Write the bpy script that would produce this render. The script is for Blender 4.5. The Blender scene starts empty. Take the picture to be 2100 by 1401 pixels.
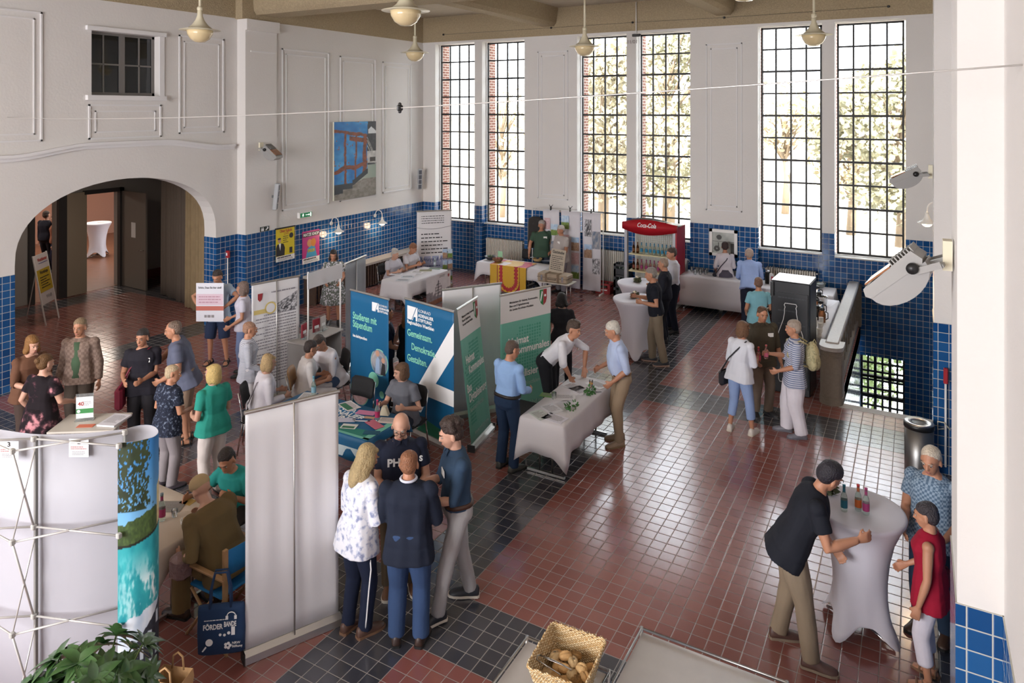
import bpy, math, random
from mathutils import Vector, Matrix, Euler
# ------------------------------------------------------------------ camera, sky, light, exposure
S = bpy.context.scene
COL = S.collection
TH = math.radians(29.6); FPX = 1460.0; CX = 1050.0; HY = 225.0; HC = 4.75
ct, st = math.cos(TH), math.sin(TH)
cam_d = bpy.data.cameras.new('camera'); cam = bpy.data.objects.new('camera', cam_d); COL.objects.link(cam)
cam.location = (0, 0, HC); cam.rotation_euler = (math.radians(90), 0, TH)
cam_d.sensor_width = 36; cam_d.sensor_fit = 'HORIZONTAL'
cam_d.lens = FPX / 2100 * 36; cam_d.shift_y = -(700.5 - HY) / 2100; cam_d.clip_end = 300
S.camera = cam
S.view_settings.view_transform = 'Standard'; S.view_settings.look = 'None'
S.view_settings.gamma = 1; S.view_settings.use_curve_mapping = False
S.view_settings.exposure = 1.12
W = bpy.data.worlds.new('sky'); S.world = W; W.use_nodes = True
_n = W.node_tree; _n.nodes.clear()
_o = _n.nodes.new('ShaderNodeOutputWorld'); _b = _n.nodes.new('ShaderNodeBackground')
_b.inputs[0].default_value = (0.86, 0.93, 1.0, 1); _b.inputs[1].default_value = 3.6
_n.links.new(_b.outputs[0], _o.inputs[0])
sun_d = bpy.data.lights.new('sun', 'SUN'); sun_d.energy = 9; sun_d.angle = math.radians(0.6); sun_d.color = (1, .93, .8)
sun = bpy.data.objects.new('sun', sun_d); COL.objects.link(sun); sun.rotation_euler = (math.radians(40), 0, math.radians(22))

def win_light(name, loc, rot, sx, sy, power, color=(.88, .94, 1), portal=False):
    d = bpy.data.lights.new(name, 'AREA'); d.shape = 'RECTANGLE'; d.size = sx; d.size_y = sy
    d.energy = power; d.color = color
    if portal: d.cycles.is_portal = True
    o = bpy.data.objects.new(name, d); COL.objects.link(o); o.location = loc; o.rotation_euler = rot
    return o
WIN = []
for k in range(3):
    L = -12.6 + 4.67 * k
    WIN += [(L, L + 1.4), (L + 1.66, L + 3.06)]
for a, b in WIN:
    win_light('daylight_opening', ((a + b) / 2, 17.95, 4.1), (math.radians(-90), 0, 0), 1.4, 5.3, 1, portal=True)
# daylight from the hall's other windows, on the two sides behind the viewer
for x in (-10.5, -7.5, -4.5):
    win_light('hall_window_light', (x, -5.8, 4.2), (math.radians(90), 0, math.radians(-4)), 2.6, 4.6, 310, (.97, .97, 1))

# ------------------------------------------------------------------ helpers
R = math.radians
def srgb(h):
    if isinstance(h, str):
        h = h.lstrip('#'); h = [int(h[i:i + 2], 16) / 255 for i in (0, 2, 4)]
    return tuple(((c / 12.92) if c <= .04045 else ((c + .055) / 1.055) ** 2.4) for c in h)
def at(u, v, z=0.0):
    "point of the place at height z seen at photo pixel (u, v)"
    D = FPX * (HC - z) / (v - HY); l = (u - CX) / FPX * D
    return Vector((-st * D + ct * l, ct * D + st * l, z))
def on_y(u, v, Y):
    r = (u - CX) / FPX; D = Y / (ct + st * r)
    return Vector((D * (ct * r - st), Y, HC - (v - HY) * D / FPX))
def on_x(u, v, X):
    r = (u - CX) / FPX; D = X / (ct * r - st)
    return Vector((X, D * (ct + st * r), HC - (v - HY) * D / FPX))
def face_vec(phi):
    "unit vector: 0 = towards the viewer's gallery, 90 = to its right"
    p = R(phi); return Vector((st * math.cos(p) + ct * math.sin(p), -ct * math.cos(p) + st * math.sin(p), 0))
def yaw_of(phi):
    f = face_vec(phi); return math.atan2(-f.x, f.y)

MATS = {}
def nodes_of(name):
    m = bpy.data.materials.new(name); m.use_nodes = True
    nt = m.node_tree; b = nt.nodes['Principled BSDF']
    return m, nt, b
def N(nt, t, **kw):
    n = nt.nodes.new(t)
    for k, v in kw.items():
        if k[0] == 'i' and k[1:].isdigit(): n.inputs[int(k[1:])].default_value = v
        elif k in n.inputs: n.inputs[k].default_value = v
        else: setattr(n, k, v)
    return n
def mat(name, col, rough=.6, metal=0., bump=0., bscale=40., var=0., vscale=6., emit=0., alpha=None, spec=None, coat=0., trans=0., ior=1.45, sheen=0.):
    if name in MATS: return MATS[name]
    m, nt, b = nodes_of(name); c = srgb(col) + (1,)
    b.inputs['Base Color'].default_value = c; b.inputs['Roughness'].default_value = rough; b.inputs['Metallic'].default_value = metal
    if spec is not None: b.inputs['Specular IOR Level'].default_value = spec
    if coat: b.inputs['Coat Weight'].default_value = coat
    if trans: b.inputs['Transmission Weight'].default_value = trans; b.inputs['IOR'].default_value = ior
    if sheen: b.inputs['Sheen Weight'].default_value = sheen
    if emit: b.inputs['Emission Color'].default_value = c; b.inputs['Emission Strength'].default_value = emit
    tc = N(nt, 'ShaderNodeTexCoord')
    if var:
        t = N(nt, 'ShaderNodeTexNoise', Scale=vscale, Detail=4.); nt.links.new(tc.outputs['Object'], t.inputs['Vector'])
        h = N(nt, 'ShaderNodeHueSaturation'); h.inputs['Color'].default_value = c
        r = N(nt, 'ShaderNodeMapRange'); r.inputs[1].default_value = .3; r.inputs[2].default_value = .7
        r.inputs[3].default_value = 1 - var; r.inputs[4].default_value = 1 + var
        nt.links.new(t.outputs[0], r.inputs[0]); nt.links.new(r.outputs[0], h.inputs['Value']); nt.links.new(h.outputs[0], b.inputs['Base Color'])
    if bump:
        t = N(nt, 'ShaderNodeTexNoise', Scale=bscale, Detail=3.); nt.links.new(tc.outputs['Object'], t.inputs['Vector'])
        k = N(nt, 'ShaderNodeBump', Strength=bump, Distance=.02); nt.links.new(t.outputs[0], k.inputs['Height']); nt.links.new(k.outputs[0], b.inputs['Normal'])
    MATS[name] = m; return m
def cloth(col, bump=.35, rough=.85, var=.06):
    return mat('cloth_' + str(col) + str(bump), col, rough, bump=bump, bscale=9., var=var, vscale=5., spec=.25)

class MB:
    "collects shapes, then links them as ONE mesh object"
    def __init__(s): s.v = []; s.f = []; s.smooth = []; s.uv = None
    def add(s, vs, fs, M=None, smooth=False):
        k = len(s.v)
        if M is not None: vs = [M @ Vector(v) for v in vs]
        s.v += [tuple(v) for v in vs]; s.f += [tuple(i + k for i in f) for f in fs]; s.smooth += [smooth] * len(fs); return s
    def box(s, a, b, M=None):
        (x0, y0, z0), (x1, y1, z1) = a, b
        vs = [(x0, y0, z0), (x1, y0, z0), (x1, y1, z0), (x0, y1, z0), (x0, y0, z1), (x1, y0, z1), (x1, y1, z1), (x0, y1, z1)]
        return s.add(vs, [(0, 3, 2, 1), (4, 5, 6, 7), (0, 1, 5, 4), (1, 2, 6, 5), (2, 3, 7, 6), (3, 0, 4, 7)], M)
    def bbox(s, c, size, M=None, r=.01):
        "box with chamfered edges"
        hx, hy, hz = [q / 2 for q in size]; r = min(r, hx * .9, hy * .9, hz * .9)
        vs = []; 
        for sz in (-1, 1):
            for (zz, off) in (((hz, r), (hz - r, 0)) if sz < 0 else ((hz - r, 0), (hz, r))):
                for (px, py) in ((-1, -1), (1, -1), (1, 1), (-1, 1)):
                    X = hx - off; Y = hy - off
                    if px * py > 0: vs += [(px * X, py * (Y - r), sz * zz), (px * (X - r), py * Y, sz * zz)]
                    else: vs += [(px * (X - r), py * Y, sz * zz), (px * X, py * (Y - r), sz * zz)]
        vs = [(v[0] + c[0], v[1] + c[1], v[2] + c[2]) for v in vs]
        n = 8; fs = [tuple(range(7, -1, -1)), tuple(range(24, 32))]
        for L in range(3):
            for i in range(n): fs.append((L * n + i, L * n + (i + 1) % n, L * n + n + (i + 1) % n, L * n + n + i))
        return s.add(vs, fs, M)
    def loft(s, rings, close=True, caps=True, M=None, smooth=True):
        n = len(rings[0]); vs = [p for r in rings for p in r]; fs = []
        for L in range(len(rings) - 1):
            for i in range(n if close else n - 1):
                a, b = L * n + i, L * n + (i + 1) % n
                fs.append((a, b, b + n, a + n))
        if caps and close: fs += [tuple(range(n - 1, -1, -1)), tuple(range((len(rings) - 1) * n, len(rings) * n))]
        return s.add(vs, fs, M, smooth)
    def tube(s, pts, r, n=8, M=None, smooth=True, caps=True):
        pts = [Vector(p) for p in pts]; rs = r if isinstance(r, (list, tuple)) else [r] * len(pts)
        rings = []; a = None
        for i, p in enumerate(pts):
            d = ((pts[i] - pts[i - 1]).normalized() if i else Vector((0, 0, 0))) + ((pts[i + 1] - pts[i]).normalized() if i < len(pts) - 1 else Vector((0, 0, 0)))
            if d.length < 1e-6: d = Vector((0, 0, 1))
            d.normalize()
            if a is None: a = d.cross(Vector((0, 0, 1)) if abs(d.z) < .9 else Vector((1, 0, 0)))
            else:
                a = a - d * a.dot(d)
                if a.length < 1e-4: a = d.orthogonal()
            a.normalize(); b = a.cross(d)
            rings.append([p + (a * math.cos(2 * math.pi * k / n) + b * math.sin(2 * math.pi * k / n)) * rs[i] for k in range(n)])
        return s.loft(rings, M=M, smooth=smooth, caps=caps)
    def lathe(s, prof, n=24, M=None, smooth=True, caps=True):
        rings = [[(r * math.cos(2 * math.pi * k / n), r * math.sin(2 * math.pi * k / n), z) for k in range(n)] for r, z in prof]
        return s.loft(rings, M=M, smooth=smooth, caps=caps)
    def ball(s, c, r, n=12, m=8, M=None):
        rx, ry, rz = r if isinstance(r, (list, tuple)) else (r, r, r)
        rings = []
        for j in range(m + 1):
            t = math.pi * (j + .02 if j == 0 else j - .02 if j == m else j) / m
            rings.append([(c[0] + rx * math.sin(t) * math.cos(2 * math.pi * k / n), c[1] + ry * math.sin(t) * math.sin(2 * math.pi * k / n), c[2] - rz * math.cos(t)) for k in range(n)])
        return s.loft(rings, M=M)
    def prism(s, pts, d, M=None):
        "polygon (x, y) extruded along z by d"
        n = len(pts); vs = [(x, y, 0) for x, y in pts] + [(x, y, d) for x, y in pts]
        fs = [tuple(range(n - 1, -1, -1)), tuple(range(n, 2 * n))] + [(i, (i + 1) % n, n + (i + 1) % n, n + i) for i in range(n)]
        return s.add(vs, fs, M)
    def mesh(s, name):
        me = bpy.data.meshes.new(name); me.from_pydata(s.v, [], s.f); me.validate()
        if len(me.polygons) == len(s.smooth): me.polygons.foreach_set('use_smooth', s.smooth)
        me.update(); return me
    def build(s, name, m, parent=None, loc=None, rz=0):
        o = bpy.data.objects.new(name, s.mesh(name)); COL.objects.link(o)
        if m is not None: o.data.materials.append(m)
        if parent is not None: o.parent = parent
        if loc is not None: o.location = loc
        if rz: o.rotation_euler = (0, 0, rz)
        return o
def empty(name, loc=(0, 0, 0), rz=0, label=None, cat=None, group=None):
    o = bpy.data.objects.new(name, None); COL.objects.link(o); o.location = loc; o.rotation_euler = (0, 0, rz); o.empty_display_size = .1
    if label: tag(o, label, cat, group)
    return o
def tag(o, label, cat, group=None, kind=None):
    if label: o['label'] = label
    if cat: o['category'] = cat
    if group: o['group'] = group
    if kind: o['kind'] = kind
    return o
def struct(name, mb, m, parent=None):
    o = mb.build(name, m, parent)
    if parent is None: o['kind'] = 'structure'
    return o
def dup(root, loc=None, rz=None, label=None, group=None, name=None):
    def cp(o, par):
        c = o.copy(); COL.objects.link(c); c.parent = par
        for ch in list(o.children): cp(ch, c)
        return c
    r = cp(root, None)
    if loc is not None: r.location = loc
    if rz is not None: r.rotation_euler = (0, 0, rz)
    if label: r['label'] = label
    if group: r['group'] = group
    return r
def frame_M(o, ex, ey, ez=None):
    ex = Vector(ex).normalized(); ey = Vector(ey).normalized(); ez = Vector(ez) if ez else ex.cross(ey)
    return Matrix(((ex.x, ey.x, ez.x, o[0]), (ex.y, ey.y, ez.y, o[1]), (ex.z, ey.z, ez.z, o[2]), (0, 0, 0, 1)))
# ------------------------------------------------------------------ setting: materials
TILE = .1225
def grid_mat(name, axes, size, col1, col2, mortar, msize, rough, bumpd=.3, off=(0, 0), floor=False):
    m, nt, b = nodes_of(name); L = nt.links
    g = N(nt, 'ShaderNodeNewGeometry'); sp = N(nt, 'ShaderNodeSeparateXYZ'); L.new(g.outputs['Position'], sp.inputs[0])
    def mth(op, a, b2=None, c=None):
        n = N(nt, 'ShaderNodeMath', operation=op)
        for i, q in enumerate((a, b2, c)):
            if q is None: continue
            if isinstance(q, (int, float)): n.inputs[i].default_value = q
            else: L.new(q, n.inputs[i])
        return n.outputs[0]
    A, B = sp.outputs[axes[0]], sp.outputs[axes[1]]
    a = mth('DIVIDE', mth('SUBTRACT', A, off[0]), size); c = mth('DIVIDE', mth('SUBTRACT', B, off[1]), size)
    fa, fc = mth('FRACT', a), mth('FRACT', c); ia, ic = mth('FLOOR', a), mth('FLOOR', c)
    da = mth('MINIMUM', fa, mth('SUBTRACT', 1., fa)); dc = mth('MINIMUM', fc, mth('SUBTRACT', 1., fc))
    d = mth('MINIMUM', da, dc); w = msize / size / 2
    mr = N(nt, 'ShaderNodeMapRange'); mr.inputs[1].default_value = w * .75; mr.inputs[2].default_value = w * 1.3; L.new(d, mr.inputs[0]); mask = mr.outputs[0]
    cb = N(nt, 'ShaderNodeCombineXYZ'); L.new(ia, cb.inputs[0]); L.new(ic, cb.inputs[1])
    wn = N(nt, 'ShaderNodeTexWhiteNoise', noise_dimensions='3D'); L.new(cb.outputs[0], wn.inputs[0])
    mx = N(nt, 'ShaderNodeMix', data_type='RGBA'); L.new(wn.outputs[0], mx.inputs[0]); mx.inputs[6].default_value = srgb(col1) + (1,); mx.inputs[7].default_value = srgb(col2) + (1,)
    colr = mx.outputs[2]
    if floor:
        # charcoal bands, five tiles wide, on the hall's grid
        bx = mth('FLOORED_MODULO', ia, 31.); by = mth('FLOORED_MODULO', ic, 41.)
        isb = mth('MAXIMUM', mth('GREATER_THAN', bx, 25.5), mth('LESS_THAN', by, 4.5))
        mk = N(nt, 'ShaderNodeMix', data_type='RGBA'); L.new(wn.outputs[0], mk.inputs[0]); mk.inputs[6].default_value = srgb('#3a3b43') + (1,); mk.inputs[7].default_value = srgb('#4a4a50') + (1,)
        m2 = N(nt, 'ShaderNodeMix', data_type='RGBA'); L.new(isb, m2.inputs[0]); L.new(colr, m2.inputs[6]); L.new(mk.outputs[2], m2.inputs[7]); colr = m2.outputs[2]
    m3 = N(nt, 'ShaderNodeMix', data_type='RGBA'); L.new(mask, m3.inputs[0]); m3.inputs[6].default_value = srgb(mortar) + (1,); L.new(colr, m3.inputs[7]); L.new(m3.outputs[2], b.inputs['Base Color'])
    rr = N(nt, 'ShaderNodeMapRange'); rr.inputs[3].default_value = .75; rr.inputs[4].default_value = rough; L.new(mask, rr.inputs[0])
    ns = N(nt, 'ShaderNodeTexNoise', Scale=3., Detail=3.); L.new(g.outputs['Position'], ns.inputs['Vector'])
    ra = mth('ADD', rr.outputs[0], mth('MULTIPLY', mth('SUBTRACT', ns.outputs[0], .5), .12)); L.new(ra, b.inputs['Roughness'])
    sm = N(nt, 'ShaderNodeMapRange', interpolation_type='SMOOTHSTEP'); sm.inputs[1].default_value = w * .6; sm.inputs[2].default_value = w * 2.6; L.new(d, sm.inputs[0])
    hn = mth('ADD', sm.outputs[0], mth('MULTIPLY', wn.outputs[0], .12))
    k = N(nt, 'ShaderNodeBump', Strength=bumpd, Distance=.003); L.new(hn, k.inputs['Height']); L.new(k.outputs[0], b.inputs['Normal'])
    return m
FLOOR0 = (-3.876, 5.06)
M_floor = grid_mat('quarry_tile_floor', (0, 1), .15, '#85504a', '#915b53', '#978f88', .006, .17, .5, FLOOR0, True); M_floor.node_tree.nodes['Principled BSDF'].inputs['IOR'].default_value = 1.9
M_tx = grid_mat('blue_tiles_side', (1, 2), TILE, '#16457a', '#245a90', '#bdbcb2', .007, .12, .5, (0, 0))
M_ty = grid_mat('blue_tiles_end', (0, 2), TILE, '#16457a', '#245a90', '#bdbcb2', .007, .12, .5, (0, 0))
M_wall = mat('painted_plaster', '#dad6d2', .7, bump=.12, bscale=25., var=.015, vscale=1.2)
M_trim = mat('white_moulding', '#dfdddd', .6)
M_conc = mat('roughcast_concrete', '#a8977a', .95, bump=.9, bscale=45., var=.14, vscale=30.)
M_ceil = mat('ceiling_plaster', '#b3a692', .9, bump=.4, bscale=30., var=.05)
M_iron = mat('dark_iron', '#2b2a29', .5, .3)
M_steel = mat('brushed_steel', '#b9b9b8', .28, 1., bump=.05, bscale=200.)
M_chrome = mat('chrome', '#d8d8d8', .12, 1.)
M_glass = mat('window_glass', '#ffffff', .0, trans=1., ior=1.0)
M_stone = mat('light_stone', '#b3ada5', .55, bump=.15, bscale=60., var=.06, vscale=12.)
M_terr = mat('cast_concrete', '#8b8072', .6, bump=.3, bscale=70., var=.08, vscale=25.)
M_wh = mat('white_paint', '#e8e6e2', .45)
M_blk = mat('black_plastic', '#1b1b1c', .4)
M_wood = mat('beech_wood', '#a8835a', .5, bump=.1, var=.1, vscale=14.)
M_dwood = mat('dark_wood', '#4d3b30', .5, var=.15, vscale=10.)

YW = 17.5; YN = 17.74; XL = -13.05; XA = -13.27; XR = .42; T = 1.96; ZB = 6.78; ZC = 7.53
# floor (with the stairwell left open) and landing
def quads(rects, z0, z1):
    b = MB()
    for x0, y0, x1, y1 in rects: b.box((x0, y0, z0), (x1, y1, z1))
    return b
SX0, SY0 = -1.08, 12.65
struct('floor', quads([(-21, -6, SX0, YW + .3), (SX0, -6, XR + .2, SY0 - .2)], -.3, 0), M_floor)
struct('trim_1', MB().box((SX0, SY0 - .2, -.3), (XR, SY0, .004)), M_stone)
st_ = MB()
for i in range(12): st_.box((SX0, SY0 + .3 * i, -.17 * (i + 1) - .3), (XR, SY0 + .3 * (i + 1), -.17 * (i + 1)))
st_.box((SX0, SY0 + 3.6, -2.5), (XR, YW, -2.2))
struct('trim_2', st_, M_stone)
# end wall with six tall windows: piers above and tiled dado below
brick = MB(); pier = MB(); dado = MB(); xs = [XL - .4]
for a, b in WIN: xs += [a, b]
xs.append(XR + .3)
for i in range(0, len(xs), 2):
    pier.box((xs[i], YW, T), (xs[i + 1], YW + .34, ZB + .05)); brick.box((xs[i], YW + .34, -.5), (xs[i + 1], YW + .75, ZB + .3)); 
    dado.box((xs[i], YW - .008, 0), (xs[i + 1], YW + .34, T))
pier.box((XL - .4, YW - .02, ZB - .06), (XR, YW + .5, ZB + .05))
struct('wall_end', pier, M_wall)
bm_, bnt, bb = nodes_of('red_brick'); br_ = N(bnt, 'ShaderNodeTexBrick', Scale=1.); tc_ = N(bnt, 'ShaderNodeNewGeometry'); sx_ = N(bnt, 'ShaderNodeSeparateXYZ'); cb_ = N(bnt, 'ShaderNodeCombineXYZ'); bnt.links.new(tc_.outputs['Position'], sx_.inputs[0]); bnt.links.new(sx_.outputs[1], cb_.inputs[0]); bnt.links.new(sx_.outputs[2], cb_.inputs[1]); bnt.links.new(cb_.outputs[0], br_.inputs['Vector'])
br_.inputs['Color1'].default_value = srgb('#6e4438') + (1,); br_.inputs['Color2'].default_value = srgb('#7d5245') + (1,); br_.inputs['Mortar'].default_value = srgb('#b9aca0') + (1,); br_.inputs['Brick Width'].default_value = .22; br_.inputs['Row Height'].default_value = .078; br_.inputs['Mortar Size'].default_value = .009; bnt.links.new(br_.outputs[0], bb.inputs['Base Color']); bb.inputs['Roughness'].default_value = .9
struct('wall_end_outer', brick, bm_)['kind'] = 'structure'
for i, (a, b) in enumerate(WIN):
    y = YN if i < 5 else YW - .008
    dado.box((a, y, 0), (b, YW + .5, 1.43))
dado.box((SX0 - .1, YW + .05, -2.6), (-1.08, YW + .4, -.02)); dado.box((-.22, YW + .05, -2.6), (XR, YW + .4, -.02)); dado.box((-1.08, YW + .05, -.68), (-.22, YW + .4, -.02))
struct('wall_end_dado', dado, M_ty)['kind'] = 'structure'
sd = MB()
for a, b in WIN: sd.box((a, YN - .14 if a < -2 else YW - .05, 1.43), (b, YW + .5, 1.455))
struct('trim_3', sd, M_stone)
# side of the stairwell below the floor
struct('wall_stairwell', MB().box((SX0 - .1, SY0, -2.6), (SX0, YW, -.005)), M_tx)['kind'] = 'structure'
# windows
def bar_window(name, x0, x1, z0, z1, y, nx, nz, tilt=None):
    f = MB(); t = .028
    f.box((x0, y, z0), (x0 + .04, y + .05, z1)); f.box((x1 - .04, y, z0), (x1, y + .05, z1))
    f.box((x0, y, z0), (x1, y + .05, z0 + .045)); f.box((x0, y, z1 - .045), (x1, y + .05, z1))
    for i in range(1, nz):
        z = z0 + (z1 - z0) * i / nz; th = .04 if i % 2 or nz < 9 else .05
        f.box((x0, y + .005, z - th / 2), (x1, y + .045, z + th / 2))
    for i in range(1, nx):
        x = x0 + (x1 - x0) * i / nx
        f.box((x - .02, y + .006, z0), (x + .02, y + .044, z1))
    o = struct(name, f, M_iron)
    g = MB().box((x0 + .02, y + .02, z0 + .02), (x1 - .02, y + .026, z1 - .02)).build('pane', M_glass, o)
    return o
for i, (a, b) in enumerate(WIN):
    w = bar_window('window_%d' % (i + 1), a + .03, b - .03, 1.47, 6.70, YN + .01 if i < 5 else YN, 4, 10)
    MB().box(((a + b) / 2 - .3, YN - .03, 6.66), ((a + b) / 2 + .25, YN + .01, 6.69)).build('stay_bar', M_iron, w)
w = bar_window('window_7', -1.08, -.22, -2.2, -.68, YW + .2, 6, 8)
b_ = MB(); [b_.box((-1.08 + .287 * k - .03, YW + .18, -2.2), (-1.08 + .287 * k + .03, YW + .26, -.68)) for k in (1, 2)]; [b_.box((-1.08, YW + .18, z), (-.22, YW + .26, z + .06)) for z in (-1.2, -1.62)]; b_.build('mullion', M_iron, w)
# side walls
def side_panel(mb, x, y0, z0, y1, z1, w=.03, d=.022, s=1):
    for (a0, b0, a1, b1) in ((y0, z0, y1, z0 + w), (y0, z1 - w, y1, z1), (y0, z0, y0 + w, z1), (y1 - w, z0, y1, z1)):
        mb.box((min(x, x + s * d), a0, b0), (max(x, x + s * d), a1, b1))
def dbl(mb, x, y0, z0, y1, z1, s=1):
    side_panel(mb, x, y0, z0, y1, z1, .03, .022, s); side_panel(mb, x, y0 + .12, z0 + .12, y1 - .12, z1 - .12, .022, .014, s)
AY0, AY1, AZ = 6.32, 10.30, 2.1
arch = [(AY0, 0)] + [(8.31 - 1.99 * math.cos(math.pi * k / 28), AZ + 1.32 * math.sin(math.pi * k / 28) ** .82) for k in range(29)] + [(AY1, 0)]
wa = MB()
def yz(pts, x, d, mb):   # polygon in (y, z) at x, extruded by d along +x
    mb.prism(pts, d, Matrix(((0, 0, 1, x), (1, 0, 0, 0), (0, 1, 0, 0), (0, 0, 0, 1))))
def arch_slab(mb, x, d, y0, y1, z0, z1):
    # wall with the arch cut out, as vertical strips
    ys = sorted(set([y0] + [p[0] for p in arch[1:-1]] + [y1]))
    top = dict((round(p[0], 4), p[1]) for p in arch[1:-1])
    if AY0 > y0: mb.box((x, y0, z0), (x + d, AY0, z1))
    if AY1 < y1: mb.box((x, AY1, z0), (x + d, y1, z1))
    P = arch[1:-1]
    for i in range(len(P) - 1):
        (ya, za), (yb, zb) = P[i], P[i + 1]; za = max(za, z0); zb = max(zb, z0)
        if yb - ya < 1e-5: continue
        yz([(ya, za), (yb, zb), (yb, z1), (ya, z1)], x, d, mb)
WZ = (7.61, 8.96, 5.02, 6.22)
for (y0, y1, z0, z1) in ((-6, 10.86, 0, 3.6), ):
    b_ = MB(); arch_slab(b_, XA - .38, .38, -6, 10.86, T, 3.6)
b_.box((XA - .38, -6, 3.6), (XA, 10.86, WZ[2])); b_.box((XA - .38, -6, WZ[2]), (XA, WZ[0], WZ[3])); b_.box((XA - .38, WZ[1], WZ[2]), (XA, 10.86, WZ[3])); b_.box((XA - .38, -6, WZ[3]), (XA, 10.86, ZC))
b_.box((XA - .38, 10.86, T), (XL, YW, ZC)); b_.box((XL, 10.86, T), (XL + .05, 11.75, ZB - .25)); b_.box((XL, 10.86, ZB - .25), (XL + .1, 11.8, ZB))
struct('wall_left', b_, M_wall)
b_ = MB(); e = .008
b_.box((XA - .39, -6, 0), (XA + e, AY0, T)); b_.box((XA - .39, AY1, 0), (XA + e, 10.86, T)); b_.box((XA - .38, 10.86 - e, 0), (XL + e, YW, T)); b_.box((XL, 10.86 - e, 0), (XL + .055, 11.75, T))
dl = struct('wall_left_dado', b_, M_tx); dl['kind'] = 'structure'; dl.data.materials.append(M_ty)
for p in dl.data.polygons:
    if abs(p.normal.y) > .5: p.material_index = 1
# mouldings on the left wall
t_ = MB()
dbl(t_, XA, 5.0, 4.2, 6.75, 6.45); dbl(t_, XA, 9.4, 4.25, 10.5, 6.3); dbl(t_, XA, 7.55, 4.2, 9.0, 4.85)
t_.box((XA, 7.5, 6.22), (XA + .07, 9.08, 6.3)); t_.box((XA, 8.96, 4.95), (XA + .03, 9.06, 6.3)); t_.box((XA, 7.5, 4.93), (XA + .08, 9.08, 5.02))
dbl(t_, XL, 11.95, 2.35, 13.5, 6.2); dbl(t_, XL, 13.9, 2.35, 15.3, 6.15); dbl(t_, XL, 15.6, 2.4, 16.9, 6.1)
t_.box((XL + .05, 11.0, 6.05), (XL + .065, 11.7, 6.08))
prof = []
def hump(y): 
    t = max(0, min(1, (abs(y - 8.3) - .7) / 1.4)); return 3.93 + .16 * (1 - (3 * t * t - 2 * t ** 3))
ys = [-2 + .25 * i for i in range(52)]
for i in range(len(ys) - 1):
    for (dz0, dz1, d) in ((-.06, .0, .05), (0, .055, .10)):
        ya, yb = ys[i], min(ys[i + 1], 10.86); za, zb = hump(ya), hump(yb)
        if ya >= 10.86: continue
        yz([(ya, za + dz0), (yb, zb + dz0), (yb, zb + dz1), (ya, za + dz1)], XA, d, t_)
struct('trim_4', t_, M_trim)
t_ = MB()
for (u0, u1) in ((1103, 1165), (1448, 1522)):
    x0, x1 = on_y(u0, 300, YW).x, on_y(u1, 300, YW).x
    for k, (w, d) in enumerate(((0, .02), (.11, .012))):
        a, b, z0, z1 = x0 + w, x1 - w, 2.3 + w, 6.35 - w
        for q in ((a, z0, b, z0 + .025), (a, z1 - .025, b, z1), (a, z0, a + .025, z1), (b - .025, z0, b, z1)):
            t_.box((q[0], YW - d, q[1]), (q[2], YW, q[3]))
struct('trim_5', t_, M_trim)
# interior window high in the left wall
f = MB(); xw = XA - .2
f.box((xw, WZ[0], WZ[2]), (xw + .05, WZ[0] + .05, WZ[3])); f.box((xw, WZ[1] - .05, WZ[2]), (xw + .05, WZ[1], WZ[3])); f.box((xw, WZ[0], WZ[2]), (xw + .05, WZ[1], WZ[2] + .06)); f.box((xw, WZ[0], WZ[3] - .05), (xw + .05, WZ[1], WZ[3]))
ym = (WZ[0] + WZ[1]) / 2
f.box((xw, ym - .05, WZ[2]), (xw + .06, ym + .05, WZ[3])); f.box((xw, WZ[0], 5.6), (xw + .04, WZ[1], 5.63))
for y in ((WZ[0] + ym) / 2 - .02, (WZ[1] + ym) / 2 + .02): f.box((xw, y - .012, WZ[2]), (xw + .04, y + .012, WZ[3]))
wi = struct('window_8', f, mat('grey_window_frame', '#6f6a66', .5))
MB().box((xw + .015, WZ[0], WZ[2]), (xw + .02, WZ[1], WZ[3])).build('pane', mat('dark_glass', '#10161a', .04, spec=.8), wi)
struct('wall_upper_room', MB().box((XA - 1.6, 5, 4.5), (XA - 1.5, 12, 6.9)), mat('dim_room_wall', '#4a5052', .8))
# right wall with pilasters
b_ = MB(); b_.box((XR, -6, T), (XR + .3, YW, ZC))
for y in (4.75, 10.86): b_.box((.20, y, T), (XR, y + .72, ZC))
struct('wall_right', b_, M_wall)
b_ = MB(); b_.box((XR - e, -6, -2.6), (XR + .3, YW, T))
for y in (4.75, 10.86): b_.box((.20 - e, y - e, 0), (XR, y + .72 + e, T))
dr = struct('wall_right_dado', b_, M_tx); dr['kind'] = 'structure'; dr.data.materials.append(M_ty)
for p in dr.data.polygons:
    if abs(p.normal.y) > .5: p.material_index = 1
# rear wall, ceiling, beams
b_ = MB(); b_.box((-21, -6.4, 0), (XR + .3, -6, ZC)); struct('wall_rear', b_, M_wall)
struct('ceiling', MB().box((-14, -6.4, ZC), (XR + .4, YW + .6, ZC + .2)), M_ceil)
b_ = MB()
def beam(mb, p0, p1, half, zb, along):
    # tapered section with a chamfered soffit
    pr = [(-half - .06, ZC), (-half, zb + .09), (-half + .07, zb), (half - .07, zb), (half, zb + .09), (half + .06, ZC)]
    if along == 'y': mb.loft([[(p0[0] + a, y, z) for a, z in pr] for y in (p0[1], p1[1])], smooth=False)
    else: mb.loft([[(x, p0[1] - a, z) for a, z in pr] for x in (p0[0], p1[0])], smooth=False)
for i, x in enumerate((-8.78, -4.05, .75)): 
    q = MB(); beam(q, (x, -6), (x, YW), .24, 7.03, 'y'); struct('ceiling_beam', q, M_conc)
q = MB(); beam(q, (XL, 11.5), (XR, 11.5), .38, 6.9, 'x'); struct('ceiling_beam', q, M_conc)
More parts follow.
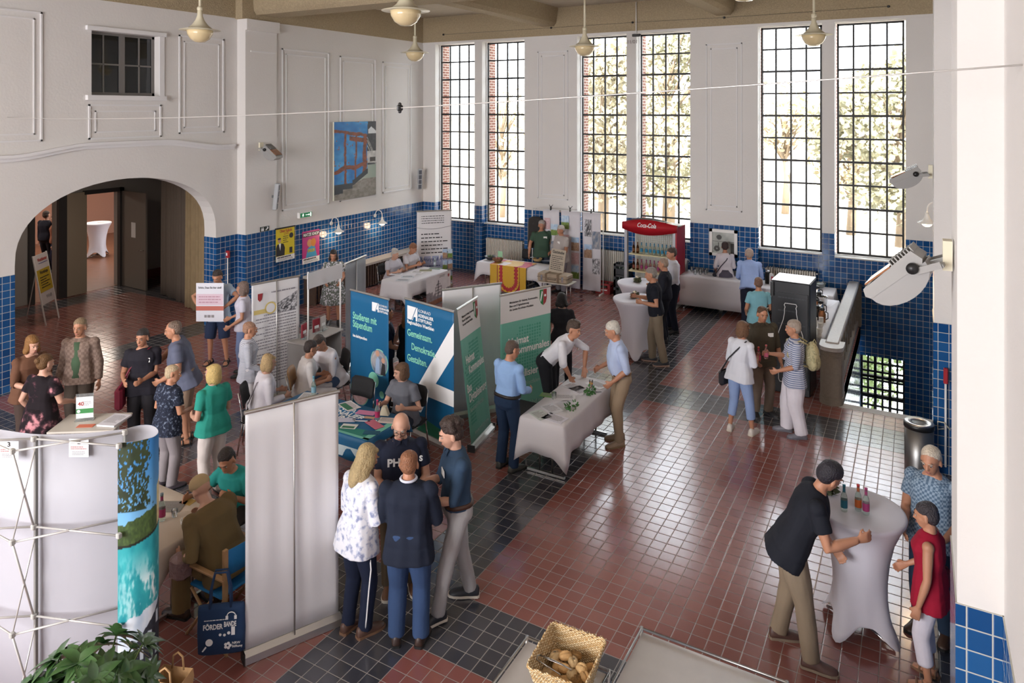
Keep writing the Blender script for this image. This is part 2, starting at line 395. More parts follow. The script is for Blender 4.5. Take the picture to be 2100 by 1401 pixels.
q = MB(); beam(q, (XL, 5.3), (XR, 5.3), .38, 6.9, 'x'); struct('ceiling_beam', q, M_conc)
struct('ceiling_beam', MB().box((XL - .3, 10.80, ZB), (XL + .02, YW, ZC + .02)).box((XA - .3, -6, ZB + .02), (XA + .02, 10.9, ZC + .02)), M_conc)
struct('ceiling_beam', MB().box((XL, YW - .03, ZB), (XR, YW + .6, ZC)), M_conc)
# lobby behind the arch
M_lob = mat('lobby_wall', '#a39d97', .8)
b_ = MB(); LX = -18.8
for (y0, y1, z0) in ((2.5, 9.35, 0), (9.35, 9.9, 2.6), (9.9, 10.6, 0), (10.6, 11.5, 2.57), (11.5, 13.0, 0)): b_.box((LX - .2, y0, z0), (LX, y1, 3.6))
b_.box((LX, 12.8, 0), (XA - .38, 13, 3.6)); b_.box((LX, 2.3, 0), (XA - .38, 2.5, 3.6))
struct('wall_lobby', b_, M_lob); struct('ceiling_lobby', MB().box((LX - .2, 2.3, 3.6), (XA - .38, 13, 3.75)), M_lob)['kind'] = 'structure'
struct('wall_far_room', MB().box((-27.2, 2.5, 0), (-27, 20, 3.6)).box((-27, 19.8, 0), (LX - .2, 20, 3.6)).box((-27, 2.3, 0), (LX - .2, 2.5, 3.6)), mat('far_room_wall', '#a27662', .8))
struct('ceiling_far_room', MB().box((-27, 2.3, 3.6), (LX - .2, 20, 3.75)), M_lob)
struct('floor_far_room', MB().box((-27, 2.5, -.3), (-21, 20, .004)).box((-21, 2.5, 0), (LX, 20, .004)), mat('far_room_parquet', '#7d5540', .35, var=.1))
# tall fixed lights in the far room
for y in (9.5, 13.5):
    win_light('far_room_lamp', (-23.5, y, 3.5), (0, 0, 0), 2.5, 1.2, 60, (1, .85, .72))
win_light('lobby_lamp', (-16.2, 8.6, 3.55), (0, 0, 0), 1.2, 1.2, 16, (1, .88, .76))
# ground outside
b_ = MB().box((-60, YW + .6, -.6), (40, 90, -.5)); g = struct('ground_outside', b_, mat('pale_gravel', '#b5afa5', .9, var=.1, vscale=2.)); g['kind'] = 'structure'
# ------------------------------------------------------------------ people
VOX = 1.0
def solid(mb, name, m, vox, parent=None, smooth=3, fold=0.):
    "closed shapes fused into one continuous surface"
    tmp = bpy.data.objects.new('t', mb.mesh('t')); COL.objects.link(tmp)
    r = tmp.modifiers.new('r', 'REMESH'); r.mode = 'VOXEL'; r.voxel_size = vox; r.use_smooth_shade = True
    if smooth:
        k = tmp.modifiers.new('s', 'SMOOTH'); k.factor = .5; k.iterations = smooth
    me = bpy.data.meshes.new_from_object(tmp.evaluated_get(bpy.context.evaluated_depsgraph_get()))
    old = tmp.data; bpy.data.objects.remove(tmp); bpy.data.meshes.remove(old)
    if fold:
        import numpy as np
        n = len(me.vertices); co = np.empty(n * 3, 'f'); me.vertices.foreach_get('co', co); co = co.reshape(-1, 3)
        nr = np.empty(n * 3, 'f'); me.vertices.foreach_get('normal', nr); nr = nr.reshape(-1, 3); q = np.zeros(n, 'f'); rg = np.random.RandomState(int(random.uniform(0, 9999)))
        for j in range(9):
            w = rg.normal(size=3) * (14 if j < 4 else 30) * np.array((1, 1, .5)); q += np.sin(co @ w + rg.uniform(0, 6.3)) * (.5 if j < 4 else .22)
        co += nr * (q * fold * .55)[:, None]; me.vertices.foreach_set('co', co.ravel()); me.update()
    me.name = name; me.materials.clear(); me.materials.append(m)
    o = bpy.data.objects.new(name, me); COL.objects.link(o)
    if parent is not None: o.parent = parent
    return o
def ring(c, ax, ay, rx, ry, n=18, sq=.0):
    out = []
    for k in range(n):
        a = 2 * math.pi * k / n; x, y = math.cos(a), math.sin(a)
        f = 1 + sq * (abs(x * y) * 2) ** 2 * .2
        out.append(c + ax * (x * rx * f) + ay * (y * ry * f))
    return out
def ik(a, b, l1, l2, pole):
    d = b - a; L = min(d.length, (l1 + l2) * .999); 
    if L < 1e-4: L = 1e-4
    u = d.normalized(); b = a + u * L
    x = (l1 * l1 - l2 * l2 + L * L) / (2 * L); h = math.sqrt(max(l1 * l1 - x * x, 0))
    p = pole - u * pole.dot(u)
    p = p.normalized() if p.length > 1e-4 else Vector((0, 1, 0))
    return a + u * x + p * h, b
SKIN = {'fair': '#c99a83', 'tan': '#b98366', 'pale': '#d6ad98', 'dark': '#8a5d45'}
def skin_mat(s): return mat('skin_' + s, SKIN[s], .5, bump=.05, bscale=60., var=.04)
def hair_mat(c): return mat('hair_' + c, c, .55, bump=.8, bscale=70., var=.18, vscale=40.)
def person(label, pos, phi, h=1.72, b=1.0, fem=False, lean=0, side=0, sit=None, head=(0, 0), hands=((.27, .04, .80), (-.27, .04, .80)), elbows=None, feet=((.11, 0), (-.11, 0)), fyaw=(10, -10), knees=None,
           top=None, topc='#ffffff', sleeve='short', hem=-.06, tuck=False, low='trousers', lowc='#303540', legw=1., hair='short', hairc='#4a3a2c', skin='fair', shoec='#2a2a2c', solec=None, barefoot=False, collar=None,
           belt=None, badge=None, glasses=False, hi=True, topm=None, lowm=None, curl=35, belly=0, inner=None, group=None, neckline=True):
    k = h / 1.72; V = Vector
    root = empty('person', (pos[0], pos[1], pos[2] if len(pos) > 2 else 0), yaw_of(phi), label, 'person', group)
    vb = (.0085 if hi else .013); vc = (.011 if hi else .015)
    pz = .93 if sit is None else sit + .10
    L = R(lean); sd = R(side)
    P = V((0, 0, pz)); up = V((math.sin(sd), math.sin(L), math.cos(L) * math.cos(sd))).normalized(); rt = V((1, 0, 0)); rt = (rt - up * rt.dot(up)).normalized(); fw = up.cross(rt) 
    if sit is None and lean > 20: P = P + V((0, -.10 * math.sin(L), 0))
    def sp(t, f=0., r=0.): return P + up * t + fw * f + rt * r
    fb = b * (1.0 if not fem else .93)
    hipx = .165 * b * (1.04 if fem else .96)
    SEC = [(-.11, .10 * b, .09), (-.05, hipx, .112), (.03, hipx, .115), (.10, .150 * b, .108 + belly * .4), (.18, (.122 if fem else .142) * b, .098 + belly), (.28, .148 * fb, .112 + belly * .5), (.37, .160 * fb, .118), (.43, .152 * fb, .098), (.475, .112 * fb, .076), (.53, .062, .058)]
    def fo(t):   # forward offset of the section centre
        return (belly * .5 if .05 < t < .3 else 0) + (.018 if fem and .3 < t < .42 else .004)
    def torso(mb, g, t0=-1, t1=9, flare=0.):
        rs = []
        for (t, rx, ry) in SEC:
            if t < t0 - 1e-6 or t > t1 + 1e-6: continue
            fl = flare * max(0, (.15 - t)) 
            rs.append(ring(sp(t, fo(t)), rt, fw, rx + g + fl, ry + g + fl, sq=.6))
        return mb.loft(rs)
    sh = [sp(.432, -.005, s * .166 * fb) for s in (1, -1)]
    def sc(p): return V(p)
    H = []; E_ = []
    for i, s in enumerate((1, -1)):
        tgt = V(hands[i]); pole = V(elbows[i]) if elbows else V((s * .35, -.6, -.5))
        e, hd = ik(sh[i], tgt, .285, .255, pole); E_.append(e); H.append(hd)
    hp = [P + V((s * .088, 0, -.035)) for s in (1, -1)]
    K = []; A = []
    for i, s in enumerate((1, -1)):
        a = V((feet[i][0], feet[i][1], .085 + (feet[i][2] if len(feet[i]) > 2 else 0)))
        pole = V(knees[i]) if knees else V((s * .12, 1, .1 if sit is None else .5))
        kn, an = ik(hp[i], a, .415 if sit is None else .43, .405 if sit is None else .425, pole); K.append(kn); A.append(an)
    # head frame
    nb = sp(.53); hd_p, hd_y = R(head[0]), R(head[1])
    hup = V((0, math.sin(L * .45 + hd_p), math.cos(L * .45 + hd_p))).normalized()
    hup = (hup + V((math.sin(sd) * .5, 0, 0))).normalized()
    f0 = V((math.sin(-hd_y), math.cos(hd_y), 0)); hf = (f0 - hup * f0.dot(hup)).normalized(); hr = hf.cross(hup)
    hc = nb + up * .012 + hup * .105 + hf * .012
    HM = Matrix(((hr.x, hf.x, hup.x, hc.x), (hr.y, hf.y, hup.y, hc.y), (hr.z, hf.z, hup.z, hc.z), (0, 0, 0, 1))) @ Matrix.Scale(1.05, 4)
    SK = Matrix.Scale(k, 4)
    # body
    bd = MB(); torso(bd, -.007)
    bd.tube([nb - up * .03, nb + up * .03, hc - hup * .03], [.058, .052, .05], 12)
    bd.ball((0, -.014, .035), (.074, .094, .085), 16, 12, HM); bd.ball((0, .022, -.015), (.060, .068, .078), 14, 10, HM); bd.ball((0, .036, -.068), (.044, .046, .036), 12, 8, HM)
    bd.loft([ring(V((0, .084, .03)), V((1, 0, 0)), V((0, 1, 0)), .008, .008, 8), ring(V((0, .094, .0)), V((1, 0, 0)), V((0, 1, 0)), .011, .014, 8), ring(V((0, .098, -.018)), V((1, 0, 0)), V((0, 1, 0)), .017, .018, 8), ring(V((0, .09, -.03)), V((1, 0, 0)), V((0, 1, 0)), .012, .01, 8)], M=HM)
    bd.ball((0, .083, .035), (.045, .012, .010), 12, 6, HM)
    for s in (1, -1): bd.ball((s * .077, -.008, -.008), (.011, .019, .031), 8, 6, HM)
    bd.ball((0, .080, -.052), (.024, .014, .012), 10, 6, HM)
    for i, s in enumerate((1, -1)):
        bd.ball(sh[i], .055 * fb, 12, 8)
        w = (.9 if fem else 1.) * b
        m1 = sh[i].lerp(E_[i], .45); m2 = E_[i].lerp(H[i], .3)
        bd.tube([sh[i], m1, E_[i], m2, H[i].lerp(E_[i], .12), H[i]], [.050 * w, .047 * w, .038 * w, .040 * w, .028 * w, .025 * w], 12)
        # hand
        d = (H[i] - E_[i]).normalized(); z = V((0, 0, 1))
        inn = V((-s, 0, 0)); inn = (inn - d * inn.dot(d)); inn = inn.normalized() if inn.length > .1 else V((0, 1, 0)); ac = d.cross(inn) * s   # ac: towards the thumb side
        pc = H[i] + d * .045
        bd.loft([[pc + d * q[0] + ac * (q[1] * math.cos(a)) + inn * (q[2] * math.sin(a)) for a in [2 * math.pi * j / 10 for j in range(10)]] for q in ((-.05, .024, .018), (-.02, .034, .017), (.02, .042, .016), (.045, .040, .013))])
        for j, ln in enumerate((.066, .076, .072, .058)):
            o = pc + d * .038 + ac * (.032 - .0215 * j); c1 = R(curl * .5); c2 = R(curl * 1.3); sp_ = ac * (.06 * (1.5 - j) / 1.5)
            d1 = (d * math.cos(c1) + inn * math.sin(c1) + sp_).normalized(); d2 = (d * math.cos(c2) + inn * math.sin(c2) + sp_).normalized()
            p1 = o + d1 * ln * .5; bd.tube([o, p1, p1 + d2 * ln * .5], [.0095, .009, .0075], 7)
        t0 = pc - d * .02 + ac * .03; t1 = t0 + (ac * .6 + d * .7 + inn * .3).normalized() * .04; bd.tube([t0 - ac * .01, t1, t1 + (d + inn * .35).normalized() * .03], [.013, .0105, .0085], 7)
        kk = K[i]; a = A[i]
        bd.tube([hp[i] + V((0, 0, .02)), hp[i].lerp(kk, .4), kk, kk.lerp(a, .3) + (V((0, -.012, 0)) if sit is None else V((0, 0, 0))), kk.lerp(a, .8), a], [.078 * b, .071 * b, .051 * b, .047 * b, .036, .034], 12)
        fy = R(fyaw[i]); fd = V((math.sin(fy), math.cos(fy), 0)); fs = V((math.cos(fy), -math.sin(fy), 0)); ft = V((a.x, a.y, a.z - .085))
        bd.loft([[ft + fd * q[0] + fs * (q[1] * math.cos(t)) + V((0, 0, q[2] + q[3] * math.sin(t))) for t in [2 * math.pi * j / 10 for j in range(10)]] for q in ((-.055, .02, .03, .02), (-.03, .03, .035, .033), (.03, .034, .045, .042), (.09, .042, .03, .027), (.14, .044, .022, .017), (.17, .03, .018, .012))])
    # garments that share the root's local frame, scaled to the figure's height
    parts = []
    sm = skin_mat(skin)
    bo = solid(bd, 'body', sm, vb, root, 3); parts.append(bo)
    if topc is not None:
        tm = topm or cloth(topc); t = MB(); hemt = hem; g = .017 if not fem else .015
        if tuck: torso(t, g - .006, .02, .49); 
        else:
            torso(t, g + .006, -.05, .49, .05 if fem else .04)
            if hem < -.07:
                t.loft([ring(sp(-.04, fo(0)), rt, fw, hipx + g + .02, .115 + g + .02, sq=.6), ring(sp(hem, 0), rt, fw, hipx + g + .035, .118 + g + .03, sq=.6)])
        t.loft([ring(sp(.48), rt, fw, .12 * fb + g, .078 + g), ring(sp(.515), rt, fw, .075, .068)])
        for i, s in enumerate((1, -1)):
            t.ball(sh[i] + V((s * .004, 0, .002)), .057 * fb + (.009 if sleeve != 'none' else -.006), 14, 10)
            if sleeve == 'none': continue
            if sleeve == 'short':
                q = sh[i].lerp(E_[i], .62); t.tube([sp(.42, 0, s * .09), sh[i], sh[i].lerp(E_[i], .3), q], [.062 * b, .064 * b, .064 * b, .063 * b], 14)
            elif sleeve == 'elbow':
                q = E_[i].lerp(H[i], .12); t.tube([sp(.42, 0, s * .09), sh[i], sh[i].lerp(E_[i], .5), E_[i], q], [.062 * b, .063 * b, .060 * b, .054 * b, .053 * b], 14)
            else:
                q = H[i].lerp(E_[i], .08); t.tube([sp(.42, 0, s * .09), sh[i], sh[i].lerp(E_[i], .5), E_[i], E_[i].lerp(H[i], .5), q], [.062 * b, .063 * b, .059 * b, .052 * b, .047 * b, .039 * b], 14)
        parts.append(solid(t, {'jacket': 'jacket', 'dress': 'dress', None: 'shirt'}.get(top, top), tm, vc, root, 3, .009))
        if collar:
            c = MB(); cc = sp(.515, .006)
            for s in (1, -1):
                c.loft([[cc + rt * (math.cos(a) * r1) + fw * (math.sin(a) * r2) + up * z2 for a in [R(90 - s * (4 + 172 * j / 9)) for j in range(10)]] for (r1, r2, z2) in ((.072, .068, -.022), (.063, .060, .010), (.072, .068, .008), (.098, .092, -.030), (.074, .070, -.034))], close=False, smooth=True)
            for s in (1, -1): c.add([cc + fw * .066 + up * .02 + rt * s * .004, cc + fw * .07 + rt * s * .062 + up * .02, cc + fw * .098 + rt * s * .055 - up * .04, cc + fw * .09 + rt * s * .006 - up * .01], [(0, 1, 2, 3), (3, 2, 1, 0)])
            parts.append(c.build('collar', cloth(collar), root))
        if badge:
            q = MB(); q.box((-.045, 0, -.03), (.045, .006, .03), frame_M(sp(.36, .132 + belly * .3, -.075), rt, fw, up)); parts.append(q.build('name_tag', mat('white_card', '#f1f0ee', .5), root))
    lm = lowm or cloth(lowc)
    if low in ('trousers', 'shorts', 'capri'):
        t = MB(); t.loft([ring(sp(q), rt, fw, rx, ry, sq=.5) for q, rx, ry in ((-.12, .10 * b, .09), (-.06, hipx + .012, .125), (.03, hipx + .013, .127), (.09, .155 * b + .012, .118 + belly * .3))])
        for i in range(2):
            kk, a = K[i], A[i]; w = legw * b
            if low == 'trousers': t.tube([hp[i] + V((0, 0, .03)), hp[i].lerp(kk, .35), kk, kk.lerp(a, .5), a + V((0, 0, -.02))], [.098 * b, .092 * w, .072 * w, .066 * w, .064 * w], 14)
            elif low == 'capri': t.tube([hp[i] + V((0, 0, .03)), hp[i].lerp(kk, .35), kk, kk.lerp(a, .62)], [.098 * b, .090 * w, .070 * w, .064 * w], 14)
            else: t.tube([hp[i] + V((0, 0, .03)), hp[i].lerp(kk, .4), kk.lerp(a, .03)], [.10 * b, .10 * b, .088 * b], 14)
        parts.append(solid(t, 'trousers' if low != 'shorts' else 'shorts', lm, vc, root, 3, .008))
    elif low in ('skirt', 'dress', 'midi'):
        t = MB(); zb = {'skirt': .50, 'dress': .48, 'midi': .36}[low]; rings = []
        cx_ = (K[0] + K[1]) / 2
        for j in range(7):
            q = j / 6; z = pz + .10 - (pz + .10 - zb) * q;  c = V((cx_.x * min(1, q * 1.3) if sit else 0, cx_.y * q if sit else 0, z)); rr = .150 + .05 * math.sin(min(1, q * 2.2) * 1.57) + .07 * q
            rings.append([c + V((math.cos(a) * rr * b * (1 + .05 * math.sin(9 * a) * q), math.sin(a) * rr * .9 * b * (1 + .07 * math.sin(9 * a + 1) * q), 0)) for a in [2 * math.pi * m / 48 for m in range(48)]])
        o = t.loft(rings, smooth=True).build('skirt', lm, root); parts.append(o)
    if belt:
        t = MB(); t.loft([ring(sp(q), rt, fw, rx, ry, 24, .5) for q, rx, ry in ((.052, hipx + .014, .129), (.052, hipx + .022, .137), (.088, .160 * b + .020, .130), (.088, .160 * b + .01, .12))]); t.box((-.02, .134, .052), (.02, .142, .09), frame_M(P, rt, fw, up)); parts.append(t.build('belt', mat('leather_' + belt, belt, .45), root))
    # shoes
    for i in range(2):
        a = A[i]; fy = R(fyaw[i]); fd = V((math.sin(fy), math.cos(fy), 0)); fs = V((math.cos(fy), -math.sin(fy), 0)); ft = V((a.x, a.y, a.z - .085))
        def sec(q, lo=0., g=0.):
            y, w, z1 = q; out = []
            for (ux, uz) in ((1, lo), (1, .45), (.72, .85), (.25, 1), (-.25, 1), (-.72, .85), (-1, .45), (-1, lo)): out.append(ft + fd * y + fs * (ux * (w + g)) + V((0, 0, .0 + uz * z1)))
            return out
        if not barefoot:
            t = MB(); t.loft([sec(q, .02) for q in ((-.078, .022, .075), (-.065, .036, .098), (-.02, .041, .108), (.035, .043, .095), (.09, .050, .066), (.15, .049, .052), (.188, .036, .042), (.2, .018, .03))])
            so = t.build('shoe', mat('shoe_' + shoec, shoec, .45, bump=.1), root); parts.append(so)
            t = MB(); t.loft([[ft + fd * y + fs * (ux * w) + V((0, 0, zz)) for (ux, zz) in ((1, 0), (1, .022), (-1, .022), (-1, 0))] for y, w in ((-.082, .026), (-.068, .042), (0, .042), (.08, .053), (.15, .053), (.195, .038), (.208, .018))], smooth=False)
            s2 = t.build('sole', mat('sole_' + (solec or '#1a1a1a'), solec or '#1a1a1a', .6), so)
        else:
            t = MB(); t.loft([[ft + fd * y + fs * (ux * w) + V((0, 0, zz)) for (ux, zz) in ((1, 0), (1, .02), (-1, .02), (-1, 0))] for y, w in ((-.07, .03), (0, .04), (.1, .05), (.18, .035))], smooth=False)
            for y in (-.04, .05, .1): t.tube([ft + fd * y + fs * .045 + V((0, 0, .01)), ft + fd * y + fs * .03 + V((0, 0, .07)), ft + fd * y - fs * .03 + V((0, 0, .07)), ft + fd * y - fs * .045 + V((0, 0, .01))], .009, 6)
            parts.append(t.build('sandal', mat('shoe_' + shoec, shoec, .5), root))
    # hair
    hm = hair_mat(hairc); t = MB(); B = lambda c, r: t.ball(c, r, 16, 12, HM)
    if hair in ('short', 'crop', 'curly', 'bob', 'long', 'bun', 'wavy'):
        B((0, -.022, .062), (.079, .094, .072)); B((0, -.045, .02), (.079, .070, .088))
        if hair == 'crop': t = MB(); B = lambda c, r: t.ball(c, r, 16, 12, HM); B((0, -.022, .052), (.077, .092, .073)); B((0, -.04, .01), (.077, .068, .075))
    if hair == 'curly':
        rn = random.Random(len(label))
        for j in range(46):
            a, q = rn.uniform(0, 6.28), rn.uniform(.0, 1.35)
            if math.sin(a) > .3 and q > .95: continue
            B((.085 * math.sin(q) * math.cos(a), -.025 + .1 * math.sin(q) * math.sin(a), .04 + .1 * math.cos(q)), .026)
    if hair in ('bob', 'long', 'wavy'):
        for s in (1, -1): B((s * .062, -.006, -.02), (.030, .058, .085)); 
        B((0, -.06, -.04), (.078, .05, .08)); B((0, .055, .085), (.05, .03, .022))
    if hair in ('long',):
        B((0, -.075, -.12), (.080, .045, .13)); 
        for s in (1, -1): B((s * .07, -.02, -.10), (.026, .05, .10))
    if hair == 'wavy':
        for s in (1, -1): B((s * .075, -.01, -.07), (.035, .05, .05))
    if hair == 'bun': B((0, -.115, .05), .04)
    if hair == 'bald': B((0, -.045, -.005), (.080, .062, .052))
    if hair == 'cap':
        B((0, -.012, .055), (.084, .102, .075)); t.loft([ring(V((0, .085, .055)), V((1, 0, 0)), V((0, 1, 0)), .07, .03, 12), ring(V((0, .12, .048)), V((1, 0, 0)), V((0, 1, 0)), .06, .05, 12)], M=HM)
    if hair == 'tall':
        B((0, -.02, .065), (.08, .093, .078)); B((0, -.045, .02), (.078, .066, .085)); B((0, .01, .115), (.055, .065, .035))
    if t.v: parts.append(solid(t, 'cap' if hair == 'cap' else 'hair', cloth(hairc) if hair == 'cap' else hm, .009, root, 2, .0 if hair == 'cap' else .006))
    # face
    for s in (1, -1):
        q = MB().ball((s * .029, .079, .012), (.0105, .0075, .0065), 10, 6, HM).build('eye', mat('eye_white', '#b9b0a8', .4), root); parts.append(q)
        parts_p = MB().ball((s * .029, .0855, .012), (.0055, .003, .006), 8, 6, HM).build('pupil', mat('pupil', '#2a2019', .2), q)
        q = MB().tube([(s * .014, .094, .036), (s * .03, .093, .041), (s * .046, .084, .036)], .0035, 6, HM).build('eyebrow', hm, root); parts.append(q)
    q = MB().ball((0, .0925, -.052), (.021, .004, .006), 10, 6, HM).build('mouth', mat('lips_' + skin, '#a5605a', .5), root); parts.append(q)
    if glasses:
        q = MB()
        for s in (1, -1):
            q.tube([HM @ V((s * .031 + .021 * math.cos(a), .101, .010 + .017 * math.sin(a))) for a in [R(30 * j) for j in range(13)]], .0022, 5)
            q.tube([HM @ V((s * .052, .099, .014)), HM @ V((s * .078, .0, .012))], .002, 5)
        q.tube([HM @ V((.01, .101, .014)), HM @ V((-.01, .101, .014))], .0022, 5)
        parts.append(q.build('glasses', mat('glasses_frame', '#26211f', .3), root))
    root.scale = (k, k, k)
    I = {}
    MW = Matrix.Translation(root.location) @ Matrix.Rotation(root.rotation_euler[2], 4, 'Z') @ SK
    I['w'] = lambda p: MW @ V(p)
    I['hands'] = [MW @ (H[i] + (H[i] - E_[i]).normalized() * .06) for i in range(2)]
    I['sp'] = lambda t_, f=0., r=0.: MW @ sp(t_, f, r)
    I['M'] = MW; I['fr'] = (P, rt, fw, up); I['head'] = MW @ hc; I['HM'] = HM; I['k'] = k; I['root'] = root
    return I
def stand(u, v, vh=None, z=0):
    "floor position of the feet, and the height whose head top shows at vh"
    p = at(u, v, z); D = FPX * HC / (v - HY)
    return p, (HC - (vh - HY) * D / FPX if vh else 1.72)
# ------------------------------------------------------------------ builders of things
V = Vector
def txt(s, size, x, z, parent, m, name='lettering', align='LEFT', y=-.006, bold=.0, width=None, M=None, mirror=False, slant=0., ls=1.0):
    c = bpy.data.curves.new('t', 'FONT'); c.body = s; c.size = size; c.align_x = align; c.offset = bold * size; c.extrude = .0006; c.shear = slant; c.space_line = ls; c.resolution_u = 3
    t = bpy.data.objects.new('t', c); COL.objects.link(t)
    me = bpy.data.meshes.new_from_object(t.evaluated_get(bpy.context.evaluated_depsgraph_get())); bpy.data.objects.remove(t); bpy.data.curves.remove(c)
    xs = [v.co.x for v in me.vertices] or [0]; k = 1.
    if width: k = width / max(1e-6, max(xs) - min(xs))
    if mirror: k = -k
    A = Matrix(((k, 0, 0, x), (0, 0, -1, y), (0, 1, 0, z), (0, 0, 0, 1)))
    me.transform((M @ A) if M is not None else A)
    if mirror: me.flip_normals()
    me.materials.clear(); me.materials.append(m); me.name = name
    o = bpy.data.objects.new(name, me); COL.objects.link(o)
    if parent is not None: o.parent = parent
    return o
def flat(pts, parent, m, name, y=-.004, M=None, d=.0015):
    "thin printed shape (x, z) on a panel whose front looks along -y"
    A = Matrix(((1, 0, 0, 0), (0, 0, 1, y), (0, 1, 0, 0), (0, 0, 0, 1))); mb = MB()
    if isinstance(pts[0][0], (int, float)): pts = [pts]
    for q in pts: mb.prism(q, d, (M @ A) if M is not None else A)
    return mb.build(name, m, parent)
def rect(x0, z0, x1, z1): return [(x0, z0), (x1, z0), (x1, z1), (x0, z1)]
def disc(cx, cz, r, n=28, r2=None): return [(cx + r * math.cos(2 * math.pi * k / n), cz + (r2 or r) * math.sin(2 * math.pi * k / n)) for k in range(n)]
def small_print(parent, m, x0, x1, z1, lines, dz, rnd=1, h=.34, mirror=False, right=False, M=None, y=-.0045, name='small_print'):
    rn = random.Random(rnd); out = []
    for i in range(lines):
        z = z1 - i * dz; x = x0; end = x1 - (rn.uniform(0, .35) * (x1 - x0) if rn.random() < .5 else 0)
        segs = []
        while x < end:
            w = rn.uniform(.4, 1.3) * dz; segs.append((x, min(x + w, end))); x += w + dz * .22
        for a, b in segs:
            if right: a, b = x1 - (b - x0), x1 - (a - x0)
            out.append(rect(a, z - dz * h, b, z))
    return flat(out, parent, m, name, y, M)
M_alu = mat('anodised_aluminium', '#c3c0bb', .35, .9)
M_ban = mat('banner_white', '#e4e2e4', .6, bump=.05, bscale=3.)
M_ink = mat('black_ink', '#2c2a2c', .7); M_inkg = mat('grey_ink', '#8f8a8d', .7); M_white = mat('white_print', '#f2f2f2', .6)
M_blue = mat('petrol_blue_print', '#0d5f8c', .5); M_mint = mat('mint_print', '#8fdcc0', .6); M_teal = mat('nrw_green_print', '#6fb09b', .55); M_teal2 = mat('nrw_dark_green_print', '#4d9c84', .55)
def rollup(A, B, ztop, label, panel_m, back=False, lean=(0, 0), group=None, cat='banner', name='roll_up_banner'):
    "A = left, B = right foot as seen from the photo; back=True shows its rear side with the pole"
    A = V(A); B = V(B)
    if back: A, B = B, A
    mid = (A + B) / 2; ex = (B - A); w = ex.length; rz = math.atan2(ex.y, ex.x)
    r = empty(name, (mid.x, mid.y, 0), rz, label, cat, group)
    ly = lean[0]
    sh = Matrix(((1, 0, 0, 0), (0, 1, ly / ztop, 0), (0, 0, 1, 0), (0, 0, 0, 1)))
    n = 24; mb = MB(); rows = 12
    fr = [[sh @ V((-w / 2 + w * i / n, -.002 + .006 * math.sin(i * 1.1) * (1 - abs(2 * j / rows - 1)) * (1 if back else .3), .08 + (ztop - .08) * j / rows)) for i in range(n + 1)] for j in range(rows + 1)]
    mb.loft(fr, close=False, caps=False)
    p = mb.build('panel', panel_m, r); md = p.modifiers.new('s', 'SOLIDIFY'); md.thickness = .0015
    MB().loft([ring(V((x, .0, ztop)), V((0, 1, 0)), V((0, 0, 1)), .014, .018, 10) for x in (-w / 2 - .01, w / 2 + .01)], M=sh, smooth=False).build('top_rail', M_alu, r)
    b = MB(); b.loft([[(x, y, z) for y, z in ((-.045, .004), (-.05, .05), (-.02, .092), (.01, .098), (.05, .06), (.06, .004))] for x in (-w / 2 - .02, w / 2 + .02)], smooth=False)
    bs = b.build('base_cassette', M_alu, r)
    for s in (-1, 1): MB().box((s * (w / 2 + .02) - .006, -.052, .0), (s * (w / 2 + .02) + .006, .062, .1)).build('end_cap', M_blk, bs)
    MB().tube([sh @ V((0, .03, .08)), sh @ V((0, .022, ztop * .5)), sh @ V((0, .014, ztop))], .008, 8).build('pole', M_alu, r)
    r['w'] = w
    del r['w']
    return r, w, sh
def cloth_over(x0, y0, x1, y1, z, drop, label, m=None, rz=0, corner=.13, group=None, seed=1, name='tablecloth', cat='tablecloth', wave=.012, lift=None):
    "cloth lying on a table top, hanging down all round; drop = (front -y, right +x, back +y, left -x)"
    m = m or mat('white_table_linen', '#dcd9dc', .8, bump=.1, bscale=20.)
    cx, cy = (x0 + x1) / 2, (y0 + y1) / 2; hx, hy = (x1 - x0) / 2, (y1 - y0) / 2; n = 30; P = []
    for s in range(4):
        for i in range(n):
            t = i / n; e = min(t, 1 - t)
            q = [(-hx + 2 * hx * t, -hy), (hx, -hy + 2 * hy * t), (hx - 2 * hx * t, hy), (-hx, hy - 2 * hy * t)][s]
            nrm = [(0, -1), (1, 0), (0, 1), (-1, 0)][s]; nx2 = [(0, -1), (1, 0), (0, 1), (-1, 0)][(s + (1 if t > .5 else -1)) % 4]
            L_ = 2 * (hx if s % 2 == 0 else hy); de = e * L_; cr = max(0, 1 - de / .16) ** 1.5
            dr = drop[s] * (1 - .5 * cr if False else 1); d2 = drop[(s + (1 if t > .5 else -1)) % 4]; dr = dr * (1 - cr * .5) + d2 * cr * .5
            nn = V((nrm[0] + nx2[0] * cr * .9, nrm[1] + nx2[1] * cr * .9, 0)).normalized(); P.append((q, nn, dr + corner * cr * (1 if dr > .15 else .3), de, cr, L_ * t))
    rings = [[(0 + q[0] * .02, q[1] * .02, z + .004) for q, *_ in P], [(q[0], q[1], z + .004) for q, *_ in P]]
    for k in (.03, .2, .45, .7, 1.):
        rings.append([(q[0] + nn.x * (.012 + .05 * cr * k + .02 * k + wave * k * math.sin(a * 17 + seed)), q[1] + nn.y * (.012 + .05 * cr * k + .02 * k + wave * k * math.sin(a * 17 + seed)), z + .004 - dr * k - (.004 if k == .03 else 0)) for q, nn, dr, de, cr, a in P])
    o = MB().loft(rings, caps=False).build(name, m, None, (cx, cy, 0), rz); md = o.modifiers.new('s', 'SOLIDIFY'); md.thickness = .002
    tag(o, label, cat, group); return o
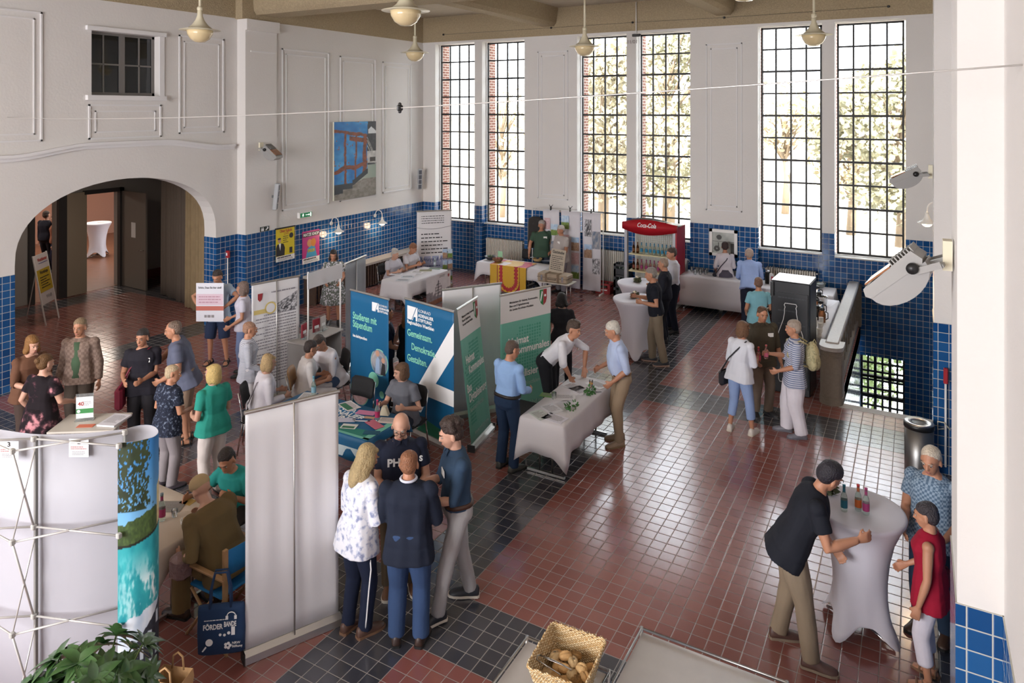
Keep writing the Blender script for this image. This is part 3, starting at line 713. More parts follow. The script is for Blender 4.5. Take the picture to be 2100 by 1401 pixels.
def folding_table(x0, y0, x1, y1, z, label, rz=0, along='x', topm=None, group=None, name='folding_table'):
    cx, cy = (x0 + x1) / 2, (y0 + y1) / 2; hx, hy = (x1 - x0) / 2, (y1 - y0) / 2
    r = empty(name, (cx, cy, 0), rz, label, 'table', group)
    MB().bbox((0, 0, z - .014), (2 * hx - .01, 2 * hy - .01, .026), r=.005).build('tabletop', topm or mat('pale_laminate', '#cfc8bd', .4), r)
    for s in (-1, 1):
        b = MB()
        if along == 'x':
            b.box((s * (hx - .12) - .015, -hy + .05, 0.01), (s * (hx - .12) + .015, hy - .05, .04))
            for q in (-.11, .11): b.tube([(s * (hx - .12), q, .03), (s * (hx - .12), q, z - .03)], .014, 8)
        else:
            b.box((-hx + .04, s * (hy - .12) - .015, 0.01), (hx - .04, s * (hy - .12) + .015, .04))
            for q in (-.09, .09): b.tube([(q, s * (hy - .12), .03), (q, s * (hy - .12), z - .03)], .014, 8)
        b.build('leg', M_steel, r)
    return r
def bar_table(pos, label, r0=.40, H=1.1, rz=0, group='bar tables under stretch covers', wm=None):
    r = empty('bar_table', (pos[0], pos[1], 0), rz, label, 'bar table', group)
    n = 64; rings = []
    prof = [(.94, 1.0018, 0), (.985, 1.0, 0), (1.0, .985, 0), (.985, .965, 0), (.88, .90, 0), (.74, .78, 0), (.64, .62, 0), (.60, .46, .03), (.61, .32, .10), (.66, .18, .22), (.74, .07, .34), (.80, .02, .42)]
    for (q, zz, sq) in prof:
        rr = []
        for i in range(n):
            a = 2 * math.pi * i / n; c = max(0, math.cos(2 * a) ** 2) ** 2   # four feet
            rad = r0 * (q * (1 - sq) + q * sq * (.45 + 1.0 * c)); z = H * zz + (.15 * (1 - c) * (sq / .42) ** 1.5 if sq else 0)
            rr.append((rad * math.cos(a), rad * math.sin(a), z))
        rings.append(rr)
    rings.insert(0, [(.01 * math.cos(2 * math.pi * i / n), .01 * math.sin(2 * math.pi * i / n), H + .002) for i in range(n)])
    o = MB().loft(rings, caps=False).build('stretch_cover', wm or mat('stretch_fabric', '#d6d3dc', .7, bump=.03, sheen=.3), r); md = o.modifiers.new('s', 'SOLIDIFY'); md.thickness = .002
    MB().lathe([(r0 - .01, H - .028), (r0 - .01, H - .004)], 40).build('tabletop', M_wh, r)
    b = MB().tube([(0, 0, .05), (0, 0, H - .03)], .03, 12)
    for k in range(4):
        a = k * math.pi / 2; b.tube([(0, 0, .09), (r0 * .85 * math.cos(a), r0 * .85 * math.sin(a), .015)], .014, 6)
    b.build('leg', M_chrome, r); return r
def bottle(pos, label, kind='water', s=1.0, group=None, lab='#2c7fae', cap='#2c7fae', h=.26, r=.033):
    gm = mat('bottle_glass_' + kind, {'water': '#dfeee6', 'brown': '#6d3d16', 'pink': '#e8b9b4', 'green': '#9fc7a9', 'cola': '#3a1a12'}[kind], .03, trans=.85, ior=1.2)
    R_ = empty('bottle', pos, 0, label, 'bottle', group); R_.scale = (s, s, s)
    MB().lathe([(r * .9, 0), (r, .008), (r, h * .52), (r * .85, h * .62), (r * .42, h * .76), (r * .38, h * .92), (r * .42, h * .95), (r * .4, h)], 16).build('glass_body', gm, R_)
    MB().lathe([(r * 1.02, h * .16), (r * 1.02, h * .46)], 16, caps=False).build('label', mat('label_' + lab, lab, .5), R_)
    MB().lathe([(r * .46, h * .93), (r * .46, h * 1.02)], 12).build('cap', mat('cap_' + cap, cap, .4), R_)
    if h > .2: MB().lathe([(r * .42, h * .74), (r * .41, h * .90)], 12, caps=False).build('neck_label', mat('label_' + lab, lab, .5), R_)
    return R_
M_gl = mat('clear_glass', '#f4f8f8', .02, trans=.9, ior=1.15)
def tumbler(pos, label, h=.11, r=.034, group=None, fill=None, name='drinking_glass'):
    R_ = empty(name, pos, 0, label, 'glass', group)
    MB().lathe([(r * .8, 0), (r * .85, .004), (r, h), (r * .94, h), (r * .78, .012), (.002, .012)], 14).build('glass_body', M_gl, R_)
    if fill: MB().lathe([(r * .77, .012), (r * .9, h * .75)], 14).build('drink', mat('drink_' + fill, fill, .1), R_)
    return R_
def paper(pos, w, l, rz, label, col='#e8e6e4', print_=True, group=None, name='leaflet', cat='leaflet', pic=None, t=.003):
    r = empty(name, pos, rz, label, cat, group)
    MB().box((-w / 2, -l / 2, 0), (w / 2, l / 2, t)).build('sheet', mat('paper_' + col, col, .6), r)
    T_ = Matrix(((1, 0, 0, 0), (0, 0, 1, 0), (0, -1, 0, 0), (0, 0, 0, 1))).inverted() @ Matrix.Identity(4)
    T_ = Matrix(((1, 0, 0, 0), (0, 0, 1, 0), (0, -1, 0, t), (0, 0, 0, 1)))
    if print_: small_print(r, M_inkg, -w * .38, w * .38, l * .35, max(3, int(l / .03)), .02, 3, M=T_, y=-.0015, name='print')
    if pic: flat(rect(-w * .4, -l * .42, w * .4, l * .0), r, mat('print_' + pic, pic, .6), 'picture', y=-.0022, M=T_)
    return r
def chair(pos, rz, label, seatm=None, group=None, wood=False, z=.45, name='stacking_chair', arms=False):
    r = empty(name, pos, rz, label, 'chair', group); fm = M_wood if wood else seatm or mat('black_upholstery', '#222224', .8, bump=.2, bscale=80.)
    MB().bbox((0, 0, z), (.44, .42, .045), r=.018).build('seat', fm, r)
    rows = [[V((x, -.20 - .05 * (zz - .62) / .3 + .035 * (abs(x) / .21) ** 2, zz)) for x in [-.205 + .41 * i / 10 for i in range(11)]] for zz in (z + .17, z + .25, z + .36, z + .44)]
    for i in (0, 10):
        rows[0][i].z += .03; rows[3][i].z -= .04
    o = MB().loft(rows, close=False, caps=False).build('backrest', fm, r); md = o.modifiers.new('s', 'SOLIDIFY'); md.thickness = .025
    for s in (-1, 1):
        MB().tube([(s * .20, .19, 0), (s * .20, .17, z - .03)], .011, 8).build('leg', M_chrome, r)
        MB().tube([(s * .20, -.25, 0), (s * .20, -.18, z - .03), (s * .20, -.20, z + .2), (s * .19, -.235, z + .40)], .011, 8).build('leg', M_chrome, r)
    MB().tube([(-.2, .17, z - .035), (.2, .17, z - .035), (.2, -.18, z - .035), (-.2, -.18, z - .035), (-.2, .17, z - .035)], .009, 6).build('seat_frame', M_chrome, r)
    return r
def leaf_blob(mb, c, r, n, seed, size=.05, flat_=.6):
    rn = random.Random(seed)
    for i in range(n):
        d = V((rn.gauss(0, 1), rn.gauss(0, 1), rn.gauss(0, 1) * flat_)).normalized(); p = V(c) + d * r * rn.uniform(.35, 1)
        a = d.cross(V((rn.uniform(-1, 1), rn.uniform(-1, 1), rn.uniform(-1, 1)))).normalized(); b = (d * .6 + a.cross(d) * .8).normalized(); s = size * rn.uniform(.6, 1.2)
        mb.add([p - a * s * .25, p + b * s * .5 - a * s * .3, p + b * s, p + b * s * .5 + a * s * .3, p + a * s * .25], [(0, 1, 2, 3, 4)])
def centrepiece(pos, label, s=1.):
    r = empty('centrepiece', pos, 0, label, 'flower arrangement', None)
    mb = MB(); leaf_blob(mb, (0, 0, .05), .085 * s, 110, 3, .055 * s); mb.build('leaves', mat('dry_green_leaves', '#4c5236', .7, var=.3, vscale=30.), r)
    MB().lathe([(.04, 0), (.05, .03), (.045, .05)], 14).build('bowl', mat('twig_bowl', '#5b4a38', .8), r)
    f = MB()
    for k in range(9):
        a = k * .7; f.ball((.022 * math.cos(a), .022 * math.sin(a), .105 + .01 * (k % 2)), (.018, .018, .012), 8, 6)
    f.build('flower', mat('cream_petals', '#efe6cf', .7), r); return r
def pendant(p, label, d=.66):
    r = empty('pendant_lamp', p, 0, label, 'pendant lamp', 'pendant lamps under the concrete ceiling'); k = d / .66
    cm = mat('cream_enamel', '#d8cfb4', .35)
    MB().lathe([(.33 * k, -.004), (.335 * k, .0), (.20 * k, .03), (.13 * k, .09), (.075 * k, .17), (.045 * k, .25), (.042 * k, .33), (.03 * k, .34)], 36).build('lamp_shade', cm, r)
    MB().lathe([(.001, -.215 * k), (.08 * k, -.205 * k), (.155 * k, -.155 * k), (.205 * k, -.07 * k), (.218 * k, -.004)], 32).build('globe', mat('opal_glass', '#dcc79c', .12, coat=.5), r)
    b = MB().lathe([(.045 * k, .34 * k), (.048 * k, .36 * k), (.048 * k, .39 * k), (.03 * k, .41 * k)], 16); b.tube([(0, 0, .4 * k), (0, 0, ZC - p[2])], .022, 10); b.lathe([(.06, ZC - p[2] - .05), (.07, ZC - p[2])], 16); b.build('stem', cm, r)
    return r
def sconce(p, out, label, lit=True):
    "wall lamp; out = unit vector away from the wall"
    rz = math.atan2(out[1], out[0]) - math.pi / 2; r = empty('wall_lamp', p, rz, label, 'wall lamp', 'white swan-neck wall lamps')
    cm = mat('white_enamel', '#e4e0d8', .35)
    MB().lathe([(.05, 0), (.05, .02), (.03, .035)], 18, Matrix.Rotation(-math.pi / 2, 4, 'X')).build('wall_plate', cm, r)
    MB().tube([(0, .02, 0)] + [(0, .14 - .12 * math.cos(a), .02 + .14 * math.sin(a)) for a in [R(18 * k) for k in range(11)]] + [(0, .26, -.04)], .011, 8).build('arm', cm, r)
    MB().lathe([(.022, -.02), (.026, -.06), (.04, -.11), (.07, -.155), (.135, -.19), (.14, -.197)], 28, Matrix.Translation((0, .26, 0)), caps=False).build('lamp_shade', cm, r).modifiers.new('s', 'SOLIDIFY').thickness = .003
    MB().ball((0, .26, -.20), (.075, .075, .055), 16, 10).build('bulb', mat('lit_bulb', '#ffe6b8', .3, emit=5.), r)
    d = bpy.data.lights.new('lamp_light', 'POINT'); d.energy = 4; d.color = (1, .68, .42); d.shadow_soft_size = .09; o = bpy.data.objects.new('lamp_light', d); COL.objects.link(o); o.parent = r; o.location = (0, .26, -.30)
    return r
def floodlight(p, aim, label, side=None, s=1., name='floodlight'):
    "metal-halide flood on a wall bracket at p; aim = unit vector of its long axis away from the wall"
    r = empty(name, p, 0, label, 'floodlight', 'floodlights on the pilasters'); a = V(aim).normalized(); up = V((0, 0, 1)); sd_ = a.cross(up).normalized(); up = sd_.cross(a).normalized()
    M = frame_M((0, 0, 0), a, sd_ * -1, up) @ Matrix.Scale(s, 4)
    g = mat('light_grey_cast_metal', '#8f8d8a', .45, .2)
    MB().box((-.03, -.05, -.06), (.02, .05, .12)).build('junction_box', mat('cream_plastic', '#ddd6bd', .5), r)
    b = MB(); b.box((0, -.02, -.01), (.17, .02, .02), M); b.box((.02, -.14, -.02), (.05, .14, .0), M); b.box((.03, -.15, -.02), (.18, -.14, .02), M); b.box((.03, .14, -.02), (.18, .15, .02), M); b.build('bracket', g, r)
    T2 = M @ Matrix.Translation((.30, 0, -.01)) @ Matrix.Rotation(R(20), 4, 'Y')
    h = MB(); h.loft([[(x, y, z) for x, z in ((-.2, .0), (-.18, .075), (.2, .05), (.22, .01), (.2, -.02), (-.18, -.02))] for y in (-.13, .13)], M=T2, smooth=False); h.build('housing', g, r)
    f = MB()
    for k in range(8): f.box((-.19 + .022 * k, -.11, .06), (-.182 + .022 * k, .11, .095), T2)
    f.build('cooling_fins', g, r)
    MB().loft([[(.2 * math.cos(t), y, -.02 - .13 * math.sin(t)) for t in [math.pi * j / 12 for j in range(13)]] for y in (-.125, .125)], M=T2, smooth=False).build('reflector', mat('pale_reflector', '#93918f', .3), r)
    for s2 in (-1, 1): MB().lathe([(.034, 0), (.034, .03)], 16, T2 @ Matrix.Translation((-.12, s2 * .135, -.01)) @ Matrix.Rotation(s2 * -math.pi / 2, 4, 'X')).build('knob', M_blk, r)
    MB().box((-.02, -.132, -.01), (.17, .132, .0), T2 @ Matrix.Translation((0, 0, .072))).build('glass_plate', mat('warm_glass', '#8f5d3a', .15), r)
    return r
def speaker(p, rz, label, tilt=8):
    r = empty('column_speaker', p, rz, label, 'loudspeaker', 'slim column loudspeakers'); T2 = Matrix.Rotation(R(tilt), 4, 'X')
    MB().bbox((0, .06, 0), (.13, .10, .62), T2, .015).build('cabinet', mat('speaker_grey', '#a7a9ac', .5), r)
    for k in range(4):
        MB().box((-.045, .108, -.28 + .145 * k), (.045, .114, -.16 + .145 * k), T2).build('grille', mat('speaker_grille', '#5b5e66', .6), r)
    MB().box((-.02, -.06, -.03), (.02, .02, .03)).build('bracket', M_blk, r); return r
def radiator(x0, x1, y, z0, z1, label):
    r = empty('radiator', ((x0 + x1) / 2, y, z0), 0, label, 'radiator', 'white cast radiators under the windows'); w = (x1 - x0) / 2; n = int((x1 - x0) / .05)
    for k in range(n):
        x = -w + (k + .5) * 2 * w / n
        MB().bbox((x, 0, (z1 - z0) / 2), (.034, .15, z1 - z0), r=.012).build('radiator_fin', mat('radiator_enamel', '#d5cfc4', .45), r) if k < 60 else None
    b = MB()
    for z in (.06, z1 - z0 - .06): b.tube([(-w - .03, 0, z), (w + .03, 0, z)], .02, 8)
    b.build('pipe', mat('radiator_enamel', '#d5cfc4', .45), r)
    [MB().box((s * (w - .05) - .015, -.04, -z0), (s * (w - .05) + .015, .04, .02)).build('foot', M_blk, r) for s in (-1, 1)]; return r
# ------------------------------------------------------------------ printed pictures
import numpy as np
def print_mat(name='printed_picture', rough=.55):
    if name in MATS: return MATS[name]
    m, nt, b = nodes_of(name); a = N(nt, 'ShaderNodeVertexColor'); a.layer_name = 'ink'; nt.links.new(a.outputs[0], b.inputs['Base Color']); b.inputs['Roughness'].default_value = rough
    MATS[name] = m; return m
def vnoise(x, y, s=0):
    "smooth value noise on arrays"
    xi, yi = np.floor(x).astype(int), np.floor(y).astype(int); fx, fy = x - xi, y - yi
    def h(a, b): 
        q = np.sin(a * 127.1 + b * 311.7 + s * 74.7) * 43758.5453; return q - np.floor(q)
    fx = fx * fx * (3 - 2 * fx); fy = fy * fy * (3 - 2 * fy)
    return (h(xi, yi) * (1 - fx) + h(xi + 1, yi) * fx) * (1 - fy) + (h(xi, yi + 1) * (1 - fx) + h(xi + 1, yi + 1) * fx) * fy
def fbm(x, y, s=0): return (vnoise(x, y, s) + .5 * vnoise(2 * x, 2 * y, s + 1) + .25 * vnoise(4 * x, 4 * y, s + 2)) / 1.75
def picture(parent, pos_fn, nx, nz, col_fn, name='picture', m=None):
    "grid surface pos_fn(u, v) printed with col_fn(U, V) -> rgb 0..1 in screen values"
    us = np.linspace(0, 1, nx); vs = np.linspace(0, 1, nz); U, Vv = np.meshgrid(us, vs)
    C = np.clip(np.array(col_fn(U, Vv), dtype=float), 0, 1)
    C = np.stack([np.broadcast_to(c, U.shape) for c in C], -1); C = np.where(C <= .04045, C / 12.92, ((C + .055) / 1.055) ** 2.4)
    mb = MB(); mb.v = [tuple(pos_fn(U[j, i], Vv[j, i])) for j in range(nz) for i in range(nx)]
    mb.f = [(j * nx + i, j * nx + i + 1, (j + 1) * nx + i + 1, (j + 1) * nx + i) for j in range(nz - 1) for i in range(nx - 1)]; mb.smooth = [True] * len(mb.f)
    me = mb.mesh(name); at_ = me.color_attributes.new('ink', 'FLOAT_COLOR', 'POINT')
    at_.data.foreach_set('color', np.concatenate([C.reshape(-1, 3), np.ones((nx * nz, 1))], 1).ravel())
    o = bpy.data.objects.new(name, me); COL.objects.link(o); me.materials.append(m or print_mat())
    if parent is not None: o.parent = parent
    return o
def mixc(a, b, t): return [a[i] * (1 - t) + b[i] * t for i in range(3)]
def sel(m, a, b): return [np.where(m, a[i], b[i]) for i in range(3)]
def hx(h): h = h.lstrip('#'); return [int(h[i:i + 2], 16) / 255 for i in (0, 2, 4)]
def photo_fn(kind, seed=0):
    def f(U, Vv):
        n = fbm(U * 6, Vv * 6, seed); g = fbm(U * 14, Vv * 14, seed + 5)
        if kind == 'land': c = sel(Vv + .12 * (n - .5) > .5, mixc(hx('#8fb6dd'), hx('#e8eef2'), n), mixc(hx('#4a6e2c'), hx('#9fae5a'), g))
        elif kind == 'town': c = sel(Vv + .2 * (n - .5) > .6, mixc(hx('#7eaadb'), hx('#dfe8f0'), n), mixc(hx('#7a5040'), hx('#d8c0a0'), g))
        elif kind == 'bw': c = mixc(hx('#3a3a3e'), hx('#e6e4e8'), np.clip((g - .3) * 2.4, 0, 1))
        elif kind == 'pink': c = mixc(hx('#b98a90'), hx('#f0dcdc'), g)
        else: c = mixc(hx('#3c5878'), hx('#d8c8c0'), n)
        return c
    return f
def panel_photo(r, x0, z0, x1, z1, kind, seed=0, y=-.006, name='photo', sh=None):
    return picture(r, lambda u, v: (sh or Matrix.Identity(4)) @ V((x0 + (x1 - x0) * u, y, z0 + (z1 - z0) * v)), 22, 18, photo_fn(kind, seed), name)
# ------------------------------------------------------------------ lamps and wall fixtures
for n_, (u, v) in enumerate(((410, 62), (832, 22), (851, 108), (1199, 95), (1669, 72), (1527, -38))):
    lab = ['cream pendant lamp hanging nearest the arched wall', 'cream pendant lamp, the largest looking, below the concrete beams left of centre', 'cream pendant lamp hanging in the far corner by the painting wall',
           'cream pendant lamp in front of the middle pair of tall windows', 'cream pendant lamp in front of the right pair of tall windows', 'cream pendant lamp of which only the globe dips in at the top edge'][n_]
    z = 6.12 if n_ != 4 else 6.2
    p = at(u, v, z); pendant((p.x, p.y, z), lab, .66 if n_ != 4 else .68)
p = on_x(678, 458, XL); sconce((XL + .012, p.y, p.z), (1, 0), 'lit white wall lamp beside the magenta poster')
p = on_x(768, 442, XL); sconce((XL + .012, p.y, p.z), (1, 0), 'lit white wall lamp nearest the far corner')
sconce((.19, 11.2, 2.62), (-1, 0), 'lit white wall lamp under the big floodlight by the stairs')
sconce((.19 + .22, 13.4, 3.1), (-1, 0), 'lit white wall lamp above the stairwell, mostly behind the floodlight')
p = on_x(535, 303, XL + .1); floodlight((XL + .11, p.y, p.z), (.9, .25, -.3), 'floodlight on the left pilaster above the exit sign')
p = on_x(1912, 365, .18); floodlight((.17, 11.2, 3.88), (-1, -.05, -.12), 'smaller looking floodlight on the far right pilaster')
floodlight((.17, 5.12, 3.83), (-1, .1, -.42), 'large grey floodlight on the near right pilaster')
p = on_x(563, 403, XL + .1); speaker((XL + .07, p.y, p.z), R(-55), 'slim grey column speaker on the left pilaster under the floodlight', -6)
p = on_y(863, 364, YW); speaker((XL + .12, YW - .35, p.z), R(-130), 'slim grey column speaker in the far corner beside the windows', -6)
# exit and wc signs
p = on_x(622, 440, XL); r = empty('exit_sign', (XL + .02, p.y, p.z), R(90), 'green illuminated emergency exit sign box above the tiles', 'exit sign')
MB().bbox((0, -.03, 0), (.42, .09, .14), r=.01).build('housing', M_wh, r); flat(rect(-.19, -.055, .19, .055), r, mat('exit_green', '#1f6b45', .4, emit=.25), 'sign_face', y=-.078)
fg = mat('sign_white', '#f3f8f0', .4, emit=.6); flat([rect(-.02, -.006, .08, .006), [(.08, -.025), (.08, .025), (.12, 0)], rect(.13, -.045, .165, .045)], r, fg, 'arrow', y=-.081)
flat([disc(-.1, .03, .011, 10), [(-.12, .015), (-.09, .018), (-.07, -.002), (-.088, -.004), (-.1, -.04), (-.115, -.038), (-.108, -.005), (-.13, -.01)]], r, fg, 'running_figure', y=-.081)
p = on_x(539, 469, XL); r = empty('toilet_sign', (XL + .058, p.y, p.z), R(90), 'small dark toilet sign with two white figures above the tiles', 'sign')
MB().box((-.13, -.006, -.055), (.13, 0, .055)).build('plate', mat('sign_dark', '#26332f', .4), r)
for x in (-.085, -.045): flat([disc(x, .03, .011, 10), [(x - .014, .015), (x + .014, .015), (x + .018, -.02), (x + .008, -.045), (x - .008, -.045), (x - .018, -.02)]], r, M_white, 'figure', y=-.009)
flat([[(.03, -.04), (.1, .0), (.1, .04), (.05, .04), (.075, .02), (.02, -.02)]], r, M_white, 'arrow', y=-.009)
# socket on near pilaster, far wall small fixtures
# painting
a = on_x(681, 330, XL); b = on_x(767, 330, XL); zt = on_x(700, 250, XL).z; zb = on_x(700, 409, XL).z
r = empty('painting', (XL + .02, a.y, zb), R(90), 'tall painting of a blue rusty hull with a dark shed beside it', 'painting'); pw = b.y - a.y; ph = zt - zb
MB().box((0, -.05, 0), (pw, 0, ph)).build('canvas', mat('canvas_edge', '#d8d6c4', .8), r)
def paint(U, Vv):
    n = fbm(U * 5, Vv * 9, 3); g = fbm(U * 18, Vv * 34, 8); w = fbm(U * 4 + 7, Vv * 7, 12)
    blue = mixc(hx('#1b6fb4'), hx('#4aa0d8'), np.clip((n - .3) * 2, 0, 1)); rust = mixc(hx('#5a3428'), hx('#a0583a'), g)
    hullx = .78 + .03 * (n - .5)
    rm = (np.abs(Vv - .87 + .10 * U + .08 * (w - .5)) < .022) | (np.abs(U - .24 + .06 * (w - .5)) < .025) & (Vv < .84) | (np.abs(U - .50 + .05 * (w - .5)) < .02) & (Vv < .84) | (np.abs(U - .71 + .05 * (w - .5)) < .045) & (Vv < .84) | (np.abs(Vv - .36 - .10 * U + .08 * (w - .5)) < .028) | (np.abs(Vv - .78 + .1 * (U - .4)) < .03) & (U > .35)
    c = sel(rm | (g > .74) & (n > .5), rust, blue)
    edge = .24 + .13 * np.clip((U - .45) / .33, 0, 1) - .04 * (U < .42)
    c = sel(Vv < edge, hx('#2c333b'), c)
    shed = mixc(hx('#22252a'), hx('#4d4e52'), g); shed = sel((np.abs((Vv - .62) + (U - .78) * 1.25 - .12) < .008) | (np.abs((Vv - .56) + (U - .78) * 1.25 - .12) < .008) | (np.abs((Vv - .66) + (U - .78) * 1.25 - .12) < .006), hx('#c9c8c0'), shed)
    shed = sel((Vv > .84) & (Vv < .93) & (U > .8) & (Vv < .93 - .5 * np.abs(U - .88)), hx('#d8dcde'), shed)
    shed = sel((Vv < .60) & (Vv > .44), mixc(hx('#a4a29f'), hx('#dcdad4'), g), shed); shed = sel((Vv > .46) & (Vv < .52) & (U > .84) & (U < .98), hx('#38312f'), shed)
    c = sel(U > hullx, shed, c)
    grd = sel(Vv < .08 + .42 * np.clip(U - .0, 0, .7) * .55, mixc(hx('#6a645c'), hx('#a8a298'), g), mixc(hx('#d8d4c8'), hx('#8a9a8c'), np.clip(U * 1.3 - .3, 0, 1)))
    c = sel((Vv < .42) & (U > hullx) | (Vv < edge - .07 + .1 * (U < .2)) & (U > .2) , grd, c); c = sel((Vv < .07 + .06 * U) , mixc(hx('#6a645c'), hx('#a09a90'), g), c)
    return c
picture(r, lambda u, v: (pw * u, -.052, ph * v), 100, 170, paint, 'painted_surface')
# posters on the tiles
def wall_poster(u0, u1, vt, vb, label, name='poster'):
    a = on_x(u0, vt, XL); b = on_x(u1, vt, XL); zt = a.z; zb = on_x(u0, vb, XL).z
    r = empty(name, (XL + .075 if u0 < 570 else XL + .012, a.y, zb), R(90), label, 'poster'); w, h = b.y - a.y, zt - zb
    return r, w, h
r, w, h = wall_poster(561, 599, 470, 538, 'yellow poster with a man in a dinner jacket on the blue tiles')
MB().box((0, -.006, 0), (w, 0, h)).build('sheet', mat('poster_yellow', '#d9c426', .5), r); MB().box((-.03, -.02, h - .01), (w + .02, .0, h + .02)).build('hanging_rail', M_blk, r)
flat(rect(0, 0, w, h * .16), r, M_white, 'white_strip', y=-.008); small_print(r, M_ink, w * .06, w * .9, h * .14, 1, h * .05, 9, y=-.010, h=.8); small_print(r, M_ink, w * .1, w * .9, h * .075, 2, h * .035, 4, y=-.010)
txt('Oliver Kalkofe', .1, w * .2, h * .87, r, mat('poster_red', '#b3442f', .6), y=-.008, bold=.02, width=w * .65); txt('LIVE', .08, w * .42, h * .79, r, mat('poster_red', '#b3442f', .6), y=-.008)
small_print(r, M_ink, w * .38, w * .66, h * .75, 4, h * .06, 6, y=-.008); flat(disc(w * .82, h * .74, w * .11), r, M_ink, 'badge', y=-.008)
flat([[(0, .17 * h), (w * .45, .17 * h), (w * .47, h * .40), (w * .40, h * .52), (w * .22, h * .56), (w * .06, h * .52), (0, h * .42)]], r, M_ink, 'dinner_jacket', y=-.008); flat([[(w * .14, h * .55), (w * .26, h * .55), (w * .22, h * .33)]], r, M_white, 'shirt_front', y=-.010); flat(disc(w * .18, h * .64, w * .085, 16, h * .065), r, skin_mat('fair'), 'face', y=-.009); flat(disc(w * .17, h * .69, w * .09, 16, h * .03), r, M_ink, 'hair', y=-.0105); flat(rect(w * .72, h * .2, w * .88, h * .38), r, M_ink, 'book_cover', y=-.008)
r, w, h = wall_poster(619, 654, 476, 543, 'magenta poster of a comic performer on the blue tiles')
MB().box((0, -.006, 0), (w, 0, h)).build('sheet', mat('poster_magenta', '#c23a86', .5), r); flat(rect(0, 0, w, h * .17), r, M_white, 'white_strip', y=-.008)
small_print(r, M_ink, w * .06, w * .9, h * .15, 1, h * .05, 9, y=-.010, h=.8); small_print(r, M_ink, w * .1, w * .9, h * .08, 2, h * .035, 4, y=-.010)
flat([(w * .02, h * .82), (w * .98, h * .82), (w * .98, h * .95), (w * .02, h * .95)], r, M_ink, 'title_block', y=-.008); txt('MATZE KNOP', .1, w * .05, h * .845, r, M_white, y=-.010, bold=.03, width=w * .9)
flat([[(w * .2, h * .18), (w * .85, h * .18), (w * .72, h * .5), (w * .5, h * .55), (w * .3, h * .45)]], r, mat('poster_blue', '#4aa4cc', .6), 'jacket', y=-.008); flat(disc(w * .42, h * .62, w * .15, 16, h * .12), r, mat('poster_tan', '#d89a6a', .6), 'face', y=-.009); flat(disc(w * .64, h * .62, w * .14, 16, h * .13), r, mat('poster_orange', '#d88a3a', .6), 'wig', y=-.0095)
txt('SPIELER', .1, w * .3, h * .34, r, mat('poster_yellow', '#d9c426', .5), y=-.011, bold=.03, width=w * .42)
# framed picture on the end wall
a = on_y(1456, 468, YW); b = on_y(1513, 468, YW); zb = on_y(1456, 522, YW).z; w, h = b.x - a.x, a.z - zb
r = empty('framed_picture', (a.x, YW - .012, zb), 0, 'white framed picture of bicycles on the tiles between windows', 'framed picture')
f = MB(); [f.box(q, (q2[0], 0, q2[1])) for q, q2 in (((0, -.06, 0), (.07, h)), ((w - .07, -.06, 0), (w, h)), ((0, -.06, 0), (w, .07)), ((0, -.06, h - .07), (w, h)))]; f.build('frame', M_wh, r)
def bike(U, Vv):
    c = mixc(hx('#d0d2cc'), hx('#8f948e'), fbm(U * 3, Vv * 3, 2)); d = (np.hypot(U - .2, (Vv - .2)) < .14) & (np.hypot(U - .2, Vv - .2) > .03) | (np.abs(Vv - .55) < .012) | (np.abs(U - .28) < .02) & (Vv < .5) & (Vv > .25) | (np.abs(U - .62) < .015) & (Vv < .55) & (Vv > .2) | (np.hypot(U - .3, Vv - .75) < .12)
    return sel(d | (U > .82) & (Vv < .5), hx('#4a4a48'), c)
picture(r, lambda u, v: (.07 + (w - .14) * u, -.02, .07 + (h - .14) * v), 50, 50, bike, 'bicycle_picture')
# crank rods
for (P0, zt_, zb_, lab) in (((on_x(465, 523, XA + .03).x, on_x(465, 523, XA).y), 2.35, .25, 'white rod with a red grip on the tiles beside the arch'), ((.33, 10.80), 1.35, .12, 'white rod with a red grip on the tiles behind the waste bin')):
    zt_ = on_x(465, 517, XA + .03).z if 'arch' in lab else zt_
    r = empty('window_crank_rod', (P0[0] if 'arch' in lab else P0[0], P0[1], 0), 0, lab, 'crank rod'); MB().tube([(0, 0, zb_), (0, 0, zt_ - .1)], .014, 8).build('rod', M_wh, r); MB().bbox((0, 0, zt_ - .05), (.05 if P0[0] > 0 else .1, .05, .2 if P0[0] > 0 else .16), r=.006).build('grip', mat('signal_red', '#a8242c', .4), r)
    if P0[0] < 0: flat(rect(-.02, zt_ - .08, .02, zt_ - .02), r, M_white, 'pictogram', y=-.027)
    if P0[0] > 0: MB().tube([(-.02, -.03, .62), (-.09, -.03, .6), (-.09, -.03, .7), (-.02, -.03, .7), (.05, -.03, .62)], .008, 6).build('cord_hook', mat('cream_plastic', '#ddd6bd', .5), r)
# tension cable through the hall, thin conduit and studs on the end beam
P0 = on_x(15, 241, XA); P1 = on_x(2098, 133, XR); pts = [P0.lerp(P1, k / 30) + V((0, 0, -.30 * 4 * (k / 30) * (1 - k / 30) * .35)) for k in range(31)]
o = MB().tube(pts, .0045, 8).build('steel_cable', mat('galvanised_wire', '#c9c6c2', .4, .5)); tag(o, 'thin steel cable stretched across the whole hall at gallery height', 'cable')
best = min(pts, key=lambda q: abs((lambda r_: 1050 + FPX * ((ct * q.x + st * q.y) / (-st * q.x + ct * q.y)) - 816)(0)))
o = MB().bbox(tuple(best), (.03, .06, .05), r=.008).ball((best.x, best.y, best.z + .03), .015).ball((best.x, best.y, best.z - .03), .015).build('cable_clamp', M_blk); tag(o, 'small black clamp on the steel cable in front of the painting wall', 'clamp')
studs = [(909, 71), (1130, 57), (1297, 46), (1485, 36), (1822, 13)]; pp = [on_y(u, v, YW - .06) for u, v in studs]
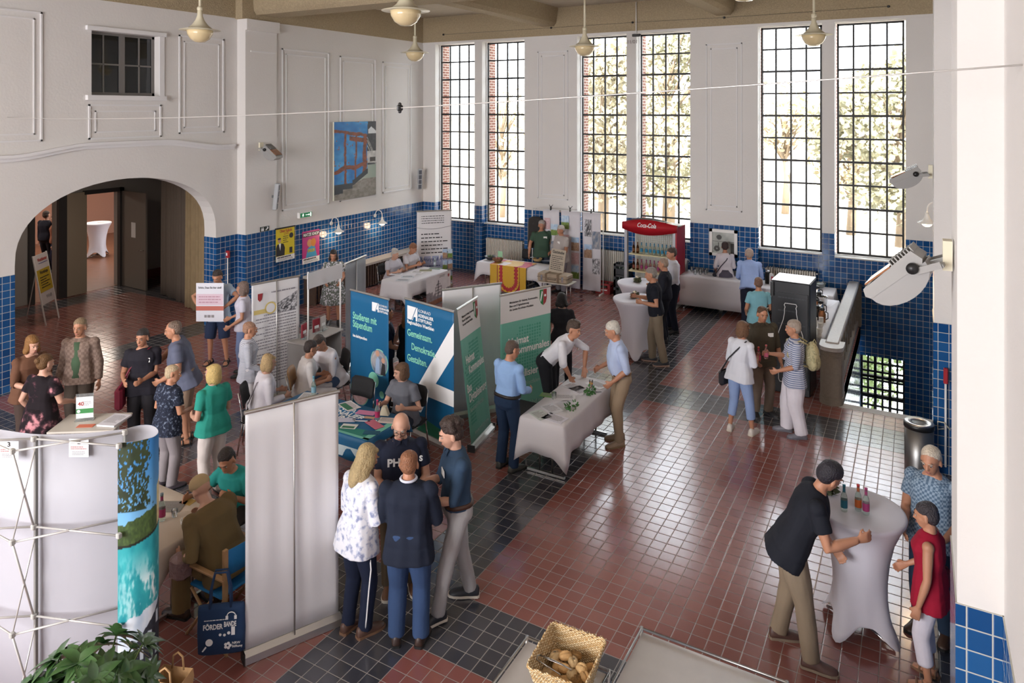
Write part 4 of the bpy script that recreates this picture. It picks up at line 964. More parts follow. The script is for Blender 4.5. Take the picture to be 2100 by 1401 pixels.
o = MB().tube(pp, .004, 6).build('wire', M_blk); tag(o, 'thin dark wire strung along the end beam between studs', 'wire')
for q, lab in zip(pp, ('leftmost', 'second from left', 'middle', 'second from right', 'rightmost')):
    o = MB().bbox((q.x, YW - .055, q.z), (.05, .05, .05), r=.01).build('wire_stud', M_blk); tag(o, lab + ' of the dark studs holding the wire on the end beam', 'stud', 'studs on the end beam')
q = on_y(1304, 72, YW - .1); r = empty('blind_motor', (q.x, YW - .02, q.z), 0, 'small black motor on a white rod between the middle windows', 'motor'); MB().bbox((0, -.04, 0), (.22, .07, .07)).build('housing', M_blk, r); MB().tube([(0, -.06, .02), (0, -.06, .85)], .012, 6).build('rod', M_wh, r)
txt('11/01', .13, q.x - .28, q.z - .2, None, mat('wall_lettering', '#7a6a66', .7), y=YW - .012).name = 'wall_number'; o = bpy.data.objects['wall_number']; tag(o, 'small painted number 11/01 on the wall between windows', 'wall number')
# radiators and long bench
for (u0, u1, zt_, lab) in ((998, 1075, 1.05, 'white radiator under the second window, behind the flag table'), (1205, 1283, 1.05, 'white radiator beside the hanging paper strips'), (1570, 1676, 1.05, 'white radiator behind the buffet near the stairs')):
    a = on_y(u0, 300, YN - .14); b = on_y(u1, 300, YN - .14); radiator(a.x + .02, b.x - .02, YN - .15, .12, zt_, lab)
r = empty('wall_bench', (XL + .012, 14.9, 0), 0, 'long low bench with a pale top and dark slatted front along the tiled wall', 'bench')
MB().box((0, -2.3, .62), (.42, 2.3, .68)).build('bench_top', mat('pale_bench_top', '#b8b0a6', .4), r)
b = MB(); [b.box((.33, -2.25 + .1 * k, .05), (.37, -2.2 + .1 * k, .62)) for k in range(45)]; b.build('slatted_front', M_dwood, r); [MB().box((.02, y, 0), (.38, y + .05, .62)).build('leg', M_dwood, r) for y in (-2.28, -.8, .75, 2.22)]
# curtain in the arch, lobby doors, easel sign
cm = mat('ochre_curtain', '#9b8666', .9, bump=.3, bscale=20., var=.08); 
def curtain(A_, B_, z0, z1, n, label, m=cm, amp=.09):
    A_, B_ = V(A_ + (0,)), V(B_ + (0,)); d = (B_ - A_); nr = V((-d.y, d.x, 0)).normalized(); rings = []
    for j in range(9):
        q = j / 8; rings.append([A_ + d * (i / n + .004 * math.sin(i * 2.1)) + nr * (amp * (1 - .3 * q) * math.sin(i * 1.25) * (.7 + .3 * math.sin(i * .31))) + V((0, 0, z0 + (z1 - z0) * q)) for i in range(n + 1)])
    o = MB().loft(rings, close=False, caps=False).build('curtain', m); o.modifiers.new('s', 'SOLIDIFY').thickness = .006; tag(o, label, 'curtain', 'curtains in the arch'); return o
curtain((-16.9, 11.5), (-15.3, 11.15), .02, 3.55, 70, 'darker brown curtain hanging beside the lobby door', mat('brown_curtain', '#6e6258', .9, bump=.3, bscale=20.))
curtain((-15.3, 11.05), (-14.0, 10.75), .02, 3.55, 60, 'ochre curtain hanging against the right side of the arch')
gm = mat('grey_door', '#7d766f', .5); dfm = mat('dark_door_frame', '#3c3a3a', .5)
r = empty('door_1', (LX + .02, 10.6, 0), 0); r['kind'] = 'structure'; MB().box((0, .86, 0), (.12, .98, 2.65)).box((0, -.06, 2.55), (.12, .98, 2.65)).build('door_frame', dfm, r)
r = empty('door_2', (LX + .12, 11.55, 0), R(-3)); r['kind'] = 'structure'; MB().box((0, -.03, .01), (1.15, .02, 2.56)).build('door_leaf', gm, r); MB().tube([(1.06, -.03, 1.05), (1.06, -.09, 1.05), (.94, -.09, 1.05)], .012, 8).build('door_handle', M_chrome, r); MB().box((.48, -.036, 1.35), (.68, -.031, 1.75)).build('notice', M_white, r)
r = empty('door_3', (LX + .06, 10.1, 0), R(0)); r['kind'] = 'structure'; MB().box((0, 0, .01), (.05, .50, 2.62)).build('door_leaf', mat('beige_door', '#a89a86', .5), r)
r = empty('door_4', (LX + .02, 9.35, 0), 0); r['kind'] = 'structure'; MB().box((0, -.12, 0), (.1, .0, 2.7)).box((0, .55, 0), (.1, .75, 2.7)).build('door_frame', dfm, r)
struct('baseboard_lobby', MB().box((LX, 11.6, 0), (LX + .03, 12.8, .25)), mat('red_skirting', '#6b2f2a', .4))
p = at(108, 660); q = at(140, 640)
r = empty('easel_sign', (p.x, p.y, 0), math.atan2(q.y - p.y, q.x - p.x), 'tilted white easel sign with a yellow field standing in the arch', 'sign board')
a = at(83, 762 - 92 - 22); 
E_ = Matrix.Rotation(R(-10), 4, 'X')
MB().box((-.32, -.01, .45), (.32, .01, 1.55), E_).build('board', mat('sign_board_white', '#cfc6c4', .5), r)
for s in (-1, 1): MB().box((s * .31 - .012, -.012, 0), (s * .31 + .012, .012, 1.56), E_).build('leg', M_wh, r)
MB().tube([(0, .28, 1.45), (0, .55, .0)], .012, 6).build('rear_leg', M_wh, r)
flat(rect(-.29, .72, .29, 1.22), r, mat('yellow_field', '#b89b2c', .6), 'yellow_field', y=-.013, M=E_)
txt('Westfalentag', .1, -.17, 1.4, r, mat('sign_red', '#a8423c', .6), y=-.014, M=E_, bold=.02, width=.42); small_print(r, mat('sign_blue', '#4a4f96', .6), -.14, .26, 1.36, 1, .03, 2, M=E_, y=-.014); txt('Workshops', .1, -.17, 1.12, r, M_ink, y=-.016, M=E_, bold=.02, width=.36); small_print(r, M_ink, -.2, .2, 1.05, 5, .055, 5, M=E_, y=-.016); txt('WHB', .11, -.08, .56, r, M_inkg, y=-.014, M=E_)
# ------------------------------------------------------------------ balustrade, bin, fridge, cooler
r = empty('balustrade', (SX0 - .12, 15.0, 0), 0, 'stone balustrade with pierced panels beside the stairwell', 'balustrade')
MB().bbox((0, .08, .90), (.21, 4.8, .10), r=.02).build('coping', mat('pale_coping', '#b9b6b4', .35, bump=.2, bscale=60., var=.08, vscale=20.), r)
b = MB(); b.box((-.09, -2.2, .0), (.09, 2.4, .12)); b.box((-.07, -2.2, .78), (.07, 2.4, .86)); b.box((-.13, 2.3, 0), (.15, 2.48, .9)); b.build('kerb', M_terr, r)
for k in range(9):
    y = -2.0 + .5 * k; b = MB(); b.box((-.05, y, .1), (.05, y + .07, .8)); b.box((-.035, y + .07, .40), (.035, y + .5, .50)); b.box((-.035, y + .26, .12), (.035, y + .33, .8)); b.tube([(0, y + .1, .3), (0, y + .22, .45), (0, y + .1, .6)], .03, 6); b.tube([(0, y + .47, .3), (0, y + .36, .45), (0, y + .47, .6)], .03, 6); b.build('baluster_panel', M_terr, r)
pr = [(.17 * math.cos(t), -.10 - .17 * abs(math.sin(t)) ** .8 if math.sin(t) < 0 else .12) for t in [math.pi + math.pi * k / 16 for k in range(17)]] + [(.17, .14), (-.17, .14)]
b = MB(); b.prism(pr, .86, Matrix.Translation((0, -2.28, 0))); b.prism([(x * 1.05, y * 1.05) for x, y in pr], .12, Matrix.Translation((0, -2.28, 0))); b.prism([(x * 1.04, y * 1.04) for x, y in pr], .015, Matrix.Translation((0, -2.28, .78))); b.build('pier', M_terr, r)
b = MB(); b.prism([(x * 1.08, y * 1.08) for x, y in pr], .06, Matrix.Translation((0, -2.28, .87))); b.build('pier_cap', MATS['pale_coping'], r)
r = empty('waste_bin', (.03, 10.62, 0), 0, 'tall brushed steel waste bin with a black rim by the tiled pilaster', 'waste bin')
MB().lathe([(.165, 0), (.168, .01), (.168, .66), (.15, .66), (.15, .02)], 32).build('bin_body', mat('bin_steel', '#8b8a88', .35, .9), r); MB().lathe([(.178, .64), (.178, .69), (.17, .70)], 32).build('black_rim', M_blk, r); MB().lathe([(.17, .70), (.165, .712), (.085, .705), (.075, .66)], 32, caps=False).build('lid', M_steel, r)
# black bottle fridge
FX0, FX1, FY0, FY1, FZ = -2.14, -1.52, 12.62, 13.22, 1.87
r = empty('drinks_fridge', ((FX0 + FX1) / 2, FY0, 0), R(-3), 'tall black drinks fridge with a white bottle outline', 'fridge'); w2 = (FX1 - FX0) / 2; fk = mat('black_fridge', '#202226', .35)
MB().bbox((0, .30, FZ / 2), (2 * w2, .60, FZ), r=.015).build('cabinet', fk, r); MB().box((-w2 + .08, -.03, .12), (w2 - .03, .0, FZ - .18)).build('door', fk, r); MB().box((-w2, -.05, FZ - .25), (-w2 + .05, 0, FZ - .02)).build('hinge_cover', M_blk, r); MB().box((-w2 + .01, .01, FZ), (w2 - .01, .59, FZ + .01)).build('fridge_top', M_steel, r)
half = [(0, 1.52), (.085, 1.52), (.10, 1.49), (.085, 1.455), (.095, 1.42), (.095, 1.36), (.115, 1.24), (.19, 1.02), (.205, .9), (.205, .70), (.155, .58), (.15, .46), (.19, .34), (.19, .24), (.17, .2), (0, .2)]
ol = [(x, z) for x, z in half] + [(-x, z) for x, z in reversed(half)][1:]
MB().tube([(x + .01, -.034, z) for x, z in ol], .006, 6).build('bottle_outline', M_white, r); flat([[(.0, .97), (.06, .94), (.13, .95), (.09, .9), (.20, .80), (.13, .83), (.17, .72), (.06, .86), (.05, .8)], [(.02, .93), (.02, .8), (-.04, .84)]], r, M_white, 'leaf_mark', y=-.033)
for j in range(3): small_print(r, mat('faint_grey_print', '#3a3d42', .5), -w2 + .12, w2 - .06, 1.62 - .22 * j, 1, .05, j, y=-.032)
# open shelf cooler with red header
CXc, CYc = -5.56, 16.45; r = empty('shelf_cooler', (CXc, CYc, 0), 0, 'open white shelf cooler with a red header sign full of bottles', 'cooler'); cw = .60
cmw = mat('cooler_white', '#c9cbc8', .4); red = mat('header_red', '#b01c28', .35)
MB().box((-cw, 0, 0), (cw, .72, .22)).box((-cw, .66, .22), (cw, .72, 1.92)).box((-cw, .02, 1.86), (cw, .72, 1.94)).build('cabinet', cmw, r); MB().box((-cw, -.01, .02), (cw, .0, .2)).build('red_kick_panel', red, r)
for s in (-1, 1): MB().box((s * cw - .035, .0, .2), (s * cw + .035, .1, 1.9)).build('post', mat('cooler_post', '#a9abb0', .4, .3), r)
MB().box((cw + .03, 0, .2), (cw + .06, .72, 1.95)).build('red_side_panel', red, r)
b = MB(); b.loft([[(x, -.04 - .16 * math.sin(math.pi * (x + .68) / 1.36), z) for z in (1.86 - .09 * math.sin(math.pi * (x + .68) / 1.36), 2.02 + .12 * math.sin(math.pi * (x + .68) / 1.36))] + [(x, .05, 2.02), (x, .05, 1.9)] for x in [-.68 + 1.36 * k / 24 for k in range(25)]]); b.build('header_sign', red, r)
o = txt('Coca-Cola', .15, -.24, 1.955, r, M_white, y=-.215, slant=.35, bold=.01, width=.46)
MB().loft([[(x, -.02, 2.04 + .12 * math.sin(math.pi * (x + .66) / 1.32)), (x, .6, 1.98)] for x in [-.66 + 1.32 * k / 16 for k in range(17)]], close=False, caps=False).build('canopy', cmw, r)
sz = [.42, .83, 1.24, 1.62]
for z in sz[1:3]: MB().box((-cw + .04, .1, z - .03), (cw - .04, .66, z)).build('shelf', mat('shelf_cream', '#d9cfa4', .4), r)
b = MB(); [b.tube([(-cw + .05 + .05 * k, .645, .3), (-cw + .05 + .05 * k, .645, 1.84)], .003, 4) for k in range(23)]; [b.tube([(-cw + .05, .64, .3 + .05 * k), (cw - .05, .64, .3 + .05 * k)], .003, 4) for k in range(31)]; b.build('wire_back', mat('cream_wire', '#cfc8ae', .5), r)
for zi, z in enumerate(sz[1:3]):
    for k in range(11):
        x = -cw + .12 + (.1 * k if k < 3 else .1 * k + .02); kind, lab = (('brown', '#7a4a22') if k < 2 else ('water', '#2e86ac')) if zi == 1 else (('brown', '#8a4a3a') if k < 2 else ('pink', '#a03c74'))
        if x > cw - .07: break
        bottle((CXc + x, CYc + .24, z), '%s bottle, %s in the front row on the cooler\'s %s shelf' % ({'brown': 'brown beer', 'water': 'blue labelled water', 'pink': 'pink labelled lemonade'}[kind], ['leftmost', 'second from left', 'third from left', 'fourth from left', 'fifth from left', 'sixth from left', 'seventh from left', 'eighth from left', 'ninth from left', 'tenth from left', 'eleventh'][k], ['lower', 'upper'][zi]), kind, group='bottles in the cooler', lab=lab, cap=lab)
# crates
def crate(x, y, z, col, label, w=.40, d=.30, h=.27, grid=True, rz=0):
    r = empty('drinks_crate', (x, y, z), rz, label, 'crate', 'drinks crates by the radiator'); m = mat('crate_' + col, col, .5); b = MB()
    for (x0, y0, x1, y1) in ((-w / 2, -d / 2, w / 2, -d / 2 + .015), (-w / 2, d / 2 - .015, w / 2, d / 2), (-w / 2, -d / 2, -w / 2 + .015, d / 2), (w / 2 - .015, -d / 2, w / 2, d / 2)):
        b.box((x0, y0, 0), (x1, y1, h * .55)); b.box((x0, y0, h * .8), (x1, y1, h))
    for sx in (-1, 1):
        for sy in (-1, 1): b.box((sx * (w / 2 - .03) - .03, sy * (d / 2 - .02) - .02, 0), (sx * (w / 2 - .03) + .03, sy * (d / 2 - .02) + .02, h))
    b.box((-w / 2, -d / 2, 0), (w / 2, d / 2, .01)); b.build('crate_body', m, r); b = MB()
    for k in range(1, 4): b.box((-w / 2 + w * k / 4 - .004, -d / 2, .01), (-w / 2 + w * k / 4 + .004, d / 2, h * .6))
    for k in range(1, 3): b.box((-w / 2, -d / 2 + d * k / 3 - .004, .01), (w / 2, -d / 2 + d * k / 3 + .004, h * .6))
    b.build('divider', m, r)
    b = MB(); [b.lathe([(.03, .01), (.03, .17), (.012, .22), (.013, .255)], 8, Matrix.Translation((-w / 2 + w * (i + .5) / 4, -d / 2 + d * (j + .5) / 3, 0))) for i in range(4) for j in range(3)]; b.build('empty_bottle', mat('bottle_dark', '#5a6a62', .15, trans=.4), r)
    return r
p = at(1240, 600); r = crate(p.x, p.y, 0, '#a02a2c', 'red drinks crate on the floor beside the black crates', rz=R(2)); flat(rect(-.12, .09, .12, .115), r, M_white, 'print', y=-.153)
p = at(1277, 606)
for k in range(3): crate(p.x, p.y + .02, .272 * k, '#3d3f43', 'dark crate, %s of the stack beside the red crate' % ['bottom', 'middle', 'topmost'][k])
p2 = at(1275, 590); crate(p2.x + .08, p2.y + .25, .0, '#8b8e92', 'grey crate standing behind the dark crates by the radiator', h=.4)
# ------------------------------------------------------------------ hanging paper strips on a rail
ys_ = 17.1; zr = 2.08
xa, xb = on_y(1092, 430, ys_).x, on_y(1237, 430, ys_).x
r = empty('display_rail', ((xa + xb) / 2, ys_, 0), 0, 'thin white garment rail standing before the windows', 'rail'); hw = (xb - xa) / 2
MB().tube([(-hw, 0, zr), (hw, 0, zr)], .012, 8).build('top_bar', M_wh, r)
for s in (-1, 1): MB().tube([(s * hw, 0, .02), (s * hw, 0, zr)], .012, 8).build('upright', M_wh, r); MB().box((s * hw - .02, -.25, 0), (s * hw + .02, .25, .03)).build('foot', M_wh, r)
for (u0, u1, lab, ph_) in ((1114, 1147, 'left of the white paper strips pinned with photographs', [(.08, 1.55, .45, 1.85, 'pink'), (.5, 1.4, .92, 1.7, 'land'), (.1, 1.15, .5, 1.42, 'town'), (.5, .95, .95, 1.25, 'mix')]), (1151, 1190, 'middle white paper strip pinned with photographs', [(.02, 1.6, .42, 1.95, 'land'), (.05, 1.1, .42, 1.45, 'pink'), (.55, 1.05, .95, 1.4, 'town'), (.55, .7, .95, 1.0, 'pink'), (.55, .32, .95, .66, 'land')]), (1195, 1232, 'right white paper strip pinned with photographs, nearest the radiator', [(.12, 1.45, .5, 1.9, 'bw'), (.55, 1.15, .95, 1.6, 'mix'), (.1, .9, .52, 1.25, 'town'), (.55, .5, .95, .9, 'bw')])):
    x0, x1 = on_y(u0, 430, ys_ - .03).x, on_y(u1, 430, ys_ - .03).x; w = x1 - x0; rr = empty('paper_strip', (x0, ys_ - .035, 0), 0, lab, 'paper strip', 'hanging paper strips')
    n = 14; o = MB().loft([[(w * i / n, .012 * math.sin(i * .9 + j * .4), .06 + (zr - .06) * j / 10) for i in range(n + 1)] for j in range(11)], close=False, caps=False).build('sheet', mat('strip_paper', '#d9d6dc', .7), rr); o.modifiers.new('s', 'SOLIDIFY').thickness = .001
    for k, (a, b, c, d, kd) in enumerate(ph_): panel_photo(rr, a * w, b, c * w, d, kd, k + u0, y=-.016)
    MB().box((w * .45, -.02, zr - .02), (w * .45 + .03, .03, zr + .09)).tube([(w * .45, 0, zr + .07), (w * .45 - .03, 0, zr + .13)], .008, 6).tube([(w * .5, 0, zr + .07), (w * .5 + .05, 0, zr + .13)], .008, 6).build('clip', M_blk, rr)
xq = on_y(1099, 430, ys_ - .05).x; r = empty('coat', (xq, ys_ - .06, 0), 0, 'dark coat on a hanger at the left end of the rail', 'coat')
MB().loft([ring(V((0, 0, z)), V((1, 0, 0)), V((0, 1, 0)), a, b_, 20) for z, a, b_ in ((1.02, .25, .08), (1.3, .24, .09), (1.66, .23, .09), (1.80, .21, .08), (1.86, .10, .05))]).build('coat_body', mat('dark_coat', '#33302f', .9, bump=.5, bscale=12.), r); MB().tube([(0, 0, 1.84), (0, 0, 2.04), (.02, 0, 2.09)], .005, 6).build('hanger_hook', M_chrome, r)
# ------------------------------------------------------------------ roll-up banners
def kas_logo(r, x, z, s, sh):
    flat([[(x, z), (x + .62 * s, z), (x + .30 * s, z - .62 * s), (x, z - .62 * s)], [(x + .72 * s, z), (x + .72 * s, z - .62 * s), (x + .60 * s, z - .62 * s), (x + .60 * s, z - .45 * s), (x + .46 * s, z - .45 * s), (x + .38 * s, z - .62 * s), (x + .34 * s, z - .62 * s), (x + .67 * s, z)]], r, M_white, 'logo', M=sh)
    for k, t in enumerate(('KONRAD', 'ADENAUER', 'STIFTUNG')): txt(t, .2 * s, x + .78 * s, z - (.17 + .21 * k) * s, r, M_white, y=-.006, M=sh, bold=.0 if k == 0 else .03)
# Studieren mit Stipendium
Z = 1.95
r, w, sh = rollup(at(719, 594, Z), at(797, 614, Z), Z, 'blue banner reading Studieren mit Stipendium behind the blue table', M_blue, group=None)
kas_logo(r, w * .08, 1.85, .215, sh); L0 = -w / 2 + w * .07
txt('Studieren mit\nStipendium', .15, L0, 1.52, r, M_mint, M=sh, bold=.02, width=w * .63, ls=.85); txt('kas.de/stipendium', .06, L0, 1.24, r, M_white, M=sh, bold=.03, width=w * .38)
def circle_photo(cx, cz, rad, kind, seed):
    flat(disc(cx, cz, rad * 1.06), r, M_mint, 'ring', M=sh, y=-.003)
    picture(r, lambda u, v: (cx + rad * (.02 + .98 * v) * math.cos(6.2832 * u), -.0075, cz + rad * (.02 + .98 * v) * math.sin(6.2832 * u)), 33, 12, photo_fn(kind, seed), 'round_photo')
circle_photo(w * .27, .97, w * .21, 'mix', 4); circle_photo(-w * .25, .43, w * .23, 'pink', 7)
flat([[(w * .17, .8), (w * .29, .8), (w * .28, 1.02), (w * .24, 1.06), (w * .19, 1.0)]], r, mat('print_lightblue', '#9fb6d4', .6), 'printed_figure', M=sh, y=-.010); flat(disc(w * .23, 1.1, .045), r, skin_mat('fair'), 'printed_head', M=sh, y=-.010); flat([[(w * .31, .8), (w * .43, .8), (w * .42, .97), (w * .35, .98)]], r, M_ink, 'printed_figure', M=sh, y=-.010); flat(disc(w * .375, 1.02, .04), r, skin_mat('fair'), 'printed_head', M=sh, y=-.0105)
flat(disc(w * .12, .68, w * .13), r, M_mint, 'mint_dot', M=sh); flat(disc(w * .12, .68, w * .12), r, mat('mint_print_dark', '#7fc9b0', .6), 'mint_dot', M=sh, y=-.006); flat(disc(w * .33, .5, w * .06), r, M_mint, 'mint_dot', M=sh)
for q in range(1): 
    MB().tube([V((-w * .42 + .14 * math.cos(t), -.005, .06 + .14 * abs(math.sin(t)))) for t in [math.pi * k / 14 for k in range(15)]], .006, 5).build('mint_arc', M_mint, r)
# Gemeinsam Demokratie Gestalten
r, w, sh = rollup(at(831, 612, Z), at(931, 640, Z), Z, 'blue banner with a huge white A reading Gemeinsam. Demokratie. Gestalten.', M_blue)
q = lambda s, z: (-w / 2 + w * s, z)
flat([[q(1, 1.80), q(1, 1.36), q(.645, .86), q(1, .85), q(1, .63), q(.5, .63), q(.34, .36), q(.02, .36)]], r, M_white, 'big_letter_a', M=sh); flat([[q(0, .09), q(1, .09), q(1, .2), q(0, .36)]], r, mat('banner_green', '#2c7a5c', .55), 'green_foot', M=sh, y=-.005)
kas_logo(r, -w / 2 + w * .05, 1.86, .32, sh); L0 = -w / 2 + w * .05
txt('Regionalbüro Westfalen', .07, L0, 1.60, r, M_white, M=sh, bold=.03, width=w * .56)
txt('Gemeinsam.', .14, L0, 1.42, r, M_mint, M=sh, bold=.02, width=w * .52); txt('Demokratie.', .14, L0 + w * .09, 1.23, r, M_mint, M=sh, bold=.02, width=w * .50); txt('Gestalten.', .14, L0, 1.05, r, M_mint, M=sh, bold=.02, width=w * .42); txt('kas.de/westfalen', .05, L0, .58, r, M_white, M=sh, bold=.02, width=w * .25)
# NRW ministry banners
def nrw(A, B, label, lean, full):
    r, w, sh = rollup(A, B, Z, label, M_teal, lean=(lean, 0)); L0 = -w / 2
    flat([rect(-w / 2, 1.52, w / 2, Z - .01)], r, mat('banner_pale', '#ddd8d4', .6), 'white_head', M=sh, y=-.004)
    for k, t in enumerate(('Ministerium für Heimat, Kommunales,', 'Bau und Digitalisierung', 'des Landes Nordrhein-Westfalen')): txt(t, .045, L0 + w * .17, 1.80 - .055 * k, r, M_ink, M=sh, width=w * (.56, .38, .47)[k], y=-.007, bold=.01)
    cx, cz = w * .34, 1.80
    flat([[(cx - .07, cz + .12), (cx, cz + .12), (cx, cz - .13), (cx - .05, cz - .09), (cx - .07, cz - .03)]], r, mat('crest_green', '#2f7a44', .5), 'coat_of_arms', M=sh, y=-.007); flat([[(cx + .005, cz + .12), (cx + .075, cz + .12), (cx + .075, cz - .03), (cx + .055, cz - .09), (cx + .005, cz - .13)]], r, mat('crest_red', '#a0383c', .5), 'coat_of_arms', M=sh, y=-.007)
    flat([[(cx - .06, cz - .04), (cx - .045, cz - .07), (cx - .01, cz + .08), (cx - .03, cz + .1)], disc(cx + .04, cz + .02, .02, 10)], r, M_white, 'crest_charge', M=sh, y=-.009)
    rn = random.Random(5); dots = [disc(-w / 2 + w * (i + .5) / 20, 1.40 - .048 * j, .019 * (1 if rn.random() > .3 else .7), 8) for i in range(20) for j in range(26) if ((i - 11) / 9.) ** 2 + ((j - 8) / 9.) ** 2 < 1 + rn.uniform(-.3, .3) or (abs(i - 4 - (20 - j) * .12) < 2.6 and 12 < j < 23) or (i > 14 and j < 8 and rn.random() > .3)]
    flat(dots[:230], r, M_teal2, 'dot_map', M=sh, y=-.004)
    hw_ = mat('banner_lettering', '#f0ede8', .6)
    for t, x, z, wd in (('Heimat', .14, 1.16, .40), ('Kommunales', .22, 1.01, .74), ('Bau', .06, .78, .20), ('Digitalisierung', .11, .64, .84)): txt(t, .16, L0 + w * x, z, r, hw_, M=sh, bold=.02, width=w * wd, y=-.007)
    txt('Nordrhein-Westfalen', .09, L0 + w * .1, .50, r, mat('banner_lettering_pale', '#a9c9bc', .6), M=sh, width=w * .66, y=-.007); txt('www.mhkbd.nrw', .1, L0 + w * .2, .17, r, mat('banner_lettering_pale', '#a9c9bc', .6), M=sh, width=w * .7, y=-.007)
    return r
a, b = at(968, 927), at(1008, 882); a2, b2 = at(931, 639, Z), at(986, 605, Z); off = ((a2 + b2) / 2 - (a + b) / 2); nn = V((b - a)).normalized(); nn = V((-nn.y, nn.x, 0))
nrw(V((a.x, a.y, 0)), V((b.x, b.y, 0)), 'narrow looking green ministry banner, tilted, beside the big white A', off.dot(nn), True)
nrw(at(1026, 607, Z), at(1129, 586, Z), 'wider looking green ministry banner behind the bending man', 0, True)
# white backs
rollup(at(503, 1357), at(694, 1277), 2.14, 'big plain white back of a roll-up banner standing in the foreground', M_ban, back=True, name='roll_up_banner')
rollup(at(907, 595, Z + .05), at(1028, 581, Z + .05), Z + .05, 'plain white back of a roll-up banner behind the green banners', M_ban, back=True)
r, w, sh = rollup(at(516, 584, Z), at(614, 566, Z), Z, 'white banner whose print shows through mirrored beside the promotion counter', M_ban, back=True)
# the print shines through: built on the rear side, mirrored
RM = sh @ Matrix.Rotation(math.pi, 4, 'Z'); pk = mat('showthrough_ink', '#928e96', .8)
small_print(r, pk, -w * .42, w * .42, 1.42, 24, .048, 11, M=RM, right=True, y=-.008, h=.32); small_print(r, pk, -w * .1, w * .4, 1.78, 1, .06, 2, M=RM, right=True, y=-.008)
flat(disc(-w * .12, 1.52, .1), r, mat('pale_yellow_print', '#d8c27a', .7), 'yellow_ring', M=RM, y=-.008); flat(disc(-w * .12, 1.52, .075), r, M_ban, 'yellow_ring', M=RM, y=-.010); flat(rect(-w * .46, 1.45, -w * .2, 1.52), r, mat('pale_yellow_print', '#d8c27a', .7), 'yellow_note', M=RM, y=-.008)
flat([[(-w * .38, 1.78), (-w * .28, 1.78), (-w * .30, 1.68), (-w * .34, 1.65), (-w * .38, 1.69)]], r, mat('crest_red', '#a0383c', .5), 'crest', M=RM, y=-.008)
picture(r, lambda u, v: RM @ V((w * (.02 + .42 * u), -.008, 1.42 + .30 * v * (.5 + .5 * u))), 30, 20, photo_fn('bw', 3), 'crowd_photo')
txt('WESTFALEN', .1, -w * .1, .2, r, mat('pale_red_print', '#c08a92', .7), M=RM, y=-.008, mirror=True, bold=.02)
gr = mat('banner_grey_back', '#8d8f94', .6)
rollup(at(708, 541, Z), at(750, 524, Z), Z, 'grey back of a roll-up banner seen edgeways behind the blue one', gr, back=True)
r, w, sh = rollup(at(855, 434, 2.05), at(926, 431, 2.05), 2.05, 'white text banner with a lilac foot standing by the corner window', M_ban)
flat(rect(-w / 2, .1, w / 2, .85), r, mat('lilac_print', '#a9b0cf', .6), 'lilac_foot', M=sh, y=-.003); small_print(r, M_ink, -w * .38, w * .28, 1.92, 4, .06, 5, M=sh, right=True, h=.28); small_print(r, M_ink, -w * .38, w * .4, 1.45, 6, .1, 8, M=sh, y=-.005, h=.26)
txt('Führungen & A', .14, -w * .42, .72, r, mat('navy_ink', '#2b2f66', .6), M=sh, slant=.3, width=w * .62, y=-.006); small_print(r, mat('navy_ink', '#2b2f66', .6), -w * .40, w * .2, .6, 8, .065, 4, M=sh, y=-.006); o = MB().tube([sh @ V((-w / 2 + w * k / 10, -.008, 1.62 - .05 * math.sin(k * .35))) for k in range(11)], .006, 5).build('curved_line', M_inkg, r)
for k in range(3):
    q = rollup if False else None
    ri = r
    MB().bbox((w * .36, -.08, .18 + .30 * k), (w * .30, .10, .03), r=.004).build('brochure_pocket', M_chrome, ri)
    for j in range(2): panel_photo(ri, w * (.22 + .15 * j), .2 + .30 * k, w * (.35 + .15 * j), .43 + .30 * k, ('town', 'land')[(j + k) % 2], k * 3 + j, y=-.10, name='brochure')
# ------------------------------------------------------------------ promotion counter with header
a, b = at(631, 705, .9), at(697, 676, .9); mid = (a + b) / 2; rz = math.atan2(b.y - a.y, b.x - a.x); wq = (b - a).length
r = empty('promotion_counter', (mid.x, mid.y, 0), rz, 'white promotion counter with a blank header board on two poles', 'counter')
MB().bbox((0, .22, .89), (wq + .12, .5, .03), r=.006).build('worktop', mat('grey_laminate', '#b5b1ad', .4), r); b_ = MB()
b_.loft([[(x, .40 - .45 * (1 - (x / (wq / 2 + .05)) ** 2) * .0, z) for x in [-(wq / 2 + .05) + (wq + .10) * k / 8 for k in range(9)]] for z in (.03, .87)], close=False, caps=False); b_.box((-wq / 2 - .05, .0, .02), (-wq / 2 - .02, .42, .87)); b_.box((wq / 2 + .02, .0, .02), (wq / 2 + .05, .42, .87)); b_.box((-wq / 2 - .06, .0, .4), (wq / 2 + .06, .4, .42)); b_.build('counter_body', mat('counter_grey', '#9d9a98', .5), r)
for s in (-1, 1): MB().tube([(s * wq / 2, -.01, .9), (s * wq / 2, -.01, 2.08)], .014, 8).build('pole', M_wh, r)
MB().box((-wq / 2 - .03, -.03, 1.80), (wq / 2 + .03, -.015, 2.06)).build('header_board', M_ban, r)
for (x, rz_, c, lab) in ((-.22, 10, '#9c2436', 'red brochure holder on the promotion counter, left one'), (.08, -6, '#8f1f30', 'red brochure holder in the middle of the promotion counter'), (.26, 5, '#c9c4c0', 'clear brochure holder with white leaflets on the promotion counter')):
    p = Matrix.Translation(r.location) @ Matrix.Rotation(rz, 4, 'Z') @ V((x, .22, .906)); q = empty('brochure_holder', p, rz + R(rz_), lab, 'brochure holder', 'brochure holders on the counter')
    MB().box((-.08, -.03, 0), (.08, .05, .02)).box((-.08, .03, .0), (.08, .04, .26)).box((-.08, -.03, 0), (.08, -.026, .1)).build('stand', M_gl, q); MB().box((-.074, .012, .02), (.074, .03, .24)).build('leaflets', mat('leaf_' + c, c, .5), q); flat(rect(-.05, .08, .05, .13), q, M_white, 'print', y=.009)
